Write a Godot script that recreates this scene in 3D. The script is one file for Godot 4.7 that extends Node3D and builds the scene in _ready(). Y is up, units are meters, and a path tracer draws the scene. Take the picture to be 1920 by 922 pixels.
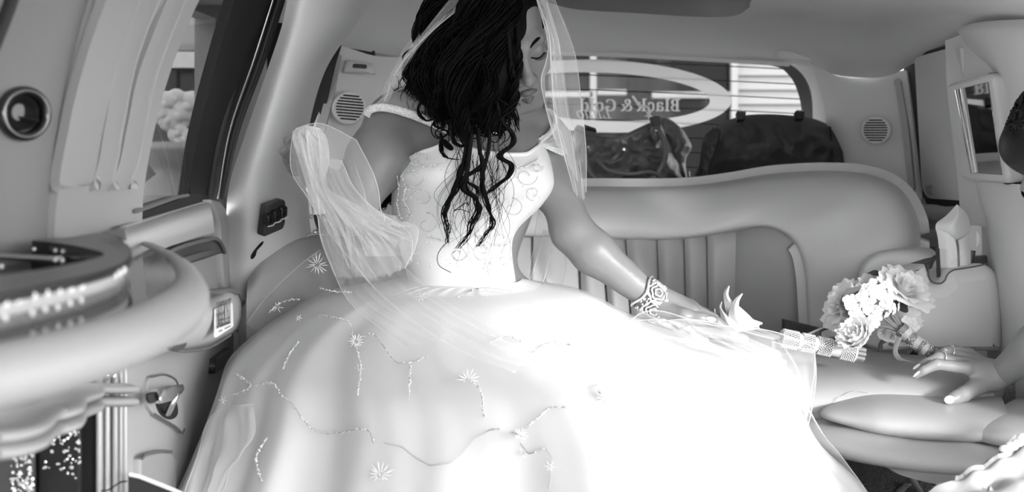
extends Node3D

# ---------- frame: the eye sits at (0, EYE, 0) and looks along -z; the lens is shifted down so that upright edges stay upright
const F := 2150.0
const HY := 250.0
const EYE := 0.62
const FLOOR_Y := 0.0

func P(px: float, py: float, z: float) -> Vector3:
	return Vector3((px - 960.0) / F * z, EYE + (HY - py) / F * z, -z)

func V(v: Vector3) -> Vector3:
	return P(v.x, v.y, v.z)

class Shape:
	var v := PackedVector3Array()
	var ix := PackedInt32Array()
	var uv := PackedVector2Array()
	var col := PackedColorArray()
	func add(p: Vector3, t := Vector2.ZERO) -> int:
		v.append(p); uv.append(t)
		return v.size() - 1
	func tri(a: int, b: int, c: int) -> void:
		ix.append(a); ix.append(b); ix.append(c)
	func quad(a: int, b: int, c: int, d: int) -> void:
		ix.append(a); ix.append(b); ix.append(c); ix.append(a); ix.append(c); ix.append(d)
	func join(o: Shape, x := Transform3D.IDENTITY) -> void:
		var s := v.size()
		for k in o.v.size():
			v.append(x * o.v[k]); uv.append(o.uv[k])
		if o.col.size() == o.v.size():
			col.append_array(o.col)
		for k in o.ix: ix.append(k + s)
	func mesh(flat := false) -> ArrayMesh:
		var n := PackedVector3Array()
		var vv := v
		var ii := ix
		var uu := uv
		if flat:
			vv = PackedVector3Array(); uu = PackedVector2Array(); ii = PackedInt32Array()
			for k in ix.size():
				vv.append(v[ix[k]]); uu.append(uv[ix[k]]); ii.append(k)
		n.resize(vv.size())
		for k in range(0, ii.size(), 3):
			var a := vv[ii[k]]
			var w := (vv[ii[k + 2]] - a).cross(vv[ii[k + 1]] - a)
			n[ii[k]] += w; n[ii[k + 1]] += w; n[ii[k + 2]] += w
		for k in n.size():
			n[k] = n[k].normalized() if n[k].length_squared() > 1e-30 else Vector3.UP
		var ar := []
		ar.resize(Mesh.ARRAY_MAX)
		ar[Mesh.ARRAY_VERTEX] = vv
		ar[Mesh.ARRAY_NORMAL] = n
		ar[Mesh.ARRAY_TEX_UV] = uu
		if not flat and col.size() == vv.size() and col.size() > 0: ar[Mesh.ARRAY_COLOR] = col
		ar[Mesh.ARRAY_INDEX] = ii
		var m := ArrayMesh.new()
		m.add_surface_from_arrays(Mesh.PRIMITIVE_TRIANGLES, ar)
		return m

# ---------- nodes
var taken := {}
func numbered(called: String) -> String:
	var k: int = taken.get(called, 0)
	taken[called] = k + 1
	return called if k == 0 else "%s_%03d" % [called, k]

func tag(o: Node, label := "", category := "", group := "", kind := "") -> Node:
	if label: o.set_meta("label", label)
	if category: o.set_meta("category", category)
	if group: o.set_meta("group", group)
	if kind: o.set_meta("kind", kind)
	return o

func thing(called: String, label: String, category: String, at := Vector3.ZERO, group := "") -> Node3D:
	var o := Node3D.new()
	o.name = numbered(called)
	add_child(o)
	o.position = at
	tag(o, label, category, group)
	return o

func base_of(n: Node) -> Vector3:
	var p := Vector3.ZERO
	while n != self:
		p += n.position
		n = n.get_parent()
	return p

# world-space shape hung under a parent
func obj(called: String, s: Shape, m: Material, parent: Node = null, flat := false) -> MeshInstance3D:
	return obm(called, s.mesh(flat), m, parent)

func obm(called: String, mesh: Mesh, m: Material, parent: Node = null) -> MeshInstance3D:
	var o := MeshInstance3D.new()
	o.mesh = mesh
	o.material_override = m
	if parent == null:
		o.name = numbered(called)
		add_child(o)
	else:
		o.name = child_name(called, parent)
		parent.add_child(o, true)
		o.position = -base_of(parent)
	return o

func child_name(called: String, parent: Node) -> String:
	var k := 0
	var nm := called
	while parent.has_node(NodePath(nm)):
		k += 1
		nm = "%s_%03d" % [called, k]
	return nm

func struct(called: String, s: Shape, m: Material, flat := false) -> MeshInstance3D:
	var o := obj(called, s, m, null, flat)
	o.set_meta("kind", "structure")
	return o

# ---------- materials (grey values are linear reflectance)
func g(l: float, a := 1.0) -> Color:
	var c := Color(l, l, l).linear_to_srgb()
	c.a = a
	return c

func mat(l: float, rough := 0.6, extra := {}) -> StandardMaterial3D:
	var m := StandardMaterial3D.new()
	m.albedo_color = g(l)
	m.roughness = rough
	m.metallic_specular = 0.4
	m.cull_mode = BaseMaterial3D.CULL_DISABLED
	for k in extra: m.set(k, extra[k])
	return m

func noise_tex(freq: float, octaves: int, normal: bool, bump := 4.0, kind := FastNoiseLite.TYPE_SIMPLEX_SMOOTH, sd := 1, ramp: Gradient = null) -> NoiseTexture2D:
	var n := FastNoiseLite.new()
	n.noise_type = kind
	n.frequency = freq
	n.fractal_octaves = octaves
	n.seed = sd
	var t := NoiseTexture2D.new()
	t.width = 512
	t.height = 512
	t.seamless = true
	t.as_normal_map = normal
	t.bump_strength = bump
	if ramp: t.color_ramp = ramp
	t.noise = n
	return t

func grain(m: StandardMaterial3D, t: Texture2D, scale: float, strength: float) -> StandardMaterial3D:
	m.normal_enabled = true
	m.normal_texture = t
	m.normal_scale = strength
	m.uv1_triplanar = true
	m.uv1_world_triplanar = true
	m.uv1_scale = Vector3.ONE * scale
	return m

func sheer(l: float, a: float) -> StandardMaterial3D:
	var m := mat(l, 0.95)
	m.albedo_color = g(l, a)
	m.transparency = BaseMaterial3D.TRANSPARENCY_ALPHA
	m.metallic_specular = 0.1
	m.backlight_enabled = true
	m.backlight = g(0.4)
	return m

func metal(l: float, rough := 0.2) -> StandardMaterial3D:
	return mat(l, rough, {"metallic": 1.0, "metallic_specular": 0.6})

# ---------- curves
func cat(a: Vector3, b: Vector3, c: Vector3, d: Vector3, t: float) -> Vector3:
	return 0.5 * ((2.0 * b) + (c - a) * t + (2.0 * a - 5.0 * b + 4.0 * c - d) * t * t + (3.0 * b - a - 3.0 * c + d) * t * t * t)

# n + 1 points evenly spread along a smooth curve through pts
func cr(pts: Array, n: int) -> PackedVector3Array:
	var dense := PackedVector3Array()
	var m := pts.size()
	if m == 1:
		for k in n + 1: dense.append(pts[0])
		return dense
	for k in m - 1:
		var a: Vector3 = pts[maxi(k - 1, 0)]
		var d: Vector3 = pts[mini(k + 2, m - 1)]
		if k == 0: a = 2.0 * pts[0] - pts[1]
		if k == m - 2: d = 2.0 * pts[m - 1] - pts[m - 2]
		for j in 10: dense.append(cat(a, pts[k], pts[k + 1], d, j / 10.0))
	dense.append(pts[m - 1])
	var ln := PackedFloat32Array([0.0])
	for k in range(1, dense.size()): ln.append(ln[k - 1] + dense[k].distance_to(dense[k - 1]))
	var total := ln[ln.size() - 1]
	var out := PackedVector3Array()
	var at := 0
	for k in n + 1:
		var w := total * k / n
		while at < dense.size() - 2 and ln[at + 1] < w: at += 1
		var seg := maxf(ln[at + 1] - ln[at], 1e-9)
		out.append(dense[at].lerp(dense[at + 1], clampf((w - ln[at]) / seg, 0.0, 1.0)))
	return out

# same, spread by parameter (rows of one patch stay in step)
func cru(pts: Array, n: int) -> PackedVector3Array:
	var out := PackedVector3Array()
	var m := pts.size()
	for k in n + 1:
		var w := float(k) / n * (m - 1)
		var i := mini(int(w), m - 2)
		var a: Vector3 = pts[i - 1] if i > 0 else 2.0 * pts[0] - pts[1]
		var d: Vector3 = pts[i + 2] if i + 2 < m else 2.0 * pts[m - 1] - pts[m - 2]
		out.append(cat(a, pts[i], pts[i + 1], d, w - i))
	return out

# flat pixel list -> smooth closed or open outline of 3D points at one depth
func px3(list: Array, z: float) -> Array:
	var out := []
	for k in range(0, list.size(), 2): out.append(Vector3(list[k], list[k + 1], z))
	return out

func line(list: Array, z: float) -> Array:
	var out := []
	for k in range(0, list.size(), 2): out.append(P(list[k], list[k + 1], z))
	return out

# flat list px, py, z
func line3(list: Array) -> Array:
	var out := []
	for k in range(0, list.size(), 3): out.append(P(list[k], list[k + 1], list[k + 2]))
	return out

func tri3(list: Array) -> Array:
	var out := []
	for k in range(0, list.size(), 3): out.append(Vector3(list[k], list[k + 1], list[k + 2]))
	return out

# ---------- surfaces
func grid(s: Shape, rows: Array, closed := false, closed_rows := false) -> void:
	var st := s.v.size()
	var nr := rows.size()
	var nc: int = rows[0].size()
	for r in nr:
		for c in nc: s.add(rows[r][c], Vector2(float(c) / (nc - (0 if closed else 1)), float(r) / maxi(nr - 1, 1)))
	for r in (nr if closed_rows else nr - 1):
		var r2 := (r + 1) % nr
		for c in (nc if closed else nc - 1):
			var c2 := (c + 1) % nc
			s.quad(st + r * nc + c, st + r2 * nc + c, st + r2 * nc + c2, st + r * nc + c2)

func fan(s: Shape, ring: PackedVector3Array, flip := false) -> void:
	var m := Vector3.ZERO
	for p in ring: m += p
	var c := s.add(m / ring.size(), Vector2(0.5, 0.5))
	var st := s.v.size()
	for p in ring: s.add(p)
	for k in ring.size():
		var k2 := (k + 1) % ring.size()
		if flip: s.tri(c, st + k2, st + k)
		else: s.tri(c, st + k, st + k2)

func patch_rows(rows: Array, nu: int, nv: int) -> Array:
	var wide := []
	for r in rows: wide.append(cru(r, nu))
	var out := []
	for k in nv + 1: out.append(PackedVector3Array())
	for c in nu + 1:
		var colm := []
		for r in wide: colm.append(r[c])
		var t := cru(colm, nv) if colm.size() > 1 else PackedVector3Array(colm)
		for k in nv + 1: out[k].append(V(t[k]))
	return out

func grid_normals(rows: Array) -> Array:
	var out := []
	var nr := rows.size()
	var nc: int = rows[0].size()
	for r in nr:
		var o := PackedVector3Array()
		for c in nc:
			var du: Vector3 = rows[r][mini(c + 1, nc - 1)] - rows[r][maxi(c - 1, 0)]
			var dv: Vector3 = rows[mini(r + 1, nr - 1)][c] - rows[maxi(r - 1, 0)][c]
			var n := du.cross(dv).normalized()
			if n.dot(Vector3(0, EYE, 0) - rows[r][c]) < 0: n = -n
			o.append(n)
		out.append(o)
	return out

# a sheet with thickness: the front is where rows say, the back lies behind
func solid(s: Shape, rows: Array, thick: float) -> void:
	var nn := grid_normals(rows)
	var back := []
	for r in rows.size():
		var b := PackedVector3Array()
		for c in rows[r].size(): b.append(rows[r][c] - nn[r][c] * thick)
		back.append(b)
	grid(s, rows)
	var rb := back.duplicate()
	rb.reverse()
	grid(s, rb)
	var nr := rows.size()
	var nc: int = rows[0].size()
	grid(s, [back[0], rows[0]])
	grid(s, [rows[nr - 1], back[nr - 1]])
	var l0 := PackedVector3Array()
	var l1 := PackedVector3Array()
	var r0 := PackedVector3Array()
	var r1 := PackedVector3Array()
	for r in nr:
		l0.append(back[r][0]); l1.append(rows[r][0]); r0.append(rows[r][nc - 1]); r1.append(back[r][nc - 1])
	grid(s, [l1, l0])
	grid(s, [r1, r0])

func patch(rows: Array, nu: int, nv: int, thick: float, s: Shape = null) -> Shape:
	if s == null: s = Shape.new()
	solid(s, patch_rows(rows, nu, nv), thick)
	return s

func tube(s: Shape, pts, rad, sides := 8, capped := true) -> void:
	var n: int = pts.size()
	var up := Vector3(0.3, 0.9, 0.2).normalized()
	var rows := []
	for k in n:
		var d: Vector3 = (pts[mini(k + 1, n - 1)] - pts[maxi(k - 1, 0)]).normalized()
		var sx := d.cross(up)
		if sx.length() < 0.05: sx = d.cross(Vector3.RIGHT)
		sx = sx.normalized()
		up = sx.cross(d).normalized()
		var r: float = rad if rad is float else rad[k]
		var ring := PackedVector3Array()
		for j in sides:
			var a := TAU * j / sides
			ring.append(pts[k] + (sx * cos(a) + up * sin(a)) * r)
		rows.append(ring)
	grid(s, rows, true)
	if capped:
		fan(s, rows[0], true)
		fan(s, rows[n - 1])

func taper(a: float, b: float, n: int, c := -1.0) -> PackedFloat32Array:
	var o := PackedFloat32Array()
	for k in n:
		var t := float(k) / maxi(n - 1, 1)
		o.append(lerpf(a, b, t) if c < 0 else (lerpf(a, c, t * 2.0) if t < 0.5 else lerpf(c, b, t * 2.0 - 1.0)))
	return o

# ribbon: a flat strip with a little thickness along pts, its width along side
func strip(s: Shape, pts, width, side: Vector3, thick: float) -> void:
	var n: int = pts.size()
	var rows := []
	for k in n:
		var d: Vector3 = (pts[mini(k + 1, n - 1)] - pts[maxi(k - 1, 0)]).normalized()
		var sx := (side - d * side.dot(d)).normalized()
		var nn := d.cross(sx).normalized()
		var w: float = width if width is float else width[k]
		rows.append(PackedVector3Array([pts[k] - sx * w + nn * thick, pts[k] + sx * w + nn * thick, pts[k] + sx * w - nn * thick, pts[k] - sx * w - nn * thick]))
	grid(s, rows, true)
	fan(s, rows[0], true)
	fan(s, rows[n - 1])

# a raised plate from an outline: front face with a rounded rim, thickness away from n
func plate(s: Shape, poly: Array, n: Vector3, thick: float, bevel := 0.002, steps := 2) -> void:
	n = n.normalized()
	var u := n.cross(Vector3.UP)
	if u.length() < 0.1: u = n.cross(Vector3.RIGHT)
	u = u.normalized()
	var w := n.cross(u).normalized()
	var o: Vector3 = poly[0]
	var q := PackedVector2Array()
	var hh := PackedFloat32Array()
	for p in poly:
		q.append(Vector2((p - o).dot(u), (p - o).dot(w)))
		hh.append((p - o).dot(n))
	var area := 0.0
	for k in q.size(): area += q[k].cross(q[(k + 1) % q.size()])
	if area < 0:
		q.reverse(); hh.reverse()
	var m := q.size()
	var inw := PackedVector2Array()
	for k in m:
		var a := (q[k] - q[(k + m - 1) % m]).normalized()
		var b := (q[(k + 1) % m] - q[k]).normalized()
		var bis := (Vector2(-a.y, a.x) + Vector2(-b.y, b.x))
		bis = bis.normalized() if bis.length() > 1e-4 else Vector2(-a.y, a.x)
		inw.append(bis / maxf(0.5, bis.dot(Vector2(-b.y, b.x))))
	var ring := func(inset: float, dep: float) -> PackedVector3Array:
		var r := PackedVector3Array()
		for k in m:
			var c := q[k] + inw[k] * inset
			r.append(o + u * c.x + w * c.y + n * (hh[k] - dep))
		return r
	var rows := [(ring as Callable).call(0.0, thick)]
	for k in steps + 1:
		var a := PI / 2 * k / steps
		rows.append((ring as Callable).call(bevel * (1.0 - cos(a)), bevel * (1.0 - sin(a))))
	grid(s, rows, true)
	var q2 := PackedVector2Array()
	for k in m: q2.append(q[k] + inw[k] * bevel)
	var t := Geometry2D.triangulate_polygon(q2)
	if t.is_empty(): t = Geometry2D.triangulate_polygon(q)
	var front: PackedVector3Array = rows[rows.size() - 1]
	var st := s.v.size()
	for p in front: s.add(p, Vector2((p - o).dot(u), (p - o).dot(w)))
	var st2 := s.v.size()
	for p in rows[0]: s.add(p)
	for k in range(0, t.size(), 3):
		var a2 := q2[t[k]]
		var cw := (q2[t[k + 1]] - a2).cross(q2[t[k + 2]] - a2) < 0
		if cw == true:
			s.tri(st + t[k], st + t[k + 2], st + t[k + 1]); s.tri(st2 + t[k], st2 + t[k + 1], st2 + t[k + 2])
		else:
			s.tri(st + t[k], st + t[k + 1], st + t[k + 2]); s.tri(st2 + t[k], st2 + t[k + 2], st2 + t[k + 1])

func round_poly(list: Array, rad: float, seg := 4) -> Array:   # rounded corners of a 2D pixel outline -> flat list
	var m := list.size() / 2
	var out := []
	for k in m:
		var p := Vector2(list[2 * k], list[2 * k + 1])
		var a := Vector2(list[2 * ((k + m - 1) % m)], list[2 * ((k + m - 1) % m) + 1])
		var b := Vector2(list[2 * ((k + 1) % m)], list[2 * ((k + 1) % m) + 1])
		var r := minf(rad, minf(p.distance_to(a), p.distance_to(b)) * 0.48)
		var p0 := p + (a - p).normalized() * r
		var p1 := p + (b - p).normalized() * r
		for j in seg + 1:
			var t := float(j) / seg
			var c := p0.lerp(p, t).lerp(p.lerp(p1, t), t)
			out.append(c.x); out.append(c.y)
	return out

func smooth_poly(list: Array, n: int) -> Array:   # closed smooth outline through pixel points -> flat list
	var pts := []
	var m := list.size() / 2
	for k in m: pts.append(Vector3(list[2 * k], list[2 * k + 1], 0))
	var out := []
	for k in n:
		var w := float(k) / n * m
		var i := int(w)
		var c := cat(pts[(i + m - 1) % m], pts[i % m], pts[(i + 1) % m], pts[(i + 2) % m], w - i)
		out.append(c.x); out.append(c.y)
	return out

func open_poly(list: Array, n: int) -> Array:   # open smooth polyline -> flat list
	var t := cr(px3(list, 0.0), n)
	var out := []
	for p in t:
		out.append(p.x); out.append(p.y)
	return out

# ---------- planes seen through pixels
func pln(a: Vector3, b: Vector3, c: Vector3) -> Plane:
	var p := Plane(a, b, c)
	if p.normal.dot(Vector3(0, EYE, 0) - a) < 0: p = Plane(-p.normal, -p.d)
	return p

func on(pl: Plane, px: float, py: float, off := 0.0) -> Vector3:
	var e := Vector3(0, EYE, 0)
	var d := P(px, py, 1.0) - e
	return e + d * ((pl.d + off - pl.normal.dot(e)) / pl.normal.dot(d))

func onl(pl: Plane, list: Array, off := 0.0) -> Array:
	var out := []
	for k in range(0, list.size(), 2): out.append(on(pl, list[k], list[k + 1], off))
	return out

func flat_plate(pl: Plane, list: Array, off: float, thick: float, bevel := 0.002) -> Shape:
	var s := Shape.new()
	plate(s, onl(pl, list, off), pl.normal, thick, bevel)
	return s

# a padded roll: path of (px, py, z), upright half-height in pixels, half-depth in metres, squareness
func roll(s: Shape, path: Array, hts: Array, deps: Array, n := 40, sides := 28, sq := 2.6) -> void:
	var c := cru(path, n)
	var hp := []
	for k in hts.size(): hp.append(Vector3(hts[k], deps[k], 0))
	var hd := cru(hp, n)
	var rows := []
	for k in n + 1:
		var o := V(c[k])
		var d := (V(c[mini(k + 1, n)]) - V(c[maxi(k - 1, 0)]))
		d.y = 0
		var sd := Vector3(-d.z, 0, d.x).normalized()
		var ry := hd[k].x / F * c[k].z
		var ring := PackedVector3Array()
		for j in sides:
			var a := TAU * j / sides
			var ca := cos(a)
			var sa := sin(a)
			ring.append(o + sd * (signf(ca) * pow(absf(ca), 2.0 / sq) * hd[k].y) + Vector3.UP * (signf(sa) * pow(absf(sa), 2.0 / sq) * ry))
		rows.append(ring)
	grid(s, rows, true)
	fan(s, rows[0], true)
	fan(s, rows[n])

func box(s: Shape, at: Vector3, size: Vector3) -> void:
	var h := size / 2
	var c := []
	for k in 8: c.append(at + Vector3(h.x if k & 1 else -h.x, h.y if k & 2 else -h.y, h.z if k & 4 else -h.z))
	for f in [[0, 1, 3, 2], [5, 4, 6, 7], [4, 0, 2, 6], [1, 5, 7, 3], [2, 3, 7, 6], [4, 5, 1, 0]]:
		var a := s.add(c[f[0]]); var b := s.add(c[f[1]]); var d := s.add(c[f[2]]); var e := s.add(c[f[3]])
		s.quad(a, b, d, e)

func ball(s: Shape, at: Vector3, r: Vector3, nu := 12, nv := 8, bas := Basis.IDENTITY) -> void:
	var rows := []
	for k in nv + 1:
		var a := PI * (float(k) / nv)
		var ring := PackedVector3Array()
		for j in nu:
			var b := TAU * j / nu
			ring.append(at + bas * Vector3(sin(a) * cos(b) * r.x, cos(a) * r.y, sin(a) * sin(b) * r.z))
		rows.append(ring)
	grid(s, rows, true)

# lathe: profile of (radius, along) about an axis
func lathe(s: Shape, at: Vector3, axis: Vector3, prof: Array, sides := 32, ex := Vector3.ZERO) -> void:
	axis = axis.normalized()
	var u := axis.cross(Vector3.UP if absf(axis.y) < 0.9 else Vector3.RIGHT).normalized()
	var w := axis.cross(u).normalized()
	var rows := []
	for p in prof:
		var ring := PackedVector3Array()
		for j in sides:
			var a := TAU * j / sides
			ring.append(at + axis * p.y + (u * cos(a) + w * sin(a)) * p.x)
		rows.append(ring)
	grid(s, rows, true)

# ---------- smooth-union bodies meshed as surface nets
# a bone: [a, b, ra, rb, k, sign]; sign -1 cuts.  an ellipsoid: [centre, basis inverse (Basis), k, sign]
class Field:
	var a := PackedVector3Array()
	var b := PackedVector3Array()
	var ra := PackedFloat32Array()
	var rb := PackedFloat32Array()
	var k := PackedFloat32Array()
	var cut := PackedByteArray()
	var inv := []      # Basis for ellipsoids, null for bones
	var mr := PackedFloat32Array()
	func bone(p: Vector3, q: Vector3, r1: float, r2: float, kk := 0.02, c := 0) -> void:
		a.append(p); b.append(q); ra.append(r1); rb.append(r2); k.append(kk); cut.append(c); inv.append(null); mr.append(0.0)
	func chain(pts: Array, rr: Array, kk := 0.02) -> void:
		for i in pts.size() - 1: bone(pts[i], pts[i + 1], rr[i], rr[i + 1], kk)
	func egg(c: Vector3, bas: Basis, r: Vector3, kk := 0.02, ct := 0) -> void:
		a.append(c); b.append(c); ra.append(r.x); rb.append(r.x); k.append(kk); cut.append(ct)
		inv.append(Basis(bas.x / r.x, bas.y / r.y, bas.z / r.z).transposed())
		mr.append(minf(r.x, minf(r.y, r.z)))
	func one(i: int, p: Vector3) -> float:
		if inv[i] != null:
			var q: Vector3 = inv[i] * (p - a[i])
			var l := q.length()
			if l < 1e-6: return -mr[i]
			var gq: Vector3 = inv[i].transposed() * q
			return l * (l - 1.0) / maxf(gq.length(), 1e-6)
		var d := b[i] - a[i]
		var t := clampf((p - a[i]).dot(d) / maxf(d.length_squared(), 1e-12), 0.0, 1.0)
		return p.distance_to(a[i] + d * t) - lerpf(ra[i], rb[i], t)
	func at(p: Vector3, list: PackedInt32Array) -> float:
		var d := 1e3
		for i in list:
			var e := one(i, p)
			var kk := k[i]
			if cut[i]:
				e = -e
				var h := maxf(kk - absf(d - e), 0.0) / maxf(kk, 1e-6)
				d = maxf(d, e) + h * h * kk * 0.25
			else:
				var h := maxf(kk - absf(d - e), 0.0) / maxf(kk, 1e-6)
				d = minf(d, e) - h * h * kk * 0.25
		return d

func nets(f: Field, lo: Vector3, hi: Vector3, cell: float, s: Shape) -> void:
	const B := 6
	var all := PackedInt32Array(range(f.a.size()))
	var nb := Vector3i(((hi - lo) / (cell * B)).ceil())
	var val := {}
	var vert := {}
	var half := cell * B * 0.5
	var diag := half * 1.7321 + cell * 1.8
	var cells := []
	var nx := nb.x * B + 2
	var ny := nb.y * B + 2
	for bx in nb.x:
		for by in nb.y:
			for bz in nb.z:
				var c := lo + Vector3(bx, by, bz) * (cell * B) + Vector3.ONE * half
				var dd := PackedFloat32Array()
				var best := 1e3
				for i in all:
					var e := f.one(i, c)
					dd.append(e)
					if not f.cut[i]: best = minf(best, e)
				if best > diag + 0.02: continue
				var list := PackedInt32Array()
				for i in all:
					if f.cut[i]:
						if dd[i] < diag + f.k[i]: list.append(i)
					elif dd[i] < maxf(best, 0.0) + diag * 2.0 + f.k[i] * 1.2: list.append(i)
				if absf(f.at(c, list)) > diag * 1.5 + 0.01: continue
				# corners of this block
				var vv := PackedFloat32Array()
				vv.resize((B + 1) * (B + 1) * (B + 1))
				for i in B + 1:
					for j in B + 1:
						for k in B + 1:
							var key := (bx * B + i) + nx * ((by * B + j) + ny * (bz * B + k))
							var e: float
							if val.has(key): e = val[key]
							else:
								e = f.at(lo + Vector3(bx * B + i, by * B + j, bz * B + k) * cell, list)
								val[key] = e
							vv[i + (B + 1) * (j + (B + 1) * k)] = e
				for i in B:
					for j in B:
						for k in B:
							var o := i + (B + 1) * (j + (B + 1) * k)
							var e := [vv[o], vv[o + 1], vv[o + B + 1], vv[o + B + 2], vv[o + (B + 1) * (B + 1)], vv[o + (B + 1) * (B + 1) + 1], vv[o + (B + 1) * (B + 2)], vv[o + (B + 1) * (B + 2) + 1]]
							var neg := 0
							for q in 8:
								if e[q] < 0.0: neg += 1
							if neg == 0 or neg == 8: continue
							var sum := Vector3.ZERO
							var cnt := 0
							for ed in [[0, 1], [2, 3], [4, 5], [6, 7], [0, 2], [1, 3], [4, 6], [5, 7], [0, 4], [1, 5], [2, 6], [3, 7]]:
								var p: float = e[ed[0]]
								var r: float = e[ed[1]]
								if (p < 0.0) != (r < 0.0):
									var t := p / (p - r)
									var c0 := Vector3(ed[0] & 1, (ed[0] >> 1) & 1, (ed[0] >> 2) & 1)
									var c1 := Vector3(ed[1] & 1, (ed[1] >> 1) & 1, (ed[1] >> 2) & 1)
									sum += c0.lerp(c1, t)
									cnt += 1
							var ci := Vector3i(bx * B + i, by * B + j, bz * B + k)
							var key := ci.x + nx * (ci.y + ny * ci.z)
							vert[key] = s.add(lo + (Vector3(ci) + sum / cnt) * cell)
							cells.append(ci)
	for ci in cells:
		var k0: int = ci.x + nx * (ci.y + ny * ci.z)
		var v0: float = val[k0]
		var dx := 1
		var dy := nx
		var dz := nx * ny
		# edge along x from corner ci: cells around in y, z
		if val.has(k0 + dx) and ((v0 < 0.0) != (val[k0 + dx] < 0.0)): _face(s, vert, k0, dy, dz, v0 < 0.0)
		if val.has(k0 + dy) and ((v0 < 0.0) != (val[k0 + dy] < 0.0)): _face(s, vert, k0, dz, dx, v0 < 0.0)
		if val.has(k0 + dz) and ((v0 < 0.0) != (val[k0 + dz] < 0.0)): _face(s, vert, k0, dx, dy, v0 < 0.0)

func _face(s: Shape, vert: Dictionary, k0: int, du: int, dv: int, inside: bool) -> void:
	if not (vert.has(k0) and vert.has(k0 - du) and vert.has(k0 - dv) and vert.has(k0 - du - dv)): return
	var a: int = vert[k0]
	var b: int = vert[k0 - du]
	var c: int = vert[k0 - du - dv]
	var d: int = vert[k0 - dv]
	if inside: s.quad(a, d, c, b)
	else: s.quad(a, b, c, d)

# ---------- shared materials
var M := {}
var rng := RandomNumberGenerator.new()

func make_materials() -> void:
	var leather := noise_tex(0.06, 3, true, 3.0, FastNoiseLite.TYPE_CELLULAR, 3)
	var soft := noise_tex(0.02, 3, true, 2.0, FastNoiseLite.TYPE_SIMPLEX_SMOOTH, 5)
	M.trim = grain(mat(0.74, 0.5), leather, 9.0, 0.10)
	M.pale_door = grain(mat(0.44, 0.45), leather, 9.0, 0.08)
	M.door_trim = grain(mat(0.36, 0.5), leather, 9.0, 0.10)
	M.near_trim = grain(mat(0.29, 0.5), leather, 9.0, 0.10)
	M.headliner = grain(mat(0.78, 0.9), leather, 14.0, 0.15)
	M.seat = grain(mat(0.64, 0.36), leather, 7.0, 0.16)
	M.bench = grain(mat(0.42, 0.36), leather, 7.0, 0.16)
	M.pleat = grain(mat(0.38, 0.5), leather, 7.0, 0.16)
	M.seat_dark = grain(mat(0.46, 0.45), leather, 7.0, 0.16)
	M.pale_trim = grain(mat(0.68, 0.4), leather, 9.0, 0.08)
	M.groove = mat(0.12, 0.8)
	M.black = mat(0.012, 0.45)
	M.rubber = mat(0.02, 0.6)
	M.gloss_black = mat(0.012, 0.08, {"metallic_specular": 0.6})
	M.chrome = metal(0.8, 0.12)
	M.satin = metal(0.6, 0.35)
	M.steel = metal(0.75, 0.22)
	M.carpet = mat(0.22, 1.0)
	var ct := noise_tex(0.09, 2, false, 1.0, FastNoiseLite.TYPE_CELLULAR, 9)
	M.carpet.heightmap_enabled = true
	M.carpet.heightmap_texture = ct
	M.carpet.heightmap_scale = 0.5
	M.carpet.uv1_triplanar = true
	M.carpet.uv1_world_triplanar = true
	M.carpet.uv1_scale = Vector3.ONE * 5.0
	M.skin = grain(mat(0.20, 0.38), leather, 30.0, 0.05)
	M.skin.subsurf_scatter_enabled = true
	M.skin.subsurf_scatter_strength = 0.06
	M.skin2 = grain(mat(0.24, 0.42), leather, 30.0, 0.06)
	M.lips = mat(0.12, 0.22)
	M.hair = mat(0.004, 0.5, {"metallic_specular": 0.17})
	M.hair_short = mat(0.012, 0.45, {"metallic_specular": 0.35})
	M.nail = mat(0.85, 0.15)
	M.satin_white = grain(mat(0.74, 0.45), soft, 8.0, 0.08)
	M.white = mat(0.73, 0.7)
	M.organza = sheer(0.82, 0.4)
	M.tulle = sheer(0.92, 0.21)
	M.tulle_thick = sheer(0.92, 0.45)
	M.hem = sheer(0.95, 0.4)
	M.bead = mat(0.75, 0.15, {"metallic": 0.2, "metallic_specular": 0.9})
	M.crystal = mat(0.85, 0.08, {"metallic": 0.7, "metallic_specular": 1.0})
	M.thread = mat(0.46, 0.5)
	M.petal = mat(0.85, 0.6, {"backlight_enabled": true, "backlight": g(0.3)})
	M.leaf = mat(0.06, 0.4)
	M.stem = mat(0.13, 0.4)
	M.glass = mat(0.9, 0.03, {"metallic_specular": 0.2, "transparency": BaseMaterial3D.TRANSPARENCY_ALPHA})
	M.glass.albedo_color = g(0.9, 0.06)
	M.tint = mat(0.05, 0.04, {"metallic_specular": 0.15, "transparency": BaseMaterial3D.TRANSPARENCY_ALPHA})
	M.tint.albedo_color = g(0.05, 0.3)
	M.tint_dark = mat(0.04, 0.04, {"metallic_specular": 0.15, "transparency": BaseMaterial3D.TRANSPARENCY_ALPHA})
	M.tint_dark.albedo_color = g(0.04, 0.58)
	M.brown = grain(mat(0.14, 0.36), leather, 8.0, 0.35)
	M.duffel = grain(mat(0.06, 0.6), leather, 16.0, 0.3)
	M.decal = mat(0.88, 0.8, {"backlight_enabled": true, "backlight": g(0.8)})
	M.paper = mat(0.92, 0.9)

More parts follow.
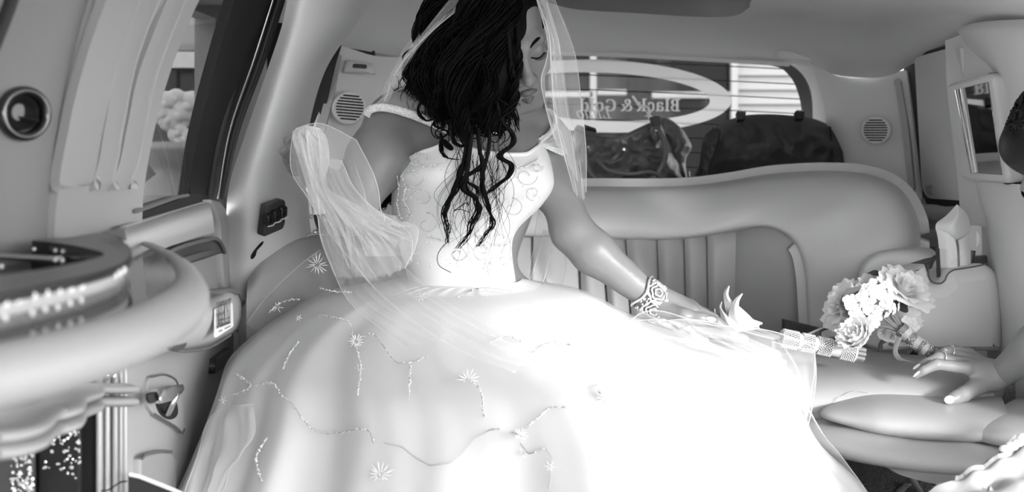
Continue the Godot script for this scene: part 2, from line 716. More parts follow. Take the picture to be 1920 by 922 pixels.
func _ready() -> void:
	rng.seed = 7
	# camera: level, lens shifted down; depth of field as in the photograph
	var cam := Camera3D.new()
	cam.name = "camera"
	add_child(cam)
	cam.position = Vector3(0, EYE, 0)
	var at := CameraAttributesPhysical.new()
	at.frustum_focal_length = 81.6
	at.exposure_aperture = 10.0
	at.frustum_focus_distance = 2.0
	at.frustum_near = 0.05
	at.frustum_far = 200.0
	cam.attributes = at
	cam.set_frustum(2.0 * 461.0 / F * 0.05, Vector2(0, -(461.0 - HY) / F * 0.05), 0.05, 200.0)
	cam.current = true
	# sky
	var env := Environment.new()
	env.background_mode = Environment.BG_SKY
	var sky := Sky.new()
	var sm := ProceduralSkyMaterial.new()
	sm.sky_top_color = Color(0.80, 0.80, 0.80)
	sm.sky_horizon_color = Color(0.95, 0.95, 0.95)
	sm.ground_bottom_color = Color(0.45, 0.45, 0.45)
	sm.ground_horizon_color = Color(0.6, 0.6, 0.6)
	sky.sky_material = sm
	env.sky = sky
	env.background_energy_multiplier = 11.0
	env.tonemap_mode = Environment.TONE_MAPPER_LINEAR
	env.tonemap_exposure = 1.15
	env.sdfgi_enabled = true
	env.ssao_enabled = true
	env.ssil_enabled = true
	var we := WorldEnvironment.new()
	we.name = "world_environment"
	we.environment = env
	add_child(we)
	# sun through the open door on the kerb side
	var sun := DirectionalLight3D.new()
	sun.name = "sun"
	add_child(sun)
	sun.look_at_from_position(Vector3.ZERO, Vector3(-0.45, -0.24, -0.80))
	sun.light_energy = 1.4
	sun.light_angular_distance = 7.0
	sun.shadow_enabled = true
	sun.sky_mode = DirectionalLight3D.SKY_MODE_LIGHT_ONLY
	make_materials()
	build_shell()
	build_outside()
	build_side_door()
	build_seats()
	build_fittings()
	build_bar()
	build_bags()
	build_bride()
	build_maid()
	build_flowers()

# ================= the car body
var door_pl: Plane
var rear_z := 3.5

func build_shell() -> void:
	# floor under carpet
	var s := Shape.new()
	box(s, Vector3(0.25, -0.03, -1.95), Vector3(1.9, 0.06, 3.4))
	struct("floor", s, M.carpet)
	# outer skin: closed but for the windows, the open tail of the cabin behind the viewer and the open kerb-side door
	s = Shape.new()
	box(s, Vector3(0.25, 1.06, -1.2), Vector3(1.96, 0.06, 5.0))
	struct("roof_slab", s, M.headliner)
	s = Shape.new()
	box(s, Vector3(-0.72, 0.2, -1.97), Vector3(0.05, 0.45, 3.4))       # below the window line
	box(s, Vector3(-0.72, 0.98, -1.97), Vector3(0.05, 0.18, 3.4))
	box(s, Vector3(-0.72, 0.65, -0.75), Vector3(0.05, 0.55, 1.0))
	box(s, Vector3(-0.72, 0.5, 0.2), Vector3(0.05, 1.1, 0.94))
	box(s, Vector3(-0.72, 0.65, -3.19), Vector3(0.05, 0.55, 1.0))
	box(s, Vector3(-0.46, 0.5, 0.4), Vector3(0.48, 1.1, 0.05))      # partition behind the bar
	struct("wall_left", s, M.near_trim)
	s = Shape.new()
	box(s, Vector3(1.20, 0.5, -2.35), Vector3(0.05, 1.1, 0.7))
	box(s, Vector3(1.20, 0.25, -3.15), Vector3(0.05, 0.6, 1.0))
	box(s, Vector3(1.20, 0.95, -3.15), Vector3(0.05, 0.2, 1.0))
	box(s, Vector3(1.20, 0.5, 0.85), Vector3(0.05, 1.1, 0.9))
	box(s, Vector3(1.20, 0.04, -0.8), Vector3(0.05, 0.2, 2.5))
	box(s, Vector3(1.20, 0.96, -0.98), Vector3(0.05, 0.24, 0.56))      # header of the door opening
	struct("wall_right", s, M.trim)
	s = Shape.new()
	box(s, Vector3(0.25, 0.2, -3.69), Vector3(1.96, 0.5, 0.05))
	box(s, Vector3(0.25, 1.0, -3.69), Vector3(1.96, 0.16, 0.05))
	struct("wall_rear", s, M.trim)

	# headliner, from the rear header forward
	var rows := [
		tri3([560, 112, 2.5, 640, 90, 2.75, 760, 106, 3.0, 920, 98, 3.2, 1085, 98, 3.3, 1300, 108, 3.32, 1480, 118, 3.28, 1560, 139, 3.1, 1620, 146, 3.0, 1670, 141, 2.95, 1720, 116, 2.84, 1800, 96, 2.58, 1900, 70, 2.34, 2020, 66, 2.14]),
		tri3([560, 100, 2.45, 640, 75, 2.7, 760, 85, 2.95, 920, 72, 3.1, 1085, 66, 3.2, 1300, 80, 3.2, 1480, 92, 3.15, 1560, 112, 3.0, 1620, 120, 2.95, 1670, 116, 2.9, 1720, 90, 2.75, 1800, 66, 2.5, 1900, 50, 2.25, 2020, 50, 2.05]),
		tri3([560, 60, 2.3, 640, 30, 2.55, 760, 22, 2.8, 920, 16, 2.95, 1085, 18, 3.0, 1300, 36, 3.0, 1480, 44, 2.95, 1560, 52, 2.85, 1620, 55, 2.8, 1670, 50, 2.75, 1720, 40, 2.6, 1800, 34, 2.4, 1900, 34, 2.15, 2020, 40, 1.95]),
		tri3([560, -30, 2.0, 640, -50, 2.2, 760, -60, 2.4, 920, -60, 2.5, 1085, -50, 2.5, 1300, -40, 2.5, 1480, -35, 2.5, 1560, -30, 2.45, 1620, -25, 2.4, 1670, -25, 2.35, 1720, -25, 2.3, 1800, -20, 2.15, 1900, -10, 1.95, 2020, 0, 1.75]),
		tri3([560, -250, 1.5, 640, -260, 1.6, 760, -260, 1.7, 920, -260, 1.75, 1085, -260, 1.75, 1300, -260, 1.75, 1480, -260, 1.75, 1560, -250, 1.75, 1620, -250, 1.75, 1670, -250, 1.7, 1720, -240, 1.7, 1800, -230, 1.6, 1900, -220, 1.5, 2020, -200, 1.4]),
	]
	struct("ceiling", patch(rows, 90, 40, 0.012), M.headliner)
	# double trim line along the rear header
	s = Shape.new()
	tube(s, cr(line3([620, 104, 3.2, 920, 103, 3.28, 1085, 100, 3.3, 1300, 110, 3.32, 1480, 120, 3.28]), 40), 0.007, 8)
	struct("trim_1", s, M.trim)
	# dark glass panel let into the roof
	s = Shape.new()
	rows = [
		tri3([1030, 6, 2.78, 1085, 18, 2.82, 1200, 25, 2.83, 1300, 31, 2.84, 1375, 30, 2.83, 1405, 14, 2.78, 1440, -8, 2.72]),
		tri3([1010, -30, 2.5, 1085, -24, 2.55, 1200, -20, 2.55, 1300, -16, 2.56, 1375, -18, 2.55, 1410, -26, 2.52, 1445, -36, 2.5]),
		tri3([960, -120, 2.08, 1085, -120, 2.08, 1200, -118, 2.08, 1300, -116, 2.08, 1375, -116, 2.08, 1420, -118, 2.08, 1470, -124, 2.08]),
	]
	solid(s, patch_rows(rows, 40, 16), 0.012)
	tag(struct("window_4", s, mat(0.012, 0.35)), "dark glass roof panel set in the pale headliner above the rear window", "roof panel")

	# rear window
	var rz := 3.46
	var w := thing("window_1", "wide rear window carrying an oval white decal with mirrored lettering", "window", P(1100, 440, rz))
	w.set_meta("kind", "structure")
	s = Shape.new()
	plate(s, line(round_poly([560, 96, 1090, 96, 1490, 118, 1516, 190, 1516, 470, 560, 470], 26), rz), Vector3(0, 0, 1), 0.005, 0.001)
	obj("pane", s, M.tint, w)
	for k in 11:                                                    # defroster wires
		s = Shape.new()
		var y := 112.0 + k * 27.5
		tube(s, line([600, y - 12, 1080, y, 1300, y + 9, 1508, y + 19], rz - 0.008), 0.0016, 4, false)
		obj("defroster_wire", s, M.rubber, w)
	# oval decal ring
	s = Shape.new()
	var ro := PackedVector3Array()
	var ri := PackedVector3Array()
	for k in 96:
		var a := TAU * k / 96
		ro.append(P(1128 + 243 * cos(a), 180 - 68 * sin(a) + 8 * cos(a), rz - 0.012))
		ri.append(P(1128 + 203 * cos(a), 181 - 45 * sin(a) + 8 * cos(a), rz - 0.012))
	grid(s, [ro, ri], true)
	obj("decal_ring", s, M.decal, w)
	lettering(w, "Black & Gold", P(1181, 198, rz - 0.012), 188.0 / F * rz, "Droid Serif", true, M.decal, 5)
	lettering(w, "Limo", P(1112, 213, rz - 0.012), 62.0 / F * rz, "Droid Serif", true, M.decal, 4, 0.35)
	s = Shape.new()
	tube(s, cr(line([1186, 180, 1193, 190, 1198, 197, 1207, 199, 1215, 201, 1217, 207, 1216, 214], rz - 0.012), 24), 0.004, 5)
	for k in 5:
		var a := TAU * k / 5 + 0.3
		tube(s, [P(1216, 216, rz - 0.012), P(1216 + 7 * cos(a), 216 + 7 * sin(a), rz - 0.012)], taper(0.004, 0.0015, 2), 5)
	obj("decal_flourish", s, M.decal, w)
	# black gasket at the corner and the padded surround
	s = Shape.new()
	rows = [
		tri3([1085, 101, 3.42, 1300, 110, 3.42, 1440, 122, 3.42, 1478, 140, 3.42, 1498, 180, 3.42, 1506, 240, 3.42, 1510, 330, 3.42, 1510, 470, 3.42]),
		tri3([1085, 95, 3.38, 1300, 104, 3.38, 1450, 116, 3.36, 1500, 136, 3.34, 1522, 190, 3.34, 1524, 250, 3.34, 1526, 330, 3.34, 1526, 470, 3.34]),
	]
	solid(s, patch_rows(rows, 50, 4), 0.02)
	obj("gasket", s, M.rubber, w)
	s = Shape.new()
	rows = [
		tri3([1440, 112, 3.36, 1490, 126, 3.32, 1520, 170, 3.3, 1524, 250, 3.3, 1526, 340, 3.3, 1526, 480, 3.3]),
		tri3([1450, 108, 3.26, 1515, 118, 3.22, 1540, 160, 3.2, 1546, 250, 3.2, 1550, 340, 3.2, 1550, 480, 3.2]),
		tri3([1460, 108, 3.18, 1525, 114, 3.14, 1556, 150, 3.1, 1562, 180, 3.1, 1564, 300, 3.1, 1566, 480, 3.1]),
	]
	solid(s, patch_rows(rows, 30, 12), 0.02)
	struct("trim_2", s, M.trim)
	# quarter panel with loudspeaker, kerb side
	s = Shape.new()
	rows = [
		tri3([1520, 118, 3.16, 1560, 139, 3.1, 1600, 146, 3.04, 1650, 144, 2.98, 1692, 132, 2.94, 1700, 134, 2.93]),
		tri3([1545, 200, 3.14, 1570, 210, 3.08, 1600, 210, 3.03, 1650, 205, 2.97, 1700, 200, 2.92, 1708, 202, 2.91]),
		tri3([1555, 320, 3.12, 1580, 320, 3.06, 1610, 320, 3.01, 1655, 315, 2.95, 1710, 310, 2.9, 1718, 310, 2.89]),
		tri3([1555, 480, 3.1, 1580, 480, 3.05, 1620, 480, 3.0, 1665, 480, 2.94, 1722, 480, 2.88, 1728, 480, 2.87]),
	]
	solid(s, patch_rows(rows, 30, 24), 0.02)
	struct("wall_rear", s, M.trim)
	# long recessed channel along its edge
	s = Shape.new()
	rows = [
		tri3([1677, 152, 2.925, 1683, 147, 2.92, 1689, 152, 2.915]),
		tri3([1692, 250, 2.90, 1698, 250, 2.895, 1704, 250, 2.89]),
		tri3([1703, 352, 2.885, 1709, 358, 2.88, 1714, 352, 2.875]),
	]
	solid(s, patch_rows(rows, 8, 24), 0.01)
	struct("trim_3", s, M.seat_dark)
	# quarter panel, driver side
	s = Shape.new()
	rows = [
		tri3([632, 84, 2.70, 660, 92, 2.72, 700, 104, 2.76, 740, 107, 2.82, 785, 104, 2.88]),
		tri3([610, 170, 2.66, 650, 170, 2.69, 700, 170, 2.74, 740, 170, 2.80, 785, 170, 2.86]),
		tri3([588, 260, 2.62, 640, 260, 2.66, 700, 260, 2.72, 740, 260, 2.78, 785, 260, 2.84]),
		tri3([565, 480, 2.56, 620, 480, 2.60, 700, 480, 2.68, 740, 480, 2.76, 785, 480, 2.82]),
	]
	solid(s, patch_rows(rows, 30, 24), 0.02)
	struct("wall_rear", s, M.trim)
	s = Shape.new()
	rows = [
		tri3([631, 106, 2.68, 636, 101, 2.68, 641, 106, 2.68]),
		tri3([612, 175, 2.65, 619, 175, 2.65, 626, 175, 2.65]),
		tri3([588, 262, 2.60, 597, 262, 2.60, 604, 262, 2.60]),
	]
	solid(s, patch_rows(rows, 8, 24), 0.01)
	struct("trim_4", s, M.seat_dark)
	# dark seal between that panel and the pillar
	s = Shape.new()
	plate(s, line(smooth_poly([640, 84, 618, 110, 604, 140, 590, 185, 574, 270, 590, 290, 604, 240, 616, 180, 630, 120], 50), 2.64), Vector3(0.2, 0, 1), 0.02, 0.002)
	struct("trim_5", s, M.rubber)

	s = Shape.new()
	plate(s, line([500, 40, 700, 60, 720, 480, 500, 480], 2.88), Vector3(0, 0, 1), 0.02, 0.002)
	struct("trim_17", s, M.rubber)
	# big padded pillar, driver side
	rows = [
		tri3([580, -120, 2.0, 620, -120, 2.0, 680, -110, 2.1, 730, -90, 2.2, 760, -70, 2.3]),
		tri3([544, -20, 2.06, 580, -20, 2.04, 632, -20, 2.12, 672, -10, 2.26, 694, 8, 2.42]),
		tri3([528, 50, 2.10, 560, 50, 2.07, 610, 52, 2.14, 652, 48, 2.28, 674, 38, 2.44]),
		tri3([498, 140, 2.14, 530, 140, 2.10, 568, 140, 2.16, 598, 136, 2.32, 612, 128, 2.46]),
		tri3([462, 245, 2.18, 498, 245, 2.13, 532, 245, 2.19, 560, 245, 2.34, 578, 245, 2.47]),
		tri3([430, 345, 2.21, 470, 345, 2.16, 512, 345, 2.21, 552, 345, 2.36, 572, 345, 2.5]),
		tri3([424, 430, 2.23, 466, 430, 2.19, 514, 430, 2.24, 575, 430, 2.4, 610, 430, 2.55]),
		tri3([426, 560, 2.26, 470, 540, 2.26, 520, 520, 2.32, 590, 500, 2.48, 640, 490, 2.6]),
		tri3([424, 700, 2.30, 470, 640, 2.34, 530, 600, 2.42, 600, 560, 2.56, 650, 540, 2.66]),
	]
	struct("trim_6", patch(rows, 30, 60, 0.03), M.trim)

	# kerb side: side window with pale blind
	var sp := pln(P(1712, 200, 2.86), P(1800, 200, 2.45), P(1730, 380, 2.84))
	w = thing("window_2", "narrow side window closed by a pale translucent blind", "window", on(sp, 1750, 380))
	w.set_meta("kind", "structure")
	obj("gasket", flat_plate(sp, round_poly([1692, 112, 1700, 108, 1820, 70, 1830, 385, 1732, 388, 1722, 375], 10), -0.012, 0.02), M.rubber, w)
	obj("blind", flat_plate(sp, round_poly([1714, 108, 1800, 84, 1830, 378, 1738, 372, 1728, 352], 8), 0.0, 0.008, 0.002), mat(0.85, 0.8, {"backlight_enabled": true, "backlight": g(0.5)}), w)
	s = flat_plate(sp, smooth_poly([1736, 350, 1743, 346, 1748, 350, 1746, 356, 1748, 364, 1741, 366, 1737, 360], 20), 0.002, 0.002, 0.0005)
	obj("logo_mark", s, M.seat_dark, w)
	# sill mouldings under it
	for k in 2:
		s = Shape.new()
		var y := 398.0 + 46 * k
		roll(s, tri3([1716, y, 2.9, 1760, y + 1, 2.78, 1812, y + 4, 2.62]), [15.0, 17.0, 20.0], [0.03, 0.03, 0.03], 12, 16)
		struct("trim_7" if k == 0 else "trim_8", s, M.pale_trim)
	s = Shape.new()
	roll(s, tri3([1716, 424, 2.94, 1760, 426, 2.82, 1826, 432, 2.62]), [60.0, 60.0, 60.0], [0.02, 0.02, 0.02], 8, 12)
	struct("trim_9", s, M.seat_dark)
	# mirror panel
	rows = [
		tri3([1772, 76, 2.5, 1820, 60, 2.38, 1880, 50, 2.2, 1960, 40, 2.0]),
		tri3([1776, 170, 2.49, 1826, 170, 2.36, 1890, 170, 2.2, 1970, 170, 2.0]),
		tri3([1790, 290, 2.47, 1836, 290, 2.34, 1898, 290, 2.18, 1980, 290, 1.98]),
		tri3([1798, 368, 2.46, 1845, 372, 2.33, 1905, 376, 2.16, 1990, 380, 1.96]),
		tri3([1800, 420, 2.48, 1850, 425, 2.34, 1910, 430, 2.16, 1990, 440, 1.96]),
	]
	struct("wall_right", patch(rows, 24, 24, 0.02), M.trim)
	# swelling lower pillar
	rows = [
		tri3([1806, 330, 2.46, 1850, 340, 2.28, 1910, 345, 2.1, 1990, 350, 1.9]),
		tri3([1822, 374, 2.44, 1860, 384, 2.24, 1916, 392, 2.06, 1996, 400, 1.87]),
		tri3([1838, 410, 2.42, 1872, 440, 2.2, 1924, 450, 2.03, 2000, 460, 1.85]),
		tri3([1842, 470, 2.42, 1880, 520, 2.18, 1930, 540, 2.02, 2010, 560, 1.84]),
		tri3([1850, 560, 2.42, 1890, 620, 2.18, 1940, 660, 2.02, 2020, 680, 1.84]),
		tri3([1850, 760, 2.42, 1890, 780, 2.2, 1940, 790, 2.04, 2020, 800, 1.86]),
	]
	struct("trim_10", patch(rows, 24, 30, 0.02), M.trim)
	# cantrail pad that curls into the headliner
	rows = [
		tri3([1796, 56, 2.44, 1815, 46, 2.36, 1850, 40, 2.22, 1920, 36, 2.05, 2010, 34, 1.9]),
		tri3([1798, 62, 2.42, 1818, 62, 2.30, 1856, 62, 2.16, 1924, 64, 1.99, 2014, 66, 1.86]),
		tri3([1818, 96, 2.40, 1840, 100, 2.27, 1872, 108, 2.13, 1930, 120, 1.97, 2020, 130, 1.84]),
		tri3([1848, 128, 2.36, 1868, 140, 2.24, 1890, 160, 2.12, 1940, 190, 1.96, 2024, 200, 1.84]),
		tri3([1872, 180, 2.30, 1884, 200, 2.22, 1904, 220, 2.11, 1950, 240, 1.97, 2030, 250, 1.85]),
		tri3([1886, 240, 2.26, 1896, 260, 2.2, 1914, 290, 2.11, 1960, 320, 1.98, 2040, 330, 1.86]),
	]
	struct("trim_11", patch(rows, 24, 30, 0.02), M.trim)

	# near pillar, driver side: inner face and fluted face
	rows = [
		tri3([-120, -80, 1.09, 0, -80, 1.125, 120, -80, 1.165, 190, -80, 1.2, 214, -80, 1.22]),
		tri3([-120, 60, 1.09, 0, 60, 1.125, 100, 60, 1.165, 150, 60, 1.2, 178, 60, 1.22]),
		tri3([-120, 200, 1.09, 0, 200, 1.125, 80, 200, 1.165, 118, 200, 1.2, 140, 200, 1.22]),
		tri3([-120, 350, 1.09, 0, 350, 1.125, 70, 350, 1.165, 95, 350, 1.2, 114, 350, 1.22]),
		tri3([-120, 500, 1.09, 0, 500, 1.125, 64, 500, 1.165, 86, 500, 1.2, 104, 500, 1.22]),
	]
	struct("trim_16", patch(rows, 24, 30, 0.02), grain(mat(0.16, 0.55), noise_tex(0.06, 3, true, 3.0, FastNoiseLite.TYPE_CELLULAR, 3), 9.0, 0.1))
	rows = [
		tri3([212, -80, 1.20, 300, -80, 1.32, 360, -80, 1.42, 412, -80, 1.5]),
		tri3([172, 60, 1.20, 240, 60, 1.32, 300, 60, 1.42, 347, 60, 1.5]),
		tri3([134, 200, 1.20, 200, 200, 1.32, 252, 200, 1.42, 300, 200, 1.5]),
		tri3([110, 350, 1.20, 170, 350, 1.32, 220, 350, 1.42, 271, 350, 1.5]),
		tri3([98, 480, 1.20, 155, 480, 1.32, 210, 480, 1.42, 265, 480, 1.5]),
	]
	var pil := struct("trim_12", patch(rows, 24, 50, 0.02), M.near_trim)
	for fl in [[262, 0, 235, 80, 206, 180, 190, 255, 176, 335, 64], [303, 0, 262, 100, 234, 230, 222, 300, 212, 338, 36], [352, 0, 302, 120, 277, 225, 262, 300, 248, 338, 36]]:
		var rr := []
		for k in 5:
			var px: float = fl[2 * k]
			var py: float = fl[2 * k + 1]
			var wd: float = fl[10]
			if k == 0:
				px += 30.0; py -= 80.0
			var zf := func(q: float) -> float: return 1.2 + 0.3 * clampf((q - (110.0 + (350.0 - py) * 0.28)) / 160.0, 0.0, 1.0)
			var z1: float = (zf as Callable).call(px)
			var z0: float = (zf as Callable).call(px - wd)
			rr.append([Vector3(px - wd, py, z0 - 0.004), Vector3(px - wd * 0.5, py, (z0 + z1) / 2 - 0.008), Vector3(px - 4, py, z1 - 0.010), Vector3(px + 1, py, z1 - 0.004)])
		var last: Array = rr[4]
		var endr := []
		for k in 4: endr.append(Vector3(lerpf(last[k].x, last[1].x, 0.25), last[k].y + 16, last[k].z + [0.004, 0.010, 0.012, 0.004][k]))
		rr.append(endr)
		obj("flute", patch(rr, 12, 40, 0.01), M.near_trim, pil)

	# sill of the open kerb-side door
func lettering(parent: Node, text: String, at: Vector3, width: float, font: String, mirrored: bool, m: Material, weight := 4, lean := 0.0) -> void:
	var t := TextMesh.new()
	var f := SystemFont.new()
	f.font_names = PackedStringArray([font])
	f.font_weight = 700 if weight > 4 else 400
	t.font = f
	t.text = text
	t.font_size = 32
	t.pixel_size = 0.01
	t.depth = 0.05
	var w := t.get_aabb().size.x
	var k := width / maxf(w, 0.001)
	var o := MeshInstance3D.new()
	o.mesh = t
	o.material_override = m
	o.name = child_name("lettering", parent)
	parent.add_child(o, true)
	o.position = at - base_of(parent)
	var sg := -1.0 if mirrored else 1.0
	o.basis = Basis(Vector3(k * sg, 0, 0), Vector3(k * lean * sg, k * 1.05, 0), Vector3(0, 0, k * 0.2 * sg))

# ================= what the windows show
func build_outside() -> void:
	var s := Shape.new()
	box(s, Vector3(0, -0.65, -4), Vector3(60, 0.1, 60))
	struct("ground", s, mat(0.25, 0.95))
	# house behind the rear window: siding, dark sashes, pale frames
	var hz := 7.0
	var house := thing("house", "white clapboard house with dark sash windows seen through the rear window", "house", P(1200, 560, hz))
	s = Shape.new()
	var lo := P(500, 620, hz)
	var hi := P(2100, -300, hz)
	box(s, (lo + hi) / 2 - Vector3(0, 0, 0.16), Vector3(hi.x - lo.x, hi.y - lo.y, 0.2))
	obj("wall", s, mat(0.035, 0.9), house)
	var side := mat(0.24, 0.8)
	for k in 16:                                                    # clapboards
		s = Shape.new()
		var y := 60.0 + k * 27.0
		var c := [P(1374, y + 27, hz - 0.05), P(1374, y, hz - 0.02), P(2100, y, hz - 0.02), P(2100, y + 27, hz - 0.05)]
		var c2 := []
		for q in c: c2.append(q + Vector3(0, 0, -0.03))
		grid(s, [PackedVector3Array([c[0], c[1], c2[1], c2[0]]), PackedVector3Array([c[3], c[2], c2[2], c2[3]])], true)
		obj("clapboard", s, side, house, true)
	s = Shape.new()
	box(s, P(1376, 250, hz - 0.06), Vector3(12.0 / F * hz, 2.2, 0.06))
	obj("corner_board", s, mat(0.27, 0.8), house)
	var pane := mat(0.012, 0.5, {"metallic_specular": 0.1})
	for r in [[560, 40, 1110, 400], [1178, 90, 1232, 330], [1262, 90, 1362, 330]]:
		s = Shape.new()
		var a := P(r[0], r[3], hz - 0.03)
		var b := P(r[2], r[1], hz - 0.03)
		box(s, (a + b) / 2, Vector3(b.x - a.x, b.y - a.y, 0.04))
		obj("window", s, pane, house)
	var fr := mat(0.2, 0.7)
	for r in [[1106, 70, 1118, 330], [1120, 168, 1174, 178], [1222, 172, 1372, 184], [560, 172, 1110, 182], [985, 60, 995, 330]]:
		s = Shape.new()
		var a := P(r[0], r[3], hz - 0.06)
		var b := P(r[2], r[1], hz - 0.06)
		box(s, (a + b) / 2, Vector3(b.x - a.x, b.y - a.y, 0.05))
		obj("window_frame", s, fr, house)
	# through the driver-side window: a pale wall with a porch beam, dark openings
	var oz := 4.6
	var sh := thing("porch", "grey porch front with a pale beam seen through the side window", "porch", P(340, 460, oz))
	s = Shape.new()
	lo = P(120, 520, oz)
	hi = P(470, -160, oz)
	box(s, (lo + hi) / 2, Vector3(hi.x - lo.x, hi.y - lo.y, 0.1))
	obj("wall", s, mat(0.08, 0.9), sh)
	for r in [[120, 98, 470, 128, 0.42], [120, 84, 470, 96, 0.2], [400, 130, 430, 420, 0.3], [120, -160, 470, 84, 0.26]]:
		s = Shape.new()
		var a := P(r[0], r[3], oz - 0.08)
		var b := P(r[2], r[1], oz - 0.08)
		box(s, (a + b) / 2, Vector3(b.x - a.x, b.y - a.y, 0.08))
		obj("board", s, mat(r[4], 0.8), sh)
	for r in [[305, 132, 335, 240], [372, 132, 396, 360]]:
		s = Shape.new()
		var a := P(r[0], r[3], oz - 0.07)
		var b := P(r[2], r[1], oz - 0.07)
		box(s, (a + b) / 2, Vector3(b.x - a.x, b.y - a.y, 0.06))
		obj("opening", s, M.black, sh)
	# white blooms on a pedestal, blurred beyond the glass
	var bz := 3.9
	var b := thing("flower_urn", "blurred pale urn of white blooms standing beyond the side window", "planter", P(325, 390, bz))
	s = Shape.new()
	lathe(s, P(322, 420, bz), Vector3.UP, [Vector2(0.001, -0.9), Vector2(0.12, -0.9), Vector2(0.12, -0.82), Vector2(0.09, -0.8), Vector2(0.09, -0.02), Vector2(0.10, 0), Vector2(0.09, 0.14), Vector2(0.05, 0.17), Vector2(0.07, 0.2), Vector2(0.115, 0.25), Vector2(0.11, 0.28), Vector2(0.0, 0.27)], 24)
	obj("urn", s, mat(0.22, 0.8), b)
	for q in [[312, 195, 22], [330, 186, 18], [352, 200, 26], [336, 218, 24], [318, 225, 20], [360, 188, 16], [334, 250, 18], [346, 262, 20], [305, 215, 18]]:
		s = Shape.new()
		for j in 7:
			var a := TAU * j / 7
			ball(s, P(q[0] + q[2] * 0.5 * cos(a), q[1] + q[2] * 0.5 * sin(a), bz + 0.02 * sin(a * 2.0)), Vector3(0.018, 0.024, 0.012) * q[2] / 16.0, 10, 6, Basis(Vector3(0, 0, 1), -a))
		ball(s, P(q[0], q[1], bz - 0.02), Vector3.ONE * 0.014 * q[2] / 16.0, 10, 6)
		obj("bloom", s, mat(0.45, 0.8), b)

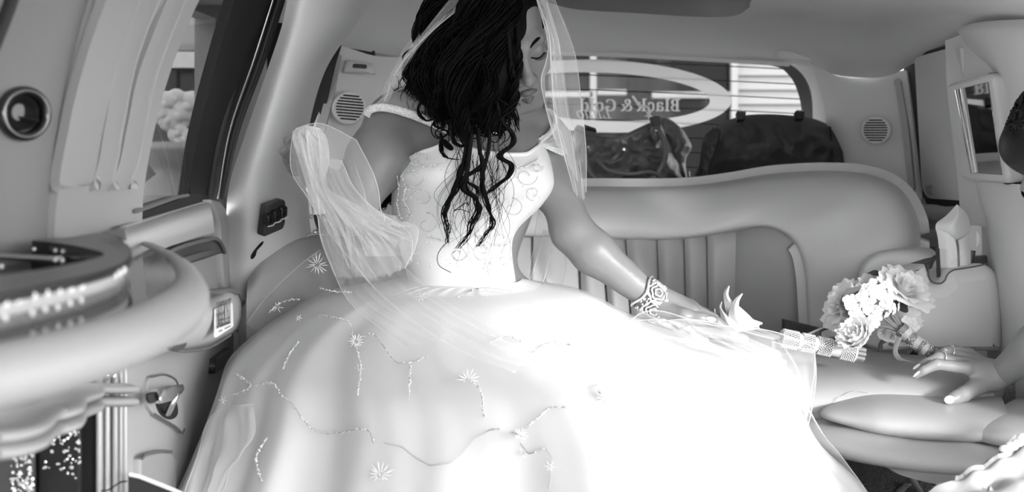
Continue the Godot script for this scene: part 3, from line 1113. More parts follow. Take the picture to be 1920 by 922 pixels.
# ================= emergency-exit door, driver side
func build_side_door() -> void:
	door_pl = pln(P(265, 400, 1.5), P(430, 400, 2.25), P(430, 800, 2.22))
	# window: glass, gasket, inner weather strip
	var w := thing("window_3", "driver-side door window with thick black seals", "window", on(door_pl, 330, 390))
	w.set_meta("kind", "structure")
	var gp := on(door_pl, 330, 390)
	obj("pane", flat_plate(door_pl, [150, 420, 300, -60, 520, -60, 400, 372, 262, 408], -0.05, 0.004, 0.0005), M.tint_dark, w)
	var s := Shape.new()
	# rear seal: three dark ribs leaning with the pillar
	var ribs := [[452, -40, 405, 120, 372, 250, 352, 372], [478, -40, 430, 120, 395, 250, 376, 372], [520, -40, 470, 110, 425, 250, 404, 380], [548, -40, 500, 110, 452, 240, 420, 372]]
	var rowsr := []
	for k in 4:
		var r := []
		for j in 4: r.append(Vector3(ribs[k][2 * j], ribs[k][2 * j + 1], 2.02 + 0.06 * k + 0.03 * j))
		rowsr.append(r)
	solid(s, patch_rows(rowsr, 30, 12), 0.02)
	obj("rear_seal", s, M.rubber, w)
	s = Shape.new()
	tube(s, cr(line3([500, -40, 2.14, 452, 110, 2.16, 412, 250, 2.18, 392, 372, 2.2]), 30), 0.008, 8)
	tube(s, cr(line3([535, -40, 2.18, 488, 110, 2.18, 440, 245, 2.2, 415, 372, 2.22]), 30), 0.006, 8)
	obj("seal_lip", s, mat(0.05, 0.4), w)
	s = Shape.new()
	tube(s, cr(line3([524, -40, 2.14, 476, 110, 2.15, 430, 245, 2.17, 408, 372, 2.19]), 30), 0.0025, 6)
	obj("chrome_line", s, M.steel, w)
	s = Shape.new()
	plate(s, onl(door_pl, [250, 400, 345, 368, 388, 364, 392, 376, 262, 414, 250, 418], -0.005), door_pl.normal, 0.03, 0.003)
	obj("sill_seal", s, M.rubber, w)
	s = Shape.new()
	tube(s, [on(door_pl, 255, 396, 0.0), on(door_pl, 330, 370, 0.0), on(door_pl, 352, 366, 0.0)], 0.003, 8)
	obj("sill_strip", s, mat(0.15, 0.5), w)
	# panel
	var d := thing("door_1", "emergency exit door panel with armrest pull and sticker", "door", on(door_pl, 330, 922))
	d.set_meta("kind", "structure")
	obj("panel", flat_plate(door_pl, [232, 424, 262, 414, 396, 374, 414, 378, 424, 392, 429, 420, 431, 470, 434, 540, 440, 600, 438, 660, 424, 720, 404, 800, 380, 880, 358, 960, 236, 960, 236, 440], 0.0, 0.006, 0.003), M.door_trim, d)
	# swelling upper pad
	s = Shape.new()
	var pad := []
	var def := [[232, 428, 300, 406, 360, 387, 392, 378], [232, 442, 300, 420, 362, 401, 396, 392], [232, 466, 300, 444, 362, 424, 400, 412], [232, 492, 300, 468, 362, 447, 402, 436]]
	var offs := [0.0, 0.028, 0.034, 0.02]
	for k in 4:
		var r := PackedVector3Array()
		var c := cru(px3(def[k], 0), 20)
		for q in c: r.append(on(door_pl, q.x, q.y, offs[k]))
		pad.append(r)
	var fine := []
	for k in 13:
		var r := PackedVector3Array()
		for c in 21:
			var colm := [pad[0][c], pad[1][c], pad[2][c], pad[3][c]]
			r.append(cru(colm, 12)[k])
		fine.append(r)
	solid(s, fine, 0.01)
	obj("upper_pad", s, M.pale_door, d)
	# end cap of the door at the rear edge
	obj("edge_cap", flat_plate(door_pl, smooth_poly([398, 376, 412, 380, 424, 396, 429, 430, 431, 500, 432, 560, 422, 540, 416, 470, 412, 420], 40), 0.012, 0.02, 0.006), M.door_trim, d)
	# grab recess: dark hollow with a pale lower lip
	var rec := [296, 486, 330, 466, 372, 453, 400, 447, 411, 452, 419, 466, 421, 473, 380, 487, 340, 500, 305, 512]
	obj("grab_recess", flat_plate(door_pl, rec, 0.014, 0.02, 0.002), mat(0.03, 0.3), d)
	s = Shape.new()
	tube(s, cr(onl(door_pl, [290, 490, 330, 466, 372, 453, 400, 447, 411, 452, 419, 466, 421, 473], 0.016), 30), 0.004, 8)
	obj("recess_rim", s, mat(0.12, 0.4), d)
	obj("recess_bowl", flat_plate(door_pl, smooth_poly([330, 490, 365, 476, 400, 468, 398, 478, 360, 490, 335, 498], 30), 0.018, 0.006, 0.002), mat(0.09, 0.35), d)
	# armrest
	s = Shape.new()
	var arm := []
	var ap := [[240, 600, 320, 575, 390, 552, 430, 540, 452, 556], [240, 612, 320, 590, 390, 566, 434, 552, 454, 566], [240, 640, 320, 622, 392, 600, 436, 585, 455, 588], [240, 676, 320, 656, 390, 640, 432, 622, 452, 612], [240, 690, 322, 660, 392, 650, 432, 628, 448, 616]]
	var ao := [0.02, 0.075, 0.085, 0.06, 0.0]
	for k in 5:
		var r := PackedVector3Array()
		var c := cru(px3(ap[k], 0), 24)
		for j in 25: r.append(on(door_pl, c[j].x, c[j].y, ao[k] * (1.0 - 0.7 * pow(j / 24.0, 6.0))))
		arm.append(r)
	fine = []
	for k in 17: fine.append(PackedVector3Array())
	for c in 25:
		var t := cru([arm[0][c], arm[1][c], arm[2][c], arm[3][c], arm[4][c]], 16)
		for k in 17: fine[k].append(t[k])
	solid(s, fine, 0.02)
	obj("armrest", s, M.pale_door, d)
	obj("armrest_top", flat_plate(door_pl, round_poly([382, 552, 398, 544, 446, 538, 454, 552, 440, 556, 430, 556, 390, 566], 5), 0.06, 0.02, 0.006), mat(0.17, 0.4), d)
	obj("pull_opening", flat_plate(door_pl, smooth_poly([316, 651, 330, 642, 345, 635, 352, 640, 346, 654, 332, 656], 30), 0.07, 0.01, 0.002), mat(0.05, 0.4), d)
	s = Shape.new()
	tube(s, cr(onl(door_pl, [318, 652, 335, 657, 360, 657, 395, 650, 432, 628], 0.055), 24), 0.0025, 6)
	obj("armrest_seam", s, M.groove, d)
	# sticker
	var st := flat_plate(door_pl, round_poly([404, 578, 436, 566, 438, 612, 404, 634], 4), 0.088, 0.002, 0.0005)
	var stick := obj("sticker", st, mat(0.8, 0.5), d)
	var ex := (on(door_pl, 430, 571, 0.09) - on(door_pl, 408, 579, 0.09))
	var xdir := ex.normalized()
	var ydir := door_pl.normal.cross(xdir).normalized()
	var ink := mat(0.10, 0.8)
	var lt := TextMesh.new()
	var sf := SystemFont.new()
	sf.font_names = PackedStringArray(["Droid Sans"])
	sf.font_weight = 400
	lt.font = sf
	lt.text = "EMERGENCY EXIT"
	lt.font_size = 24
	lt.depth = 0.02
	var tw := lt.get_aabb().size
	var o := obm("lettering", lt, ink, stick)
	var kx := ex.length() * 1.22 / tw.x
	o.basis = Basis(xdir * kx, ydir * kx * 3.0, door_pl.normal * kx * 0.3)
	o.position = on(door_pl, 420, 586, 0.0905) - base_of(stick)
	for q in [[412, 600, 418, 598, 2.0], [420, 599, 432, 594, 1.0], [410, 607, 415, 605, 1.0], [414, 611, 430, 604, 2.6], [422, 616, 432, 611, 1.0], [411, 621, 416, 619, 1.4], [424, 608, 432, 605, 1.0]]:
		s = Shape.new()
		tube(s, [on(door_pl, q[0], q[1], 0.089), on(door_pl, q[2], q[3], 0.089)], 0.0006 * q[4], 5)
		obj("printed_line", s, ink, stick)
	# reflector
	obj("reflector", flat_plate(door_pl, [406, 672, 433, 652, 431, 684, 404, 700], 0.012, 0.012, 0.002), mat(0.09, 0.3), d)
	# door handle
	var h := obj("handle_recess", flat_plate(door_pl, smooth_poly([284, 706, 310, 702, 330, 712, 336, 730, 344, 770, 346, 800, 342, 812, 330, 800, 310, 788, 290, 776, 277, 756, 276, 730], 60), 0.006, 0.012, 0.002), M.door_trim, d)
	obj("recess_hollow", flat_plate(door_pl, smooth_poly([296, 752, 318, 742, 330, 748, 334, 775, 322, 786, 304, 776], 30), 0.009, 0.004, 0.001), M.black, h)
	s = Shape.new()
	var hr := [[278, 732, 0.012, 300, 726, 0.03, 325, 722, 0.035, 343, 720, 0.02], [276, 742, 0.012, 300, 738, 0.036, 326, 733, 0.04, 346, 728, 0.022], [280, 756, 0.012, 300, 756, 0.034, 322, 750, 0.034, 342, 736, 0.02]]
	var hrows := []
	for r in hr:
		var c := cru(tri3(r), 16)
		var o2 := PackedVector3Array()
		for q in c: o2.append(on(door_pl, q.x, q.y, q.z))
		hrows.append(o2)
	solid(s, hrows, 0.006)
	obj("handle_lever", s, M.steel, h)
	s = Shape.new()
	tube(s, [on(door_pl, 330, 740, 0.026), on(door_pl, 322, 760, 0.024), on(door_pl, 315, 774, 0.014)], 0.005, 8)
	obj("lever_arm", s, M.steel, h)
	obj("lever_hole", flat_plate(door_pl, smooth_poly([279, 738, 290, 734, 298, 736, 294, 752, 284, 756, 278, 748], 20), 0.03, 0.003, 0.001), M.black, h)
	s = Shape.new()
	tube(s, cr(onl(door_pl, [284, 706, 310, 702, 330, 712, 336, 730], 0.007), 14), 0.0015, 5)
	tube(s, cr(onl(door_pl, [290, 776, 310, 788, 330, 800, 342, 812, 346, 804], 0.007), 14), 0.0015, 5)
	obj("recess_seam", s, M.groove, h)
	# map pocket
	obj("map_pocket", flat_plate(door_pl, round_poly([266, 856, 300, 845, 322, 846, 330, 858, 332, 960, 262, 960], 6), 0.01, 0.012, 0.004), mat(0.28, 0.55), d)
	s = Shape.new()
	tube(s, cr(onl(door_pl, [266, 860, 274, 851, 300, 845, 322, 846], 0.012), 14), 0.002, 5)
	obj("pocket_lip", s, M.groove, d)
	# plain pillar panel between bar and door
	s = Shape.new()
	var rows := [tri3([226, 600, 1.52, 262, 600, 1.54, 290, 600, 1.6]), tri3([226, 760, 1.52, 258, 760, 1.54, 280, 760, 1.6]), tri3([226, 980, 1.52, 256, 980, 1.54, 272, 980, 1.6])]
	struct("trim_13", patch(rows, 10, 10, 0.02), M.door_trim)

# ================= upholstery
func build_seats() -> void:
	# rear sofa: tall rolled backrest with a recessed pleated panel
	var sofa := thing("rear_sofa", "pale leather rear sofa whose rolled backrest frames a pleated panel", "sofa", P(1200, 700, 2.7))
	var s := Shape.new()
	var rows := [
		tri3([800, 372, 2.91, 900, 372, 2.91, 1100, 366, 2.91, 1200, 364, 2.91, 1290, 360, 2.90, 1370, 349, 2.88, 1450, 335, 2.86, 1550, 329, 2.83, 1630, 334, 2.8, 1690, 362, 2.72, 1722, 420, 2.66, 1726, 480, 2.64, 1726, 620, 2.64]),
		tri3([800, 355, 2.86, 900, 355, 2.86, 1100, 350, 2.86, 1200, 350, 2.86, 1290, 348, 2.85, 1370, 338, 2.83, 1450, 325, 2.81, 1550, 320, 2.76, 1630, 327, 2.7, 1684, 352, 2.64, 1716, 400, 2.6, 1723, 450, 2.58, 1723, 620, 2.58]),
		tri3([800, 362, 2.74, 900, 362, 2.74, 1100, 358, 2.74, 1200, 358, 2.74, 1290, 356, 2.73, 1370, 348, 2.71, 1450, 336, 2.69, 1550, 332, 2.64, 1615, 342, 2.58, 1662, 366, 2.54, 1690, 410, 2.5, 1700, 460, 2.49, 1700, 620, 2.49]),
		tri3([800, 400, 2.67, 900, 400, 2.67, 1100, 398, 2.67, 1200, 400, 2.67, 1290, 399, 2.66, 1370, 388, 2.64, 1440, 378, 2.62, 1515, 378, 2.58, 1570, 396, 2.53, 1610, 430, 2.5, 1632, 470, 2.47, 1640, 520, 2.46, 1640, 640, 2.46]),
		tri3([800, 436, 2.66, 900, 436, 2.66, 1090, 440, 2.66, 1180, 442, 2.66, 1260, 442, 2.65, 1330, 434, 2.63, 1400, 422, 2.62, 1446, 420, 2.59, 1484, 434, 2.56, 1510, 465, 2.54, 1522, 510, 2.52, 1526, 570, 2.52, 1530, 660, 2.52]),
		tri3([800, 444, 2.70, 900, 444, 2.70, 1088, 449, 2.70, 1176, 451, 2.70, 1254, 451, 2.69, 1324, 443, 2.67, 1398, 431, 2.66, 1436, 428, 2.64, 1470, 440, 2.61, 1498, 470, 2.59, 1508, 515, 2.58, 1513, 575, 2.57, 1518, 665, 2.57]),
	]
	solid(s, patch_rows(rows, 110, 50), 0.02)
	obj("backrest_roll", s, M.seat, sofa)
	# pleats: each its own panel, swelling between the folds
	var tops := [800, 900, 1000, 1085, 1130, 1174, 1233, 1283, 1326, 1380, 1515]
	var bots := [800, 900, 1000, 1096, 1148, 1190, 1240, 1290, 1330, 1376, 1522]
	var yt := func(x: float) -> float:
		return 446.0 + 5.0 * smoothstep(1050, 1200, x) - 24.0 * smoothstep(1240, 1440, x) + 50.0 * smoothstep(1440, 1520, x) * smoothstep(1440, 1520, x)
	for k in tops.size() - 1:
		var rr := []
		for r in 7:
			var t := r / 6.0
			var row := []
			var n := 9 if k == tops.size() - 2 else 5
			for c in n:
				var q := c / float(n - 1)
				var xt := lerpf(tops[k], tops[k + 1], q)
				var x := lerpf(xt, lerpf(bots[k], bots[k + 1], q), t)
				var y0: float = (yt as Callable).call(xt) - 4.0
				var y := lerpf(y0, 670.0, t)
				var z := 2.69 - 0.10 * smoothstep(1350, 1520, x)
				var bul := sin(PI * pow(q, 0.72))
				z -= 0.016 * bul * (0.5 + 0.5 * smoothstep(0, 0.2, t)) + (0.012 * (1.0 - q) if k < tops.size() - 2 else 0.0) - 0.006 * sin(q * 9.0 + k * 2.0) * smoothstep(0.3, 1.0, t) * bul
				row.append(Vector3(x, y, z))
			rr.append(row)
		obj("pleat", patch(rr, 14, 24, 0.008), M.pleat, sofa)
	# seam that runs over the roll near its end
	s = Shape.new()
	roll(s, tri3([690, 726, 2.36, 800, 726, 2.36, 1200, 726, 2.36, 1316, 726, 2.36]), [34.0, 36.0, 36.0, 34.0], [0.30, 0.30, 0.30, 0.28], 30, 28, 3.0)
	obj("seat_cushion", s, M.seat, sofa)
	s = Shape.new()
	var b0 := P(520, 990, 2.4)
	box(s, Vector3(0.05, 0.05, -2.40), Vector3(0.62, 0.1, 0.5))
	obj("base", s, M.seat_dark, sofa)

	# end cushion, driver side
	var ec := thing("corner_seat", "grey padded corner seat between the driver-side pillar and the bride", "seat", P(560, 700, 2.35))
	s = Shape.new()
	rows = [
		tri3([468, 520, 2.30, 492, 486, 2.34, 540, 452, 2.42, 590, 442, 2.5, 640, 442, 2.56, 684, 440, 2.58]),
		tri3([464, 532, 2.20, 494, 494, 2.23, 545, 460, 2.31, 595, 452, 2.40, 645, 452, 2.46, 684, 450, 2.5]),
		tri3([462, 580, 2.15, 500, 560, 2.18, 560, 545, 2.25, 610, 535, 2.34, 650, 530, 2.40, 684, 530, 2.43]),
		tri3([462, 720, 2.15, 500, 720, 2.18, 560, 720, 2.26, 610, 720, 2.34, 650, 720, 2.40, 684, 720, 2.43]),
	]
	solid(s, patch_rows(rows, 40, 30), 0.03)
	obj("cushion", s, M.seat_dark, ec)
	s = Shape.new()
	tube(s, cr(line3([468, 519, 2.29, 492, 485, 2.33, 540, 451, 2.41, 590, 441, 2.49, 640, 441, 2.55, 684, 439, 2.57]), 40), 0.003, 6)
	obj("welt", s, M.groove, ec)

	# kerb-side bench: thick cushion over two rolls and a plinth
	var bench := thing("side_bench", "pale leather side bench with stacked rolled edges curving along the kerb side", "bench", P(1700, 900, 2.05))
	s = Shape.new()
	roll(s, tri3([1400, 728, 2.22, 1500, 726, 2.19, 1620, 718, 2.16, 1740, 720, 2.13, 1830, 724, 2.10, 1876, 730, 2.08]), [54.0, 51.0, 44.0, 38.0, 31.0, 20.0], [0.19, 0.19, 0.19, 0.175, 0.16, 0.1], 60, 36, 2.5)
	obj("cushion", s, M.bench, bench)
	var cs := skin_of([s.v])
	s = Shape.new()
	for k in 30:
		var c := cr(px3([1552, 768, 1560, 756, 1574, 744, 1592, 736, 1612, 732, 1628, 736], 0.0), 29)
		ball(s, P(c[k].x, c[k].y, cs.z_at(c[k].x, c[k].y) - 0.0005), Vector3.ONE * 0.0009, 6, 4)
	tag(obj("stitching", s, M.seat_dark, bench), "", "", "", "stuff")
	s = Shape.new()
	roll(s, tri3([1566, 765, 2.00, 1586, 767, 1.988, 1640, 770, 1.975, 1720, 777, 1.955, 1810, 783, 1.93, 1884, 785, 1.91]), [8.0, 18.0, 29.0, 32.0, 29.0, 27.0], [0.04, 0.08, 0.11, 0.12, 0.12, 0.12], 50, 30, 2.3)
	obj("upper_roll", s, M.bench, bench)
	s = Shape.new()
	roll(s, tri3([1880, 787, 1.915, 1930, 792, 1.89, 2000, 800, 1.86]), [25.0, 31.0, 33.0], [0.13, 0.14, 0.14], 20, 30, 2.6)
	obj("upper_roll_end", s, M.bench, bench)
	s = Shape.new()
	roll(s, tri3([1380, 786, 2.16, 1500, 793, 2.11, 1580, 797, 2.05, 1650, 815, 1.97, 1740, 828, 1.93, 1830, 833, 1.9, 1896, 834, 1.885, 1914, 834, 1.89]), [22.0, 23.0, 24.0, 31.0, 30.0, 28.0, 26.0, 12.0], [0.14, 0.14, 0.14, 0.14, 0.15, 0.15, 0.14, 0.06], 70, 30, 2.5)
	obj("lower_roll", s, M.bench, bench)
	s = Shape.new()
	rows = [
		tri3([1380, 800, 2.16, 1500, 806, 2.1, 1580, 812, 2.04, 1640, 838, 1.95, 1740, 850, 1.91, 1840, 858, 1.88, 1990, 862, 1.86]),
		tri3([1380, 830, 2.14, 1500, 832, 2.09, 1580, 838, 2.03, 1644, 856, 1.94, 1740, 872, 1.91, 1840, 884, 1.88, 1990, 890, 1.86]),
		tri3([1380, 846, 2.16, 1500, 850, 2.1, 1580, 860, 2.03, 1650, 872, 1.95, 1700, 894, 1.92, 1800, 914, 1.9, 1990, 930, 1.88]),
	]
	solid(s, patch_rows(rows, 60, 20), 0.05)
	obj("plinth", s, M.bench, bench)
	# carpeted riser beyond the end of the cushion
	s = Shape.new()
	plate(s, line([1872, 700, 1960, 688, 1960, 790, 1872, 790], 2.14), Vector3(-0.1, 0.1, 1), 0.03, 0.004)
	obj("carpeted_riser", s, mat(0.3, 1.0, {"heightmap_enabled": true, "heightmap_texture": M.carpet.heightmap_texture, "heightmap_scale": 0.8, "uv1_triplanar": true, "uv1_world_triplanar": true, "uv1_scale": Vector3.ONE * 5.0}), bench)
	# console block with tissue well
	var con := thing("console", "padded grey console block with a notched tissue well beside the bench", "console", P(1780, 690, 2.3))
	s = Shape.new()
	rows = [
		tri3([1606, 560, 2.44, 1612, 505, 2.45, 1640, 474, 2.46, 1700, 464, 2.46, 1740, 464, 2.46, 1756, 474, 2.45]),
		tri3([1606, 590, 2.41, 1614, 520, 2.41, 1645, 484, 2.41, 1700, 474, 2.41, 1745, 476, 2.39, 1758, 486, 2.38]),
		tri3([1608, 640, 2.39, 1625, 580, 2.39, 1660, 545, 2.41, 1705, 520, 2.39, 1748, 500, 2.36, 1760, 498, 2.35]),
		tri3([1610, 690, 2.38, 1640, 690, 2.38, 1680, 680, 2.39, 1715, 640, 2.37, 1752, 600, 2.35, 1762, 590, 2.34]),
	]
	solid(s, patch_rows(rows, 30, 24), 0.03)
	obj("wing", s, M.trim, con)
	# front block: outline with the notch, swelling face
	s = Shape.new()
	var out := open_poly([1650, 658, 1660, 600, 1690, 535, 1722, 505, 1742, 495], 16)
	out += open_poly([1743, 496, 1745, 510, 1746, 520, 1752, 528, 1763, 529, 1770, 524, 1776, 512, 1786, 504, 1800, 502], 14)
	out += open_poly([1806, 501, 1830, 497, 1852, 494, 1872, 506, 1884, 535, 1889, 600, 1890, 660], 20)
	plate(s, line(out, 2.24), Vector3(0.05, 0.1, 1), 0.10, 0.03, 5)
	obj("block", s, M.trim, con)
	s = Shape.new()
	tube(s, cr(line([1740, 496, 1741, 512, 1744, 524, 1752, 530, 1763, 531, 1771, 526, 1777, 514, 1788, 506, 1806, 503, 1830, 499, 1852, 494], 2.232), 50), 0.0016, 6)
	obj("well_rim", s, M.groove, con)
	s = Shape.new()
	plate(s, line([1700, 500, 1760, 480, 1880, 480, 1884, 520, 1880, 650, 1700, 650], 2.36), Vector3(0, 0, 1), 0.02, 0.004)
	obj("well_back", s, mat(0.12, 0.6), con)
	# slot for the cup in front of the console
	s = Shape.new()
	tube(s, cr(line([1650, 660, 1655, 640, 1690, 636, 1710, 645, 1718, 660], 2.22), 20), 0.004, 6)
	obj("base_loop", s, mat(0.12, 0.5), con)
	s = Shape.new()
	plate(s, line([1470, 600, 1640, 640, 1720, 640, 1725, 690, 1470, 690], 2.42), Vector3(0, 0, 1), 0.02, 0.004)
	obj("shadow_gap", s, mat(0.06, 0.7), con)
	# tissue and its clear holder
	var hold := thing("tissue_holder", "clear plastic tissue holder standing in the console well", "holder", P(1790, 530, 2.29))
	s = Shape.new()
	plate(s, line([1757, 466, 1826, 470, 1820, 502, 1757, 524], 2.27), Vector3(0, 0, 1), 0.003, 0.0008)
	obj("front_wall", s, M.glass, hold)
	s = Shape.new()
	plate(s, line([1754, 465, 1761, 466, 1764, 520, 1756, 520], 2.265), Vector3(-0.5, 0, 1), 0.01, 0.001)
	obj("side_wall", s, mat(0.05, 0.15), hold)
	s = Shape.new()
	plate(s, line([1820, 469, 1830, 470, 1826, 500, 1820, 500], 2.30), Vector3(0.3, 0, 1), 0.01, 0.001)
	obj("side_wall", s, mat(0.06, 0.15), hold)
	var tis := thing("tissue", "white paper tissue pulled up in folds from the clear holder", "tissue", P(1790, 500, 2.29))
	s = Shape.new()
	rows = [
		tri3([1794, 383, 2.31, 1796, 384, 2.31, 1798, 386, 2.31]),
		tri3([1774, 404, 2.30, 1795, 404, 2.28, 1812, 400, 2.31]),
		tri3([1755, 420, 2.29, 1788, 424, 2.26, 1819, 420, 2.31]),
		tri3([1757, 440, 2.29, 1790, 446, 2.275, 1817, 444, 2.30]),
		tri3([1762, 466, 2.29, 1796, 462, 2.30, 1818, 462, 2.29]),
		tri3([1766, 505, 2.29, 1798, 505, 2.31, 1820, 500, 2.29]),
	]
	solid(s, patch_rows(rows, 24, 30), 0.0012)
	obj("sheet", s, M.paper, tis)
	s = Shape.new()
	rows = [
		tri3([1757, 424, 2.288, 1772, 434, 2.275, 1790, 448, 2.262]),
		tri3([1759, 450, 2.286, 1776, 458, 2.270, 1794, 466, 2.266]),
		tri3([1764, 502, 2.286, 1780, 502, 2.272, 1796, 502, 2.274]),
	]
	solid(s, patch_rows(rows, 12, 16), 0.001)
	obj("fold", s, M.paper, tis)
	s = Shape.new()
	rows = [
		tri3([1818, 436, 2.30, 1808, 444, 2.28, 1797, 450, 2.266]),
		tri3([1820, 466, 2.292, 1810, 466, 2.276, 1799, 466, 2.27]),
		tri3([1820, 500, 2.288, 1812, 500, 2.276, 1800, 500, 2.276]),
	]
	solid(s, patch_rows(rows, 12, 16), 0.001)
	obj("fold", s, M.paper, tis)

# ================= grilles, lamp, switches, mirror, straps
func grille(label: String, c: Vector3, rx: float, ry: float, dx: Vector3, dy: Vector3) -> void:
	# dx, dy: directions across and up the panel
	var n := dx.cross(dy).normalized()
	if n.dot(Vector3(0, EYE, 0) - c) < 0: n = -n
	var t := thing("speaker_grille", label, "speaker", c, "round slotted loudspeaker grilles")
	var s := Shape.new()
	var pts := []
	for k in 48:
		var a := TAU * k / 48
		pts.append(c + dx * (rx * 1.26 * cos(a)) + dy * (ry * 1.26 * sin(a)) + n * 0.004)
	plate(s, pts, n, 0.01, 0.003)
	obj("disc", s, M.trim, t)
	for r in 9:
		var y := (4 - r) / 4.5
		var half := sqrt(1.0 - y * y * 0.86)
		var cuts: Array = [[-1.0, 1.0]] if (r == 0 or r == 8) else ([[-1.0, -0.04], [0.04, 1.0]] if r % 2 == 1 else [[-1.0, -0.52], [-0.44, 0.44], [0.52, 1.0]])
		for q in cuts:
			s = Shape.new()
			var a: Vector3 = c + dx * (rx * half * q[0] * 0.97) + dy * (ry * y) + n * 0.0045
			var b: Vector3 = c + dx * (rx * half * q[1] * 0.97) + dy * (ry * y) + n * 0.0045
			var hw := dy * (ry * 0.062)
			var rr := dx * (rx * 0.05)
			plate(s, [a - hw, a - hw * 0.5 - rr, a + hw * 0.5 - rr, a + hw, b + hw, b + hw * 0.5 + rr, b - hw * 0.5 + rr, b - hw], n, 0.002, 0.0004)
			obj("slot", s, M.black, t)

func build_fittings() -> void:
	var c := P(655, 202, 2.655)
	grille("round slotted speaker grille below the courtesy lamp on the driver-side quarter panel", c, 26.0 / F * 2.69, 25.0 / F * 2.69, (P(690, 205, 2.69) - P(620, 199, 2.655)).normalized(), (P(659, 170, 2.69) - P(651, 234, 2.67)).normalized())
	c = P(1643, 244, 2.93)
	grille("round slotted speaker grille beside the duffel on the kerb-side quarter panel", c, 24.0 / F * 2.95, 21.0 / F * 2.95, (P(1675, 244, 2.94) - P(1610, 244, 3.01)).normalized(), Vector3(-0.02, 1, 0.02).normalized())
	# courtesy lamp
	var t := thing("courtesy_lamp", "small pale courtesy lamp with a dark lens above the speaker grille", "lamp", P(675, 140, 2.68))
	var s := Shape.new()
	var n := Vector3(0.25, -0.05, 1)
	plate(s, line(round_poly([650, 112, 701, 117, 706, 140, 700, 138, 642, 136], 5), 2.67), n, 0.03, 0.01, 4)
	obj("housing", s, M.pale_trim, t)
	s = Shape.new()
	plate(s, line(round_poly([662, 119, 688, 121, 688, 129, 661, 127], 3.9), 2.665), n, 0.01, 0.001)
	obj("lens", s, mat(0.06, 0.3), t)
	# switch panel
	t = thing("switch_panel", "dark slanted plate with three rocker switches on the padded pillar", "switch panel", P(516, 440, 2.17))
	s = Shape.new()
	var pp := pln(P(497, 380, 2.15), P(535, 374, 2.185), P(495, 440, 2.16))
	s = flat_plate(pp, round_poly([501, 386, 533, 374, 536, 380, 535, 418, 531, 429, 496, 444, 494, 440], 3), 0.008, 0.02, 0.002)
	obj("plate", s, mat(0.05, 0.25), t)
	for k in 3:
		var x := 508.0 + 13.0 * k
		var y := 410.0 - 7.0 * k
		s = flat_plate(pp, round_poly([x - 6.5, y - 6, x + 5, y - 10, x + 7, y - 6, x + 6, y + 10, x - 6, y + 15, x - 7, y + 10], 3), 0.02, 0.014, 0.004)
		var b := obj("rocker", s, M.gloss_black, t)
		s = Shape.new()
		tube(s, cr(onl(pp, [x - 5.5, y + 14.5, x + 2, y + 13, x + 6, y + 10.5, x + 6.5, y + 8], 0.02), 8), 0.0014, 5)
		obj("light_line", s, M.pale_trim, b)
	# seat belt hanging at the corner seat: metal tongue and dark webbing
	t = thing("belt_stalk", "bright metal seat belt stalk standing on the corner seat edge", "seat belt", P(590, 445, 2.34))
	s = Shape.new()
	var rows := [tri3([576, 361, 2.34, 584, 363, 2.34]), tri3([578, 385, 2.34, 586, 385, 2.34]), tri3([580, 410, 2.34, 588, 408, 2.34]), tri3([584, 440, 2.34, 596, 437, 2.34])]
	solid(s, patch_rows(rows, 4, 20), 0.006)
	obj("bracket", s, mat(0.75, 0.3, {"metallic": 0.3}), t)
	s = Shape.new()
	tube(s, line([575, 442, 584, 440, 596, 439], 2.335), 0.005, 8)
	obj("foot", s, M.steel, t)
	for q in [[591, 435, 0.006], [583, 407, 0.003]]:
		s = Shape.new()
		ball(s, P(q[0], q[1], 2.335), Vector3.ONE * float(q[2]), 10, 6)
		obj("rivet", s, M.steel, t)
	s = Shape.new()
	rows = [tri3([586, 386, 2.355, 600, 395, 2.36]), tri3([588, 405, 2.355, 606, 408, 2.36]), tri3([594, 424, 2.355, 610, 424, 2.36]), tri3([600, 438, 2.355, 614, 438, 2.36])]
	solid(s, patch_rows(rows, 6, 14), 0.004)
	obj("webbing", s, M.black, t)
	# latch showing at the pillar foot
	t = thing("latch_lever", "small black latch lever low on the padded pillar beside the corner seat", "latch", P(476, 480, 2.17))
	s = Shape.new()
	plate(s, line(smooth_poly([471, 486, 470, 480, 476, 470, 488, 456, 494, 453, 492, 459, 482, 470, 480, 478, 476, 484], 36), 2.16), Vector3(0.2, 0, 1), 0.012, 0.002)
	obj("lever", s, M.black, t)
	# round black vent on the near pillar
	t = thing("air_vent", "round gloss black ball vent on the driver-side pillar above the bar", "vent", P(45, 213, 1.07))
	var vp := pln(P(0, 213, 1.125), P(80, 213, 1.160), P(0, 330, 1.125))
	n = vp.normal
	c = on(vp, 45, 213, 0.003)
	s = Shape.new()
	lathe(s, c, n, [Vector2(0.0275, -0.03), Vector2(0.0275, 0.002), Vector2(0.0262, 0.0055), Vector2(0.023, 0.007), Vector2(0.0195, 0.005), Vector2(0.018, 0.0), Vector2(0.018, -0.01)], 56)
	obj("bezel", s, M.gloss_black, t)
	s = Shape.new()
	lathe(s, c + Vector3(-0.003, 0.001, 0), n, [Vector2(0.0185, -0.004), Vector2(0.0175, 0.003), Vector2(0.0155, 0.0045), Vector2(0.014, 0.002), Vector2(0.008, -0.001), Vector2(0.0, -0.002)], 48)
	obj("ball", s, mat(0.01, 0.4, {"metallic_specular": 0.15}), t)
	s = Shape.new()
	tube(s, [c + Vector3(-0.02, 0.002, 0.001), c + Vector3(-0.004, -0.004, 0.0), c + Vector3(0.013, -0.007, -0.004)], 0.0016, 6)
	obj("vane", s, M.black, t)
	s = Shape.new()
	tube(s, cr(line3([34, -40, 1.02, 14, 20, 1.0, -14, 90, 0.98]), 16), 0.006, 8)
	struct("trim_15", s, M.rubber)
	# framed mirror
	var mp := pln(P(1780, 170, 2.45), P(1850, 150, 2.24), P(1808, 330, 2.39))
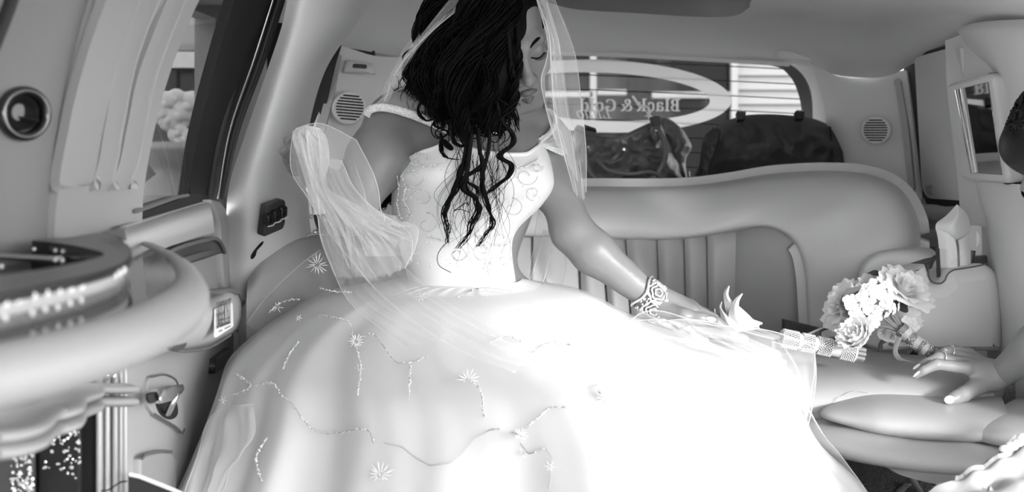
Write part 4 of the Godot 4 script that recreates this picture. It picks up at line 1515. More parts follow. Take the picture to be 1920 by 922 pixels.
	t = thing("mirror", "upright vanity mirror in a padded grey frame on the kerb-side wall", "mirror", on(mp, 1830, 335))
	obj("frame", flat_plate(mp, round_poly([1774, 158, 1852, 137, 1862, 144, 1889, 330, 1886, 344, 1812, 339, 1802, 332], 6), 0.02, 0.03, 0.008), M.pale_trim, t)
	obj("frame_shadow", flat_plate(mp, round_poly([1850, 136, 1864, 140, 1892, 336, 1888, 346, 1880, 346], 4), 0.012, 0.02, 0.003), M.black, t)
	obj("glass", flat_plate(mp, [1792, 168, 1852, 154, 1878, 328, 1822, 325], 0.022, 0.004, 0.001), mat(0.5, 0.03, {"metallic": 1.0}), t)
	s = Shape.new()
	tube(s, onl(mp, [1795, 168, 1825, 325], 0.024), 0.005, 8)
	tube(s, onl(mp, [1804, 166, 1829, 324], 0.023), 0.004, 8)
	obj("chrome_edge", s, M.chrome, t)
	# straps lying on the carpet
	t = thing("floor_strap", "grey webbing strap lying across the carpet beside the bench plinth", "strap", P(1695, 905, 2.02))
	s = Shape.new()
	strip(s, line3([1703, 908, 2.03, 1692, 917, 2.0, 1680, 930, 1.96]), 0.0065, Vector3(1, 0, 0.3), 0.002)
	obj("webbing", s, M.seat_dark, t)
	t = thing("floor_strap", "thinner grey strap trailing from under the bench plinth toward the viewer", "strap", P(1720, 905, 2.02))
	s = Shape.new()
	strip(s, line3([1711, 897, 2.03, 1718, 910, 2.0, 1730, 930, 1.95]), 0.005, Vector3(1, 0, 0.1), 0.002)
	obj("webbing", s, M.seat_dark, t)

# ================= bar in the near corner
func hp(px: float, py: float, h: float) -> Vector3:                  # the point seen at a pixel on the level h below the eye
	return P(px, py, F * h / (py - HY))

func level(list: Array, h: float) -> Array:
	var out := []
	for k in range(0, list.size(), 2): out.append(hp(list[k], list[k + 1], h))
	return out

# a moulding swept along a level curve: profile of (outward, up)
func sweep(s: Shape, curve: PackedVector3Array, prof: Array, flip := 1.0, closed := true) -> void:
	var n := curve.size()
	var rows := []
	for k in n:
		var d := (curve[mini(k + 1, n - 1)] - curve[maxi(k - 1, 0)])
		var o := Vector3(-d.z, 0, d.x).normalized() * flip
		var r := PackedVector3Array()
		for p in prof: r.append(curve[k] + o * p.x + Vector3.UP * p.y)
		rows.append(r)
	grid(s, rows, closed)

func build_bar() -> void:
	var t := thing("bar_counter", "gloss black bar counter with thick pale padded rim and a raised ice well ring", "bar counter", hp(200, 560, 0.20))
	var edge := cr(level([266, 456, 311, 479, 329, 500, 335, 517, 327, 533, 305, 549, 226, 587, 113, 620, 0, 645, -140, 672, -320, 700], 0.13), 90)
	var s := Shape.new()
	var poly := []
	for p in edge: poly.append(p)
	poly += level([-700, 700, -500, 600, -250, 520, 60, 446, 180, 437], 0.13)
	plate(s, poly, Vector3.UP, 0.03, 0.001)
	obj("top", s, mat(0.018, 0.06, {"metallic_specular": 0.7}), t)
	s = Shape.new()
	sweep(s, edge, [Vector2(-0.004, -0.02), Vector2(-0.002, 0.001), Vector2(0.004, 0.002), Vector2(0.013, 0.0), Vector2(0.022, -0.006), Vector2(0.027, -0.015), Vector2(0.027, -0.024), Vector2(0.022, -0.033), Vector2(0.011, -0.038), Vector2(-0.01, -0.038)], -1.0)
	obj("padded_rim", s, M.near_trim, t)
	# raised ring: level top, lit acrylic wall, dark well
	var outer := cr(level([150, 444, 185, 436, 213, 443, 236, 457, 244, 474, 236, 488, 213, 500, 156, 517, 78, 534, 0, 551, -120, 574], 0.105), 80)
	var inner := cr(level([60, 451, 107, 455, 160, 464, 193, 474, 186, 482, 150, 491, 100, 501, 40, 510, 0, 515, -100, 528], 0.105), 60)
	var ring := t
	s = Shape.new()
	var inr := cr(level([60, 451, 107, 455, 160, 464, 193, 474, 186, 482, 150, 491, 100, 501, 40, 510, 0, 515, -100, 528], 0.105), 80)
	grid(s, [inr, outer])
	obj("ring_top", s, mat(0.12, 0.35), ring)
	s = Shape.new()
	sweep(s, outer, [Vector2(0.0, 0.0), Vector2(0.0015, -0.001), Vector2(0.002, -0.006), Vector2(0.0, -0.007)], -1.0)
	obj("ring_lip", s, M.black, ring)
	s = Shape.new()
	sweep(s, outer, [Vector2(-0.001, -0.006), Vector2(-0.001, -0.016), Vector2(-0.006, -0.016), Vector2(-0.006, -0.006)], -1.0)
	obj("ring_wall", s, mat(0.42, 0.15), ring)
	s = Shape.new()
	sweep(s, outer, [Vector2(-0.002, -0.016), Vector2(-0.002, -0.026), Vector2(-0.008, -0.026), Vector2(-0.008, -0.016)], -1.0)
	obj("ring_foot", s, mat(0.14, 0.15), ring)
	for k in 16:                                                    # cut-glass studs on the wall
		var q: float = [10, 33, 63, 87, 110, 132, 153, 215, 224, 232, 10, 60, 84, 108, 131, 152][k]
		var yy: float = [563, 556, 549, 544, 540, 537, 532, 511, 506, 500, 590, 581, 574, 570, 563, 557][k]
		var zz := 1.0
		for p in outer:
			var near: float = absf(p.x / -p.z * F + 960.0 - q)
			if near < 8.0: zz = minf(zz, -p.z)
		s = Shape.new()
		ball(s, P(q, yy + 6.0, zz), Vector3(0.0022, 0.0032, 0.0015) * (1.0 if k < 10 else 0.75), 8, 6)
		obj("stud", s, mat(0.85, 0.3), ring)
	s = Shape.new()
	sweep(s, inr, [Vector2(0, 0), Vector2(-0.001, -0.02), Vector2(-0.002, -0.05)], -1.0, false)
	obj("well_wall", s, mat(0.02, 0.12), ring)
	s = Shape.new()
	var wb := []
	for p in inr: wb.append(p + Vector3(0, -0.022, 0))
	wb.append(hp(-100, 470, 0.105) + Vector3(0, -0.022, 0))
	plate(s, wb, Vector3.UP, 0.02, 0.0005)
	obj("well_floor", s, M.gloss_black, ring)
	s = Shape.new()
	tube(s, cr(level([0, 480, 60, 483, 110, 485, 140, 478], 0.118), 20), 0.003, 6)
	obj("well_bar", s, M.satin, ring)
	for q in [[104, 470], [118, 471], [104, 488], [117, 489], [104, 508], [3, 462], [2, 500], [64, 467], [20, 461]]:
		s = Shape.new()
		ball(s, hp(q[0], q[1], 0.112), Vector3.ONE * 0.0022, 8, 6)
		obj("stud", s, mat(0.85, 0.1, {"metallic": 0.5}), ring)
	# small dark corner bracket where the counter meets the pillar
	s = Shape.new()
	plate(s, line([190, 437, 222, 428, 236, 426, 237, 452, 222, 446, 205, 440], 1.12), Vector3(0.3, 0, 1), 0.01, 0.001)
	obj("corner_bracket", s, mat(0.16, 0.4), t)
	# cabinet below: scalloped pale lips, glittering black panels, chrome posts
	var cab := thing("bar_cabinet", "bar cabinet under the counter with scalloped lips, glittering panels and chrome posts", "cabinet", P(100, 980, 1.2))
	for k in 2:
		s = Shape.new()
		var y := 30.0 * k
		roll(s, [Vector3(-60, 815 + y, 0.86), Vector3(10, 806 + y, 0.9), Vector3(40, 786 + y, 0.96), Vector3(62, 772 + y, 1.02), Vector3(92, 770 + y * 0.9, 1.04), Vector3(106, 752 + y * 0.9, 1.12), Vector3(140, 740 + y * 0.85, 1.2), Vector3(162, 730 + y * 0.8, 1.26), Vector3(232, 728 + y * 0.8, 1.34)], [20.0, 17.0, 15.0, 14.0, 14.0, 14.0, 12.0, 10.0, 10.0], [0.03, 0.03, 0.03, 0.03, 0.03, 0.03, 0.03, 0.02, 0.02], 60, 18, 2.4)
		obj("scalloped_lip", s, M.near_trim, cab)
	s = Shape.new()
	plate(s, line([-60, 690, 182, 690, 182, 990, -60, 990], 1.36), Vector3(0.1, 0, 1), 0.02, 0.002)
	obj("back_panel", s, M.black, cab)
	s = Shape.new()
	plate(s, line([72, 780, 150, 760, 150, 990, 72, 990], 1.33), Vector3(0.1, 0, 1), 0.01, 0.002)
	obj("glitter_panel", s, M.black, cab)
	s = Shape.new()
	plate(s, line([-60, 810, 62, 812, 62, 990, -60, 990], 1.31), Vector3(0.1, 0, 1), 0.01, 0.002)
	obj("glitter_panel", s, mat(0.05, 0.5), cab)
	s = Shape.new()
	var r := RandomNumberGenerator.new()
	r.seed = 11
	for k in 230:
		var x: float
		var y: float
		if k < 120:
			x = r.randf_range(20, 62); y = r.randf_range(825, 925)
			if r.randf() < (40.0 - x) / 40.0: continue
		else:
			x = r.randf_range(80, 150); y = r.randf_range(770, 905)
			if r.randf() > 1.2 - absf(y - 815) / 120.0 - (150 - x) / 160.0: continue
		var bs := Basis.from_euler(Vector3(r.randf() * TAU, r.randf() * TAU, r.randf() * TAU))
		ball(s, P(x, y, 1.295 if k < 120 else 1.315), Vector3(0.0022, 0.0012, 0.0018) * r.randf_range(0.6, 1.5), 5, 3, bs)
	tag(obj("glitter", s, mat(0.75, 0.12, {"metallic": 0.6}), cab, true), "", "", "", "stuff")
	for q in [[180, 194, 0.55], [197, 207, 0.62], [211, 222, 0.5], [224, 230, 0.6], [233, 238, 0.7]]:
		s = Shape.new()
		tube(s, [P((q[0] + q[1]) / 2.0, 686, 1.34), P((q[0] + q[1]) / 2.0, 1000, 1.34)], (q[1] - q[0]) / 2.0 / F * 1.34, 20)
		obj("chrome_post", s, mat(q[2], 0.3, {"metallic": 0.75}), cab)
	for x in [172, 184, 197, 202, 214]:
		s = Shape.new()
		ball(s, P(x, 706, 1.30), Vector3(0.003, 0.005, 0.003), 8, 6)
		obj("post_cap", s, M.chrome, cab)
	# smoked panel lying at the foot of the bar
	t = thing("smoked_tray", "dark smoked tray with a bright edge at the foot of the bar", "tray", P(290, 960, 1.3))
	s = Shape.new()
	plate(s, line([240, 890, 246, 888, 320, 918, 400, 955, 400, 1010, 240, 1010], 1.28), Vector3(0.1, 0.3, 1), 0.006, 0.001)
	obj("sheet", s, mat(0.03, 0.15), t)
	s = Shape.new()
	tube(s, line([243, 889, 262, 893, 320, 916, 400, 952], 1.278), 0.0022, 8)
	obj("bright_edge", s, M.pale_trim, t)
	s = Shape.new()
	tube(s, cr(line([238, 902, 228, 903, 216, 910, 204, 918, 190, 920], 1.275), 16), 0.001, 5)
	obj("thin_cord", s, M.black, t)

# ================= people
# head features in the head's own axes: x to its left ear, y up, z out of the face, metres
func head_field(f: Field, c: Vector3, b: Basis, s: float) -> void:
	var L := func(x: float, y: float, z: float) -> Vector3: return c + b * (Vector3(x, y, z) * s)
	var at := L as Callable
	f.egg(at.call(0.0, 0.035, -0.015), b, Vector3(0.072, 0.088, 0.092) * s, 0.01)
	f.egg(at.call(0.0, -0.03, 0.03), b, Vector3(0.060, 0.080, 0.056) * s, 0.03)
	f.bone(at.call(-0.018, -0.098, 0.060), at.call(0.018, -0.098, 0.060), 0.020 * s, 0.020 * s, 0.03)
	f.bone(at.call(-0.05, -0.062, 0.005), at.call(-0.02, -0.098, 0.055), 0.018 * s, 0.016 * s, 0.025)
	f.bone(at.call(0.05, -0.062, 0.005), at.call(0.02, -0.098, 0.055), 0.018 * s, 0.016 * s, 0.025)
	f.egg(at.call(-0.040, -0.030, 0.056), b, Vector3.ONE * 0.024 * s, 0.02)
	f.egg(at.call(0.040, -0.030, 0.056), b, Vector3.ONE * 0.024 * s, 0.02)
	f.bone(at.call(-0.036, 0.022, 0.074), at.call(0.0, 0.018, 0.084), 0.010 * s, 0.011 * s, 0.016)
	f.bone(at.call(0.036, 0.022, 0.074), at.call(0.0, 0.018, 0.084), 0.010 * s, 0.011 * s, 0.016)
	f.egg(at.call(-0.032, 0.0, 0.102), b, Vector3(0.019, 0.014, 0.016) * s, 0.012, 1)
	f.egg(at.call(0.032, 0.0, 0.102), b, Vector3(0.019, 0.014, 0.016) * s, 0.012, 1)
	f.egg(at.call(-0.031, -0.002, 0.071), b, Vector3.ONE * 0.0150 * s, 0.004)
	f.egg(at.call(0.031, -0.002, 0.071), b, Vector3.ONE * 0.0150 * s, 0.004)
	f.bone(at.call(0.0, 0.012, 0.084), at.call(0.0, -0.034, 0.106), 0.0075 * s, 0.0100 * s, 0.012)
	f.egg(at.call(0.0, -0.037, 0.107), b, Vector3(0.0115, 0.0105, 0.0105) * s, 0.008)
	f.egg(at.call(-0.0135, -0.041, 0.096), b, Vector3(0.0085, 0.0085, 0.011) * s, 0.006)
	f.egg(at.call(0.0135, -0.041, 0.096), b, Vector3(0.0085, 0.0085, 0.011) * s, 0.006)
	f.egg(at.call(-0.007, -0.047, 0.103), b, Vector3(0.0040, 0.005, 0.0055) * s, 0.003, 1)
	f.egg(at.call(0.007, -0.047, 0.103), b, Vector3(0.0040, 0.005, 0.0055) * s, 0.003, 1)
	f.egg(at.call(0.0, -0.070, 0.076), b, Vector3(0.030, 0.024, 0.020) * s, 0.014)
	for q in [-1.0, 1.0]:
		f.egg(at.call(0.073 * q, -0.005, -0.012), b * Basis(Vector3(0, 1, 0), 0.4 * q), Vector3(0.008, 0.030, 0.018) * s, 0.006)

func lip_shape(c: Vector3, b: Basis, s: float) -> Shape:
	var f := Field.new()
	for q in [-1.0, 1.0]:
		f.bone(c + b * (Vector3(0, -0.0645, 0.0965) * s), c + b * (Vector3(0.0245 * q, -0.070, 0.082) * s), 0.0062 * s, 0.0030 * s, 0.003)
		f.bone(c + b * (Vector3(0.006 * q, -0.0625, 0.0965) * s), c + b * (Vector3(0.018 * q, -0.067, 0.089) * s), 0.0048 * s, 0.0034 * s, 0.003)
	for q in [-1.0, 1.0]:
		f.bone(c + b * (Vector3(0, -0.0785, 0.0945) * s), c + b * (Vector3(0.023 * q, -0.072, 0.082) * s), 0.0072 * s, 0.0030 * s, 0.002)
	f.bone(c + b * (Vector3(-0.02, -0.0712, 0.1015) * s), c + b * (Vector3(0.02, -0.0712, 0.1015) * s), 0.0030 * s, 0.0030 * s, 0.002, 1)
	var o := Shape.new()
	nets(f, c + b * (Vector3(0, -0.071, 0.09) * s) - Vector3.ONE * 0.036, c + b * (Vector3(0, -0.071, 0.09) * s) + Vector3.ONE * 0.036, 0.0018, o)
	return o

func brow_shape(c: Vector3, b: Basis, s: float, q: float) -> Shape:
	var o := Shape.new()
	var p := []
	for v in [Vector3(0.012, 0.018, 0.094), Vector3(0.024, 0.0245, 0.090), Vector3(0.036, 0.0255, 0.082), Vector3(0.047, 0.019, 0.070)]:
		p.append(c + b * (Vector3(v.x * q, v.y, v.z) * s))
	tube(o, cr(p, 14), taper(0.0022 * s, 0.0009 * s, 15, 0.0030 * s), 6)
	return o

func lash_shape(c: Vector3, b: Basis, s: float, q: float) -> Shape:
	var o := Shape.new()
	var p := []
	for v in [Vector3(0.017, -0.0065, 0.083), Vector3(0.025, -0.0085, 0.0865), Vector3(0.034, -0.0085, 0.0862), Vector3(0.044, -0.005, 0.079)]:
		p.append(c + b * (Vector3(v.x * q, v.y, v.z) * s))
	var l := cr(p, 18)
	tube(o, l, 0.0012 * s, 5)
	for k in range(3, 19):
		var w := b * Vector3(q * (0.0015 + 0.0003 * k), -0.0035, 0.007) * s
		tube(o, [l[k], l[k] + w * 0.6, l[k] + w + b * Vector3(0, 0.0015, 0.0006)], taper(0.0005, 0.00015, 3), 4, false)
	return o

func nail(parent: Node, at: Vector3, along: Vector3, up: Vector3, w: float, l: float) -> void:
	var s := Shape.new()
	along = along.normalized()
	up = (up - along * up.dot(along)).normalized()
	ball(s, at, Vector3(l, 0.0022, w), 14, 8, Basis(along, up, along.cross(up)))
	obj("fingernail", s, M.nail, parent)

func finger(f: Field, list: Array, r0: float, r1: float, k := 0.003) -> void:
	var p := line3(list)
	var n := p.size()
	for i in n - 1:
		f.bone(p[i], p[i + 1], lerpf(r0, r1, i / float(n - 1)), lerpf(r0, r1, (i + 1) / float(n - 1)), k)

# a curve laid on the front of a gown: pixel points find their depth on a grid of rows
class Skin3:
	var pts := PackedVector3Array()   # px, py, z
	var nrm := PackedVector3Array()
	func z_at(px: float, py: float) -> float:
		var best := 1e9
		var z := 2.0
		for p in pts:
			var d := (p.x - px) * (p.x - px) + (p.y - py) * (p.y - py)
			if d < best + 60.0 and (d < best - 60.0 or p.z < z):
				best = minf(d, best); z = p.z
			elif d < best: best = d
		return z

func skin_of(rows: Array) -> Skin3:
	var k := Skin3.new()
	for r in rows:
		for p in r:
			var z: float = -p.z
			if z < 0.3: continue
			var px: float = p.x / z * F + 960.0
			var py: float = HY - (p.y - EYE) / z * F
			if py < 960 and px > 300 and px < 1640: k.pts.append(Vector3(px, py, z))
	return k

func loft_rows(rows: Array, cols: int, steps: int, fold: Callable, sq := 2.2) -> Array:
	# rows: [px_left, px_right, py, z, front, back]
	var a := []
	var b := []
	for r in rows:
		a.append(Vector3(r[0], r[1], r[2]))
		b.append(Vector3(r[3], r[4], r[5]))
	var aa := cru(a, steps)
	var bb := cru(b, steps)
	var out := []
	for k in steps + 1:
		var t := k / float(steps)
		var l := P(aa[k].x, aa[k].z, bb[k].x)
		var r := P(aa[k].y, aa[k].z, bb[k].x)
		var c := (l + r) / 2
		var hw := (r.x - l.x) / 2
		var ring := PackedVector3Array()
		for j in cols:
			var th := TAU * j / cols
			var ca := cos(th)
			var sa := sin(th)                                     # +: toward the viewer
			var x := signf(ca) * pow(absf(ca), 2.0 / sq) * hw
			var zz := signf(sa) * pow(absf(sa), 2.0 / sq) * (bb[k].y if sa > 0 else bb[k].z)
			var m: float = fold.call(th, t)
			ring.append(c + Vector3(x * (1.0 + m * 0.25), 0, zz + m * 0.5 * (1.0 if sa > 0 else 0.3) * absf(sa)))
		out.append(ring)
	return out

func veil(parent: Node, called: String, rows: Array, m: Material, nu := 40, nv := 40, folds := 5.0, amp := 0.006, ph := 0.0, hem := [1, 1, 0, 0]) -> void:
	var g3 := patch_rows(rows, nu, nv)
	var nn := grid_normals(g3)
	for r in g3.size():
		for c in g3[r].size():
			var u: float = c / float(nu)
			var t: float = r / float(nv)
			g3[r][c] += nn[r][c] * (amp * (sin(TAU * folds * u + ph + 2.0 * sin(t * 3.0 + ph)) + 0.5 * sin(TAU * folds * 2.3 * u + ph * 2.0 - t * 4.0)) * minf(1.0, t * 4.0))
	var s := Shape.new()
	grid(s, g3)
	var o := obj(called, s, m, parent)
	var edges := [PackedVector3Array(), PackedVector3Array()]
	for r in g3.size():
		edges[0].append(g3[r][0]); edges[1].append(g3[r][nu])
	edges.append(g3[0])
	edges.append(g3[nv])
	for k in 4:
		if hem[k]:
			s = Shape.new()
			tube(s, edges[k], 0.0006 * hem[k], 5, false)
			obj("hem", s, M.hem, o)

var bride: Node3D
var skirt_skin: Skin3
var bodice_skin: Skin3

func build_bride() -> void:
	bride = thing("person", "bride in a white beaded gown and veil, seated, looking down with long dark curls", "person", P(890, 900, 2.0))
	var C := P(944, 74, 2.04)
	var fx := Vector3(cos(deg_to_rad(25)), 0, -sin(deg_to_rad(25)))
	var ff := Vector3(sin(deg_to_rad(25)) * cos(deg_to_rad(25)), -sin(deg_to_rad(25)), cos(deg_to_rad(25)) * cos(deg_to_rad(25)))
	var B := Basis(fx, ff.cross(fx), ff)
	B = Basis(ff, deg_to_rad(17)) * B
	# ---- body
	var f := Field.new()
	f.egg(P(890, 620, 2.12), Basis.IDENTITY, Vector3(0.16, 0.12, 0.12), 0.03)
	f.egg(P(860, 490, 2.11), Basis.IDENTITY, Vector3(0.088, 0.12, 0.070), 0.06)
	f.egg(P(885, 370, 2.11), Basis.IDENTITY, Vector3(0.115, 0.12, 0.080), 0.06)
	f.egg(P(828, 335, 2.03), Basis.IDENTITY, Vector3(0.062, 0.058, 0.055), 0.03)
	f.egg(P(968, 335, 2.04), Basis.IDENTITY, Vector3(0.058, 0.058, 0.055), 0.03)
	f.bone(P(752, 228, 2.11), P(900, 225, 2.12), 0.050, 0.052, 0.05)
	f.bone(P(900, 225, 2.12), P(1018, 262, 2.15), 0.052, 0.044, 0.05)
	f.egg(P(905, 278, 2.09), Basis.IDENTITY, Vector3(0.115, 0.06, 0.068), 0.04)
	f.bone(P(770, 195, 2.12), P(905, 170, 2.10), 0.026, 0.040, 0.05)
	f.bone(P(1010, 240, 2.15), P(945, 180, 2.10), 0.026, 0.036, 0.04)
	f.bone(P(915, 230, 2.11), P(945, 120, 2.07), 0.054, 0.050, 0.03)
	# thighs and shins under the gown
	f.chain([P(840, 640, 2.08), P(790, 760, 1.86), P(800, 900, 1.84)], [0.085, 0.055, 0.034], 0.03)
	f.chain([P(945, 640, 2.08), P(1000, 760, 1.86), P(990, 900, 1.84)], [0.085, 0.055, 0.034], 0.03)
	# arms
	f.chain([P(738, 240, 2.10), P(706, 300, 2.04), P(660, 392, 1.99)], [0.056, 0.051, 0.038], 0.03)
	f.chain([P(660, 392, 1.99), P(632, 368, 1.99), P(596, 332, 2.0)], [0.038, 0.037, 0.026], 0.015)
	f.chain([P(1032, 282, 2.15), P(1042, 340, 2.13), P(1072, 432, 2.08)], [0.044, 0.039, 0.036], 0.03)
	f.chain([P(1072, 434, 2.08), P(1112, 472, 2.07), P(1225, 562, 2.05)], [0.037, 0.038, 0.0245], 0.02)
	var s := Shape.new()
	nets(f, P(560, 1010, 2.3), P(1270, 130, 1.62) + Vector3(0.15, 0.1, 0.3), 0.0095, s)
	# head
	var h := Field.new()
	head_field(h, C, B, 1.0)
	h.bone(P(915, 230, 2.11), P(945, 120, 2.07), 0.054, 0.050, 0.03)
	nets(h, C - Vector3(0.13, 0.17, 0.14), C + Vector3(0.13, 0.15, 0.15), 0.0032, s)
	# hands
	var hd := Field.new()
	hd.bone(P(1214, 553, 2.053), P(1240, 568, 2.05), 0.0262, 0.022, 0.01)
	for q in [[1298, 584, 2.03], [1300, 580, 2.05], [1298, 577, 2.07], [1292, 575, 2.085]]:
		hd.bone(P(1240, 567, 2.05), P(q[0], q[1], q[2]), 0.0195, 0.0125, 0.016)
	finger(hd, [1298, 586, 2.03, 1344, 604, 2.025, 1370, 622, 2.02, 1388, 637, 2.015], 0.0108, 0.0068)
	finger(hd, [1300, 581, 2.05, 1350, 600, 2.05, 1378, 618, 2.045, 1398, 633, 2.04], 0.0104, 0.0068)
	finger(hd, [1298, 577, 2.07, 1346, 597, 2.075, 1372, 614, 2.07, 1390, 628, 2.065], 0.0100, 0.0064)
	finger(hd, [1292, 576, 2.088, 1332, 594, 2.095, 1354, 608, 2.09, 1368, 619, 2.085], 0.0088, 0.0058)
	finger(hd, [1246, 580, 2.03, 1282, 592, 2.005, 1312, 597, 2.0, 1338, 602, 1.997], 0.0155, 0.0078, 0.008)
	nets(hd, P(1195, 660, 2.0) - Vector3(0, 0, 0.15), P(1412, 535, 2.1) + Vector3(0, 0, 0.15), 0.0034, s)
	var hl := Field.new()
	hl.bone(P(606, 342, 1.998), P(590, 326, 2.0), 0.027, 0.022, 0.01)
	for q in [[572, 300, 1.985], [570, 306, 2.0], [572, 312, 2.015], [576, 320, 2.03]]:
		hl.bone(P(592, 328, 2.0), P(q[0], q[1], q[2]), 0.019, 0.012, 0.014)
	finger(hl, [572, 298, 1.985, 548, 276, 1.985, 541, 264, 1.985, 552, 258, 1.975], 0.0108, 0.0074)
	finger(hl, [570, 306, 2.0, 546, 292, 2.0, 533, 284, 1.995, 546, 280, 1.985], 0.0106, 0.0072)
	finger(hl, [572, 312, 2.015, 546, 308, 2.015, 538, 300, 2.01, 550, 294, 1.995], 0.0100, 0.0068)
	finger(hl, [576, 320, 2.03, 552, 322, 2.03, 544, 315, 2.025, 554, 308, 2.01], 0.0090, 0.0060)
	finger(hl, [594, 318, 1.98, 582, 300, 1.968, 572, 288, 1.966, 562, 281, 1.966], 0.0140, 0.0078, 0.008)
	nets(hl, P(518, 360, 2.1), P(625, 235, 1.92), 0.0036, s)
	obj("body", s, M.skin, bride)
	obj("lips", lip_shape(C, B, 1.0), M.lips, bride)
	for q in [-1.0, 1.0]:
		obj("eyebrow", brow_shape(C, B, 1.0, q), M.hair, bride)
		obj("eyelashes", lash_shape(C, B, 1.0, q), M.hair, bride)
	nail(bride, P(1333, 598, 1.99), P(1342, 600, 1.99) - P(1325, 598, 1.99), Vector3(0, 0.8, 0.6), 0.0055, 0.0088)
	nail(bride, P(561, 280, 1.958), P(556, 278, 1.96) - P(566, 284, 1.96), Vector3(0.2, 0.3, 1), 0.0052, 0.007)
	build_gown()
	build_hair(C, B)
	build_veil()
	build_jewels()

func build_gown() -> void:
	# ---- bodice
	var bod := loft_rows([[757, 1016, 285, 2.095, 0.118, 0.10], [742, 1034, 318, 2.09, 0.136, 0.10], [737, 1037, 350, 2.09, 0.132, 0.10], [735, 1014, 386, 2.09, 0.116, 0.095], [742, 972, 428, 2.09, 0.104, 0.09], [752, 961, 470, 2.09, 0.098, 0.09], [766, 970, 530, 2.09, 0.108, 0.09], [760, 990, 566, 2.08, 0.12, 0.1]], 120, 70, func(_a, _t): return 0.0, 2.3)
	for r in bod.size():
		for c in bod[r].size():
			var p: Vector3 = bod[r][c]
			var px := p.x / -p.z * F + 960.0
			var py := HY - (p.y - EYE) / -p.z * F
			var front := smoothstep(-2.09, -2.04, p.z)
			p.z += front * (0.022 * exp(-(pow((px - 828) / 58.0, 2.0) + pow((py - 335) / 48.0, 2.0))) + 0.022 * exp(-(pow((px - 972) / 52.0, 2.0) + pow((py - 335) / 48.0, 2.0))))
			if r < 16:                                            # neckline
				var w := 1.0 - r / 16.0
				var dy := 12.0 * smoothstep(800, 758, px) - 18.0 * exp(-pow((px - 848) / 38.0, 2.0)) - 12.0 * smoothstep(985, 1014, px) + 3.0 * exp(-pow((px - 965) / 40.0, 2.0)) - 20.0 * (1.0 - front)
				p.y -= dy / F * 2.09 * w
			bod[r][c] = p
	var s := Shape.new()
	grid(s, bod, true)
	var gown := obj("bodice", s, M.satin_white, bride)
	bodice_skin = skin_of(bod)
	s = Shape.new()
	var top := PackedVector3Array(bod[0])
	top.append(bod[0][0])
	tube(s, top, 0.0042, 8, false)
	obj("neck_binding", s, M.satin_white, gown)
	# ---- skirt
	var rows := [[768, 978, 522, 2.09, 0.11, 0.09], [705, 1012, 532, 2.09, 0.14, 0.11], [612, 1098, 552, 2.07, 0.18, 0.14], [532, 1180, 594, 2.05, 0.24, 0.17], [480, 1290, 632, 2.02, 0.30, 0.19], [446, 1405, 668, 1.98, 0.35, 0.2], [430, 1466, 718, 1.94, 0.38, 0.2], [410, 1488, 775, 1.90, 0.40, 0.2], [386, 1520, 832, 1.86, 0.42, 0.2], [354, 1590, 900, 1.80, 0.44, 0.22], [332, 1650, 978, 1.75, 0.45, 0.24]]
	var sk := loft_rows(rows, 300, 110, func(th, t):
		var a: float = smoothstep(0.05, 0.75, t)
		var w := 0.5 * sin(11.0 * th + 1.3 * sin(3.0 * th) + 1.5 * t) + 0.32 * sin(23.0 * th + 2.0 + 2.0 * sin(2.0 * th) - 1.2 * t) + 0.14 * sin(47.0 * th + 3.0 * t)
		return a * (0.085 * w) + (1.0 - smoothstep(0.0, 0.25, t)) * 0.006 * sin(40.0 * th + 2.0 * sin(5.0 * th)) * smoothstep(0.0, 0.05, t)
		, 2.1)
	s = Shape.new()
	grid(s, sk, true)
	var skirt := obj("skirt", s, M.white, bride)
	skirt_skin = skin_of(sk)
	# ---- organza over it
	var r2 := []
	for k in range(1, rows.size()):
		var r: Array = rows[k].duplicate()
		var e := 1.0 - 0.6 * k / 10.0
		r[0] -= 6 * e
		r[1] += 4
		r[2] -= 3 if k > 1 else 0
		r[4] += 0.012; r[5] += 0.012
		r2.append(r)
	var og := loft_rows(r2, 260, 80, func(th, t):
		var tt: float = 0.1 + 0.9 * t
		var w := 0.5 * sin(11.0 * th + 1.3 * sin(3.0 * th) + 1.5 * tt) + 0.32 * sin(23.0 * th + 2.0 + 2.0 * sin(2.0 * th) - 1.2 * tt)
		return smoothstep(0.05, 0.75, tt) * 0.085 * w + 0.012 + 0.01 * sin(31.0 * th + 5.0 * tt) * tt, 2.1)
	s = Shape.new()
	grid(s, og, true)
	var over := obj("overskirt", s, M.organza, bride)
	skirt_skin = skin_of(og)
	# a looped-up fold of organza at the left edge, and hem drifting at the right
	var flap := []
	for q in [[398, 778, 420, 764, 446, 760, 474, 757], [386, 810, 414, 800, 446, 790, 478, 780], [368, 862, 404, 850, 440, 838, 478, 826], [350, 914, 384, 906, 410, 890, 440, 870], [336, 960, 366, 956, 392, 946, 418, 920]]:
		var r0 := []
		for k in 4: r0.append(Vector3(q[2 * k], q[2 * k + 1], skirt_skin.z_at(maxf(q[2 * k], 400.0), minf(q[2 * k + 1], 940.0)) - 0.02))
		flap.append(r0)
	veil(over, "drape", flap, M.organza, 20, 30, 2.0, 0.006, 0.5, [1, 1, 1, 1])
	veil(over, "drape", [tri3([1470, 690, 1.98, 1490, 712, 1.96, 1500, 740, 1.95]), tri3([1480, 800, 1.9, 1510, 812, 1.89, 1545, 818, 1.88]), tri3([1500, 860, 1.84, 1540, 862, 1.83, 1580, 860, 1.82]), tri3([1530, 960, 1.76, 1590, 955, 1.76, 1650, 950, 1.76])], sheer(0.9, 0.3), 20, 24, 3.0, 0.008, 1.0, [1, 1, 0, 0])
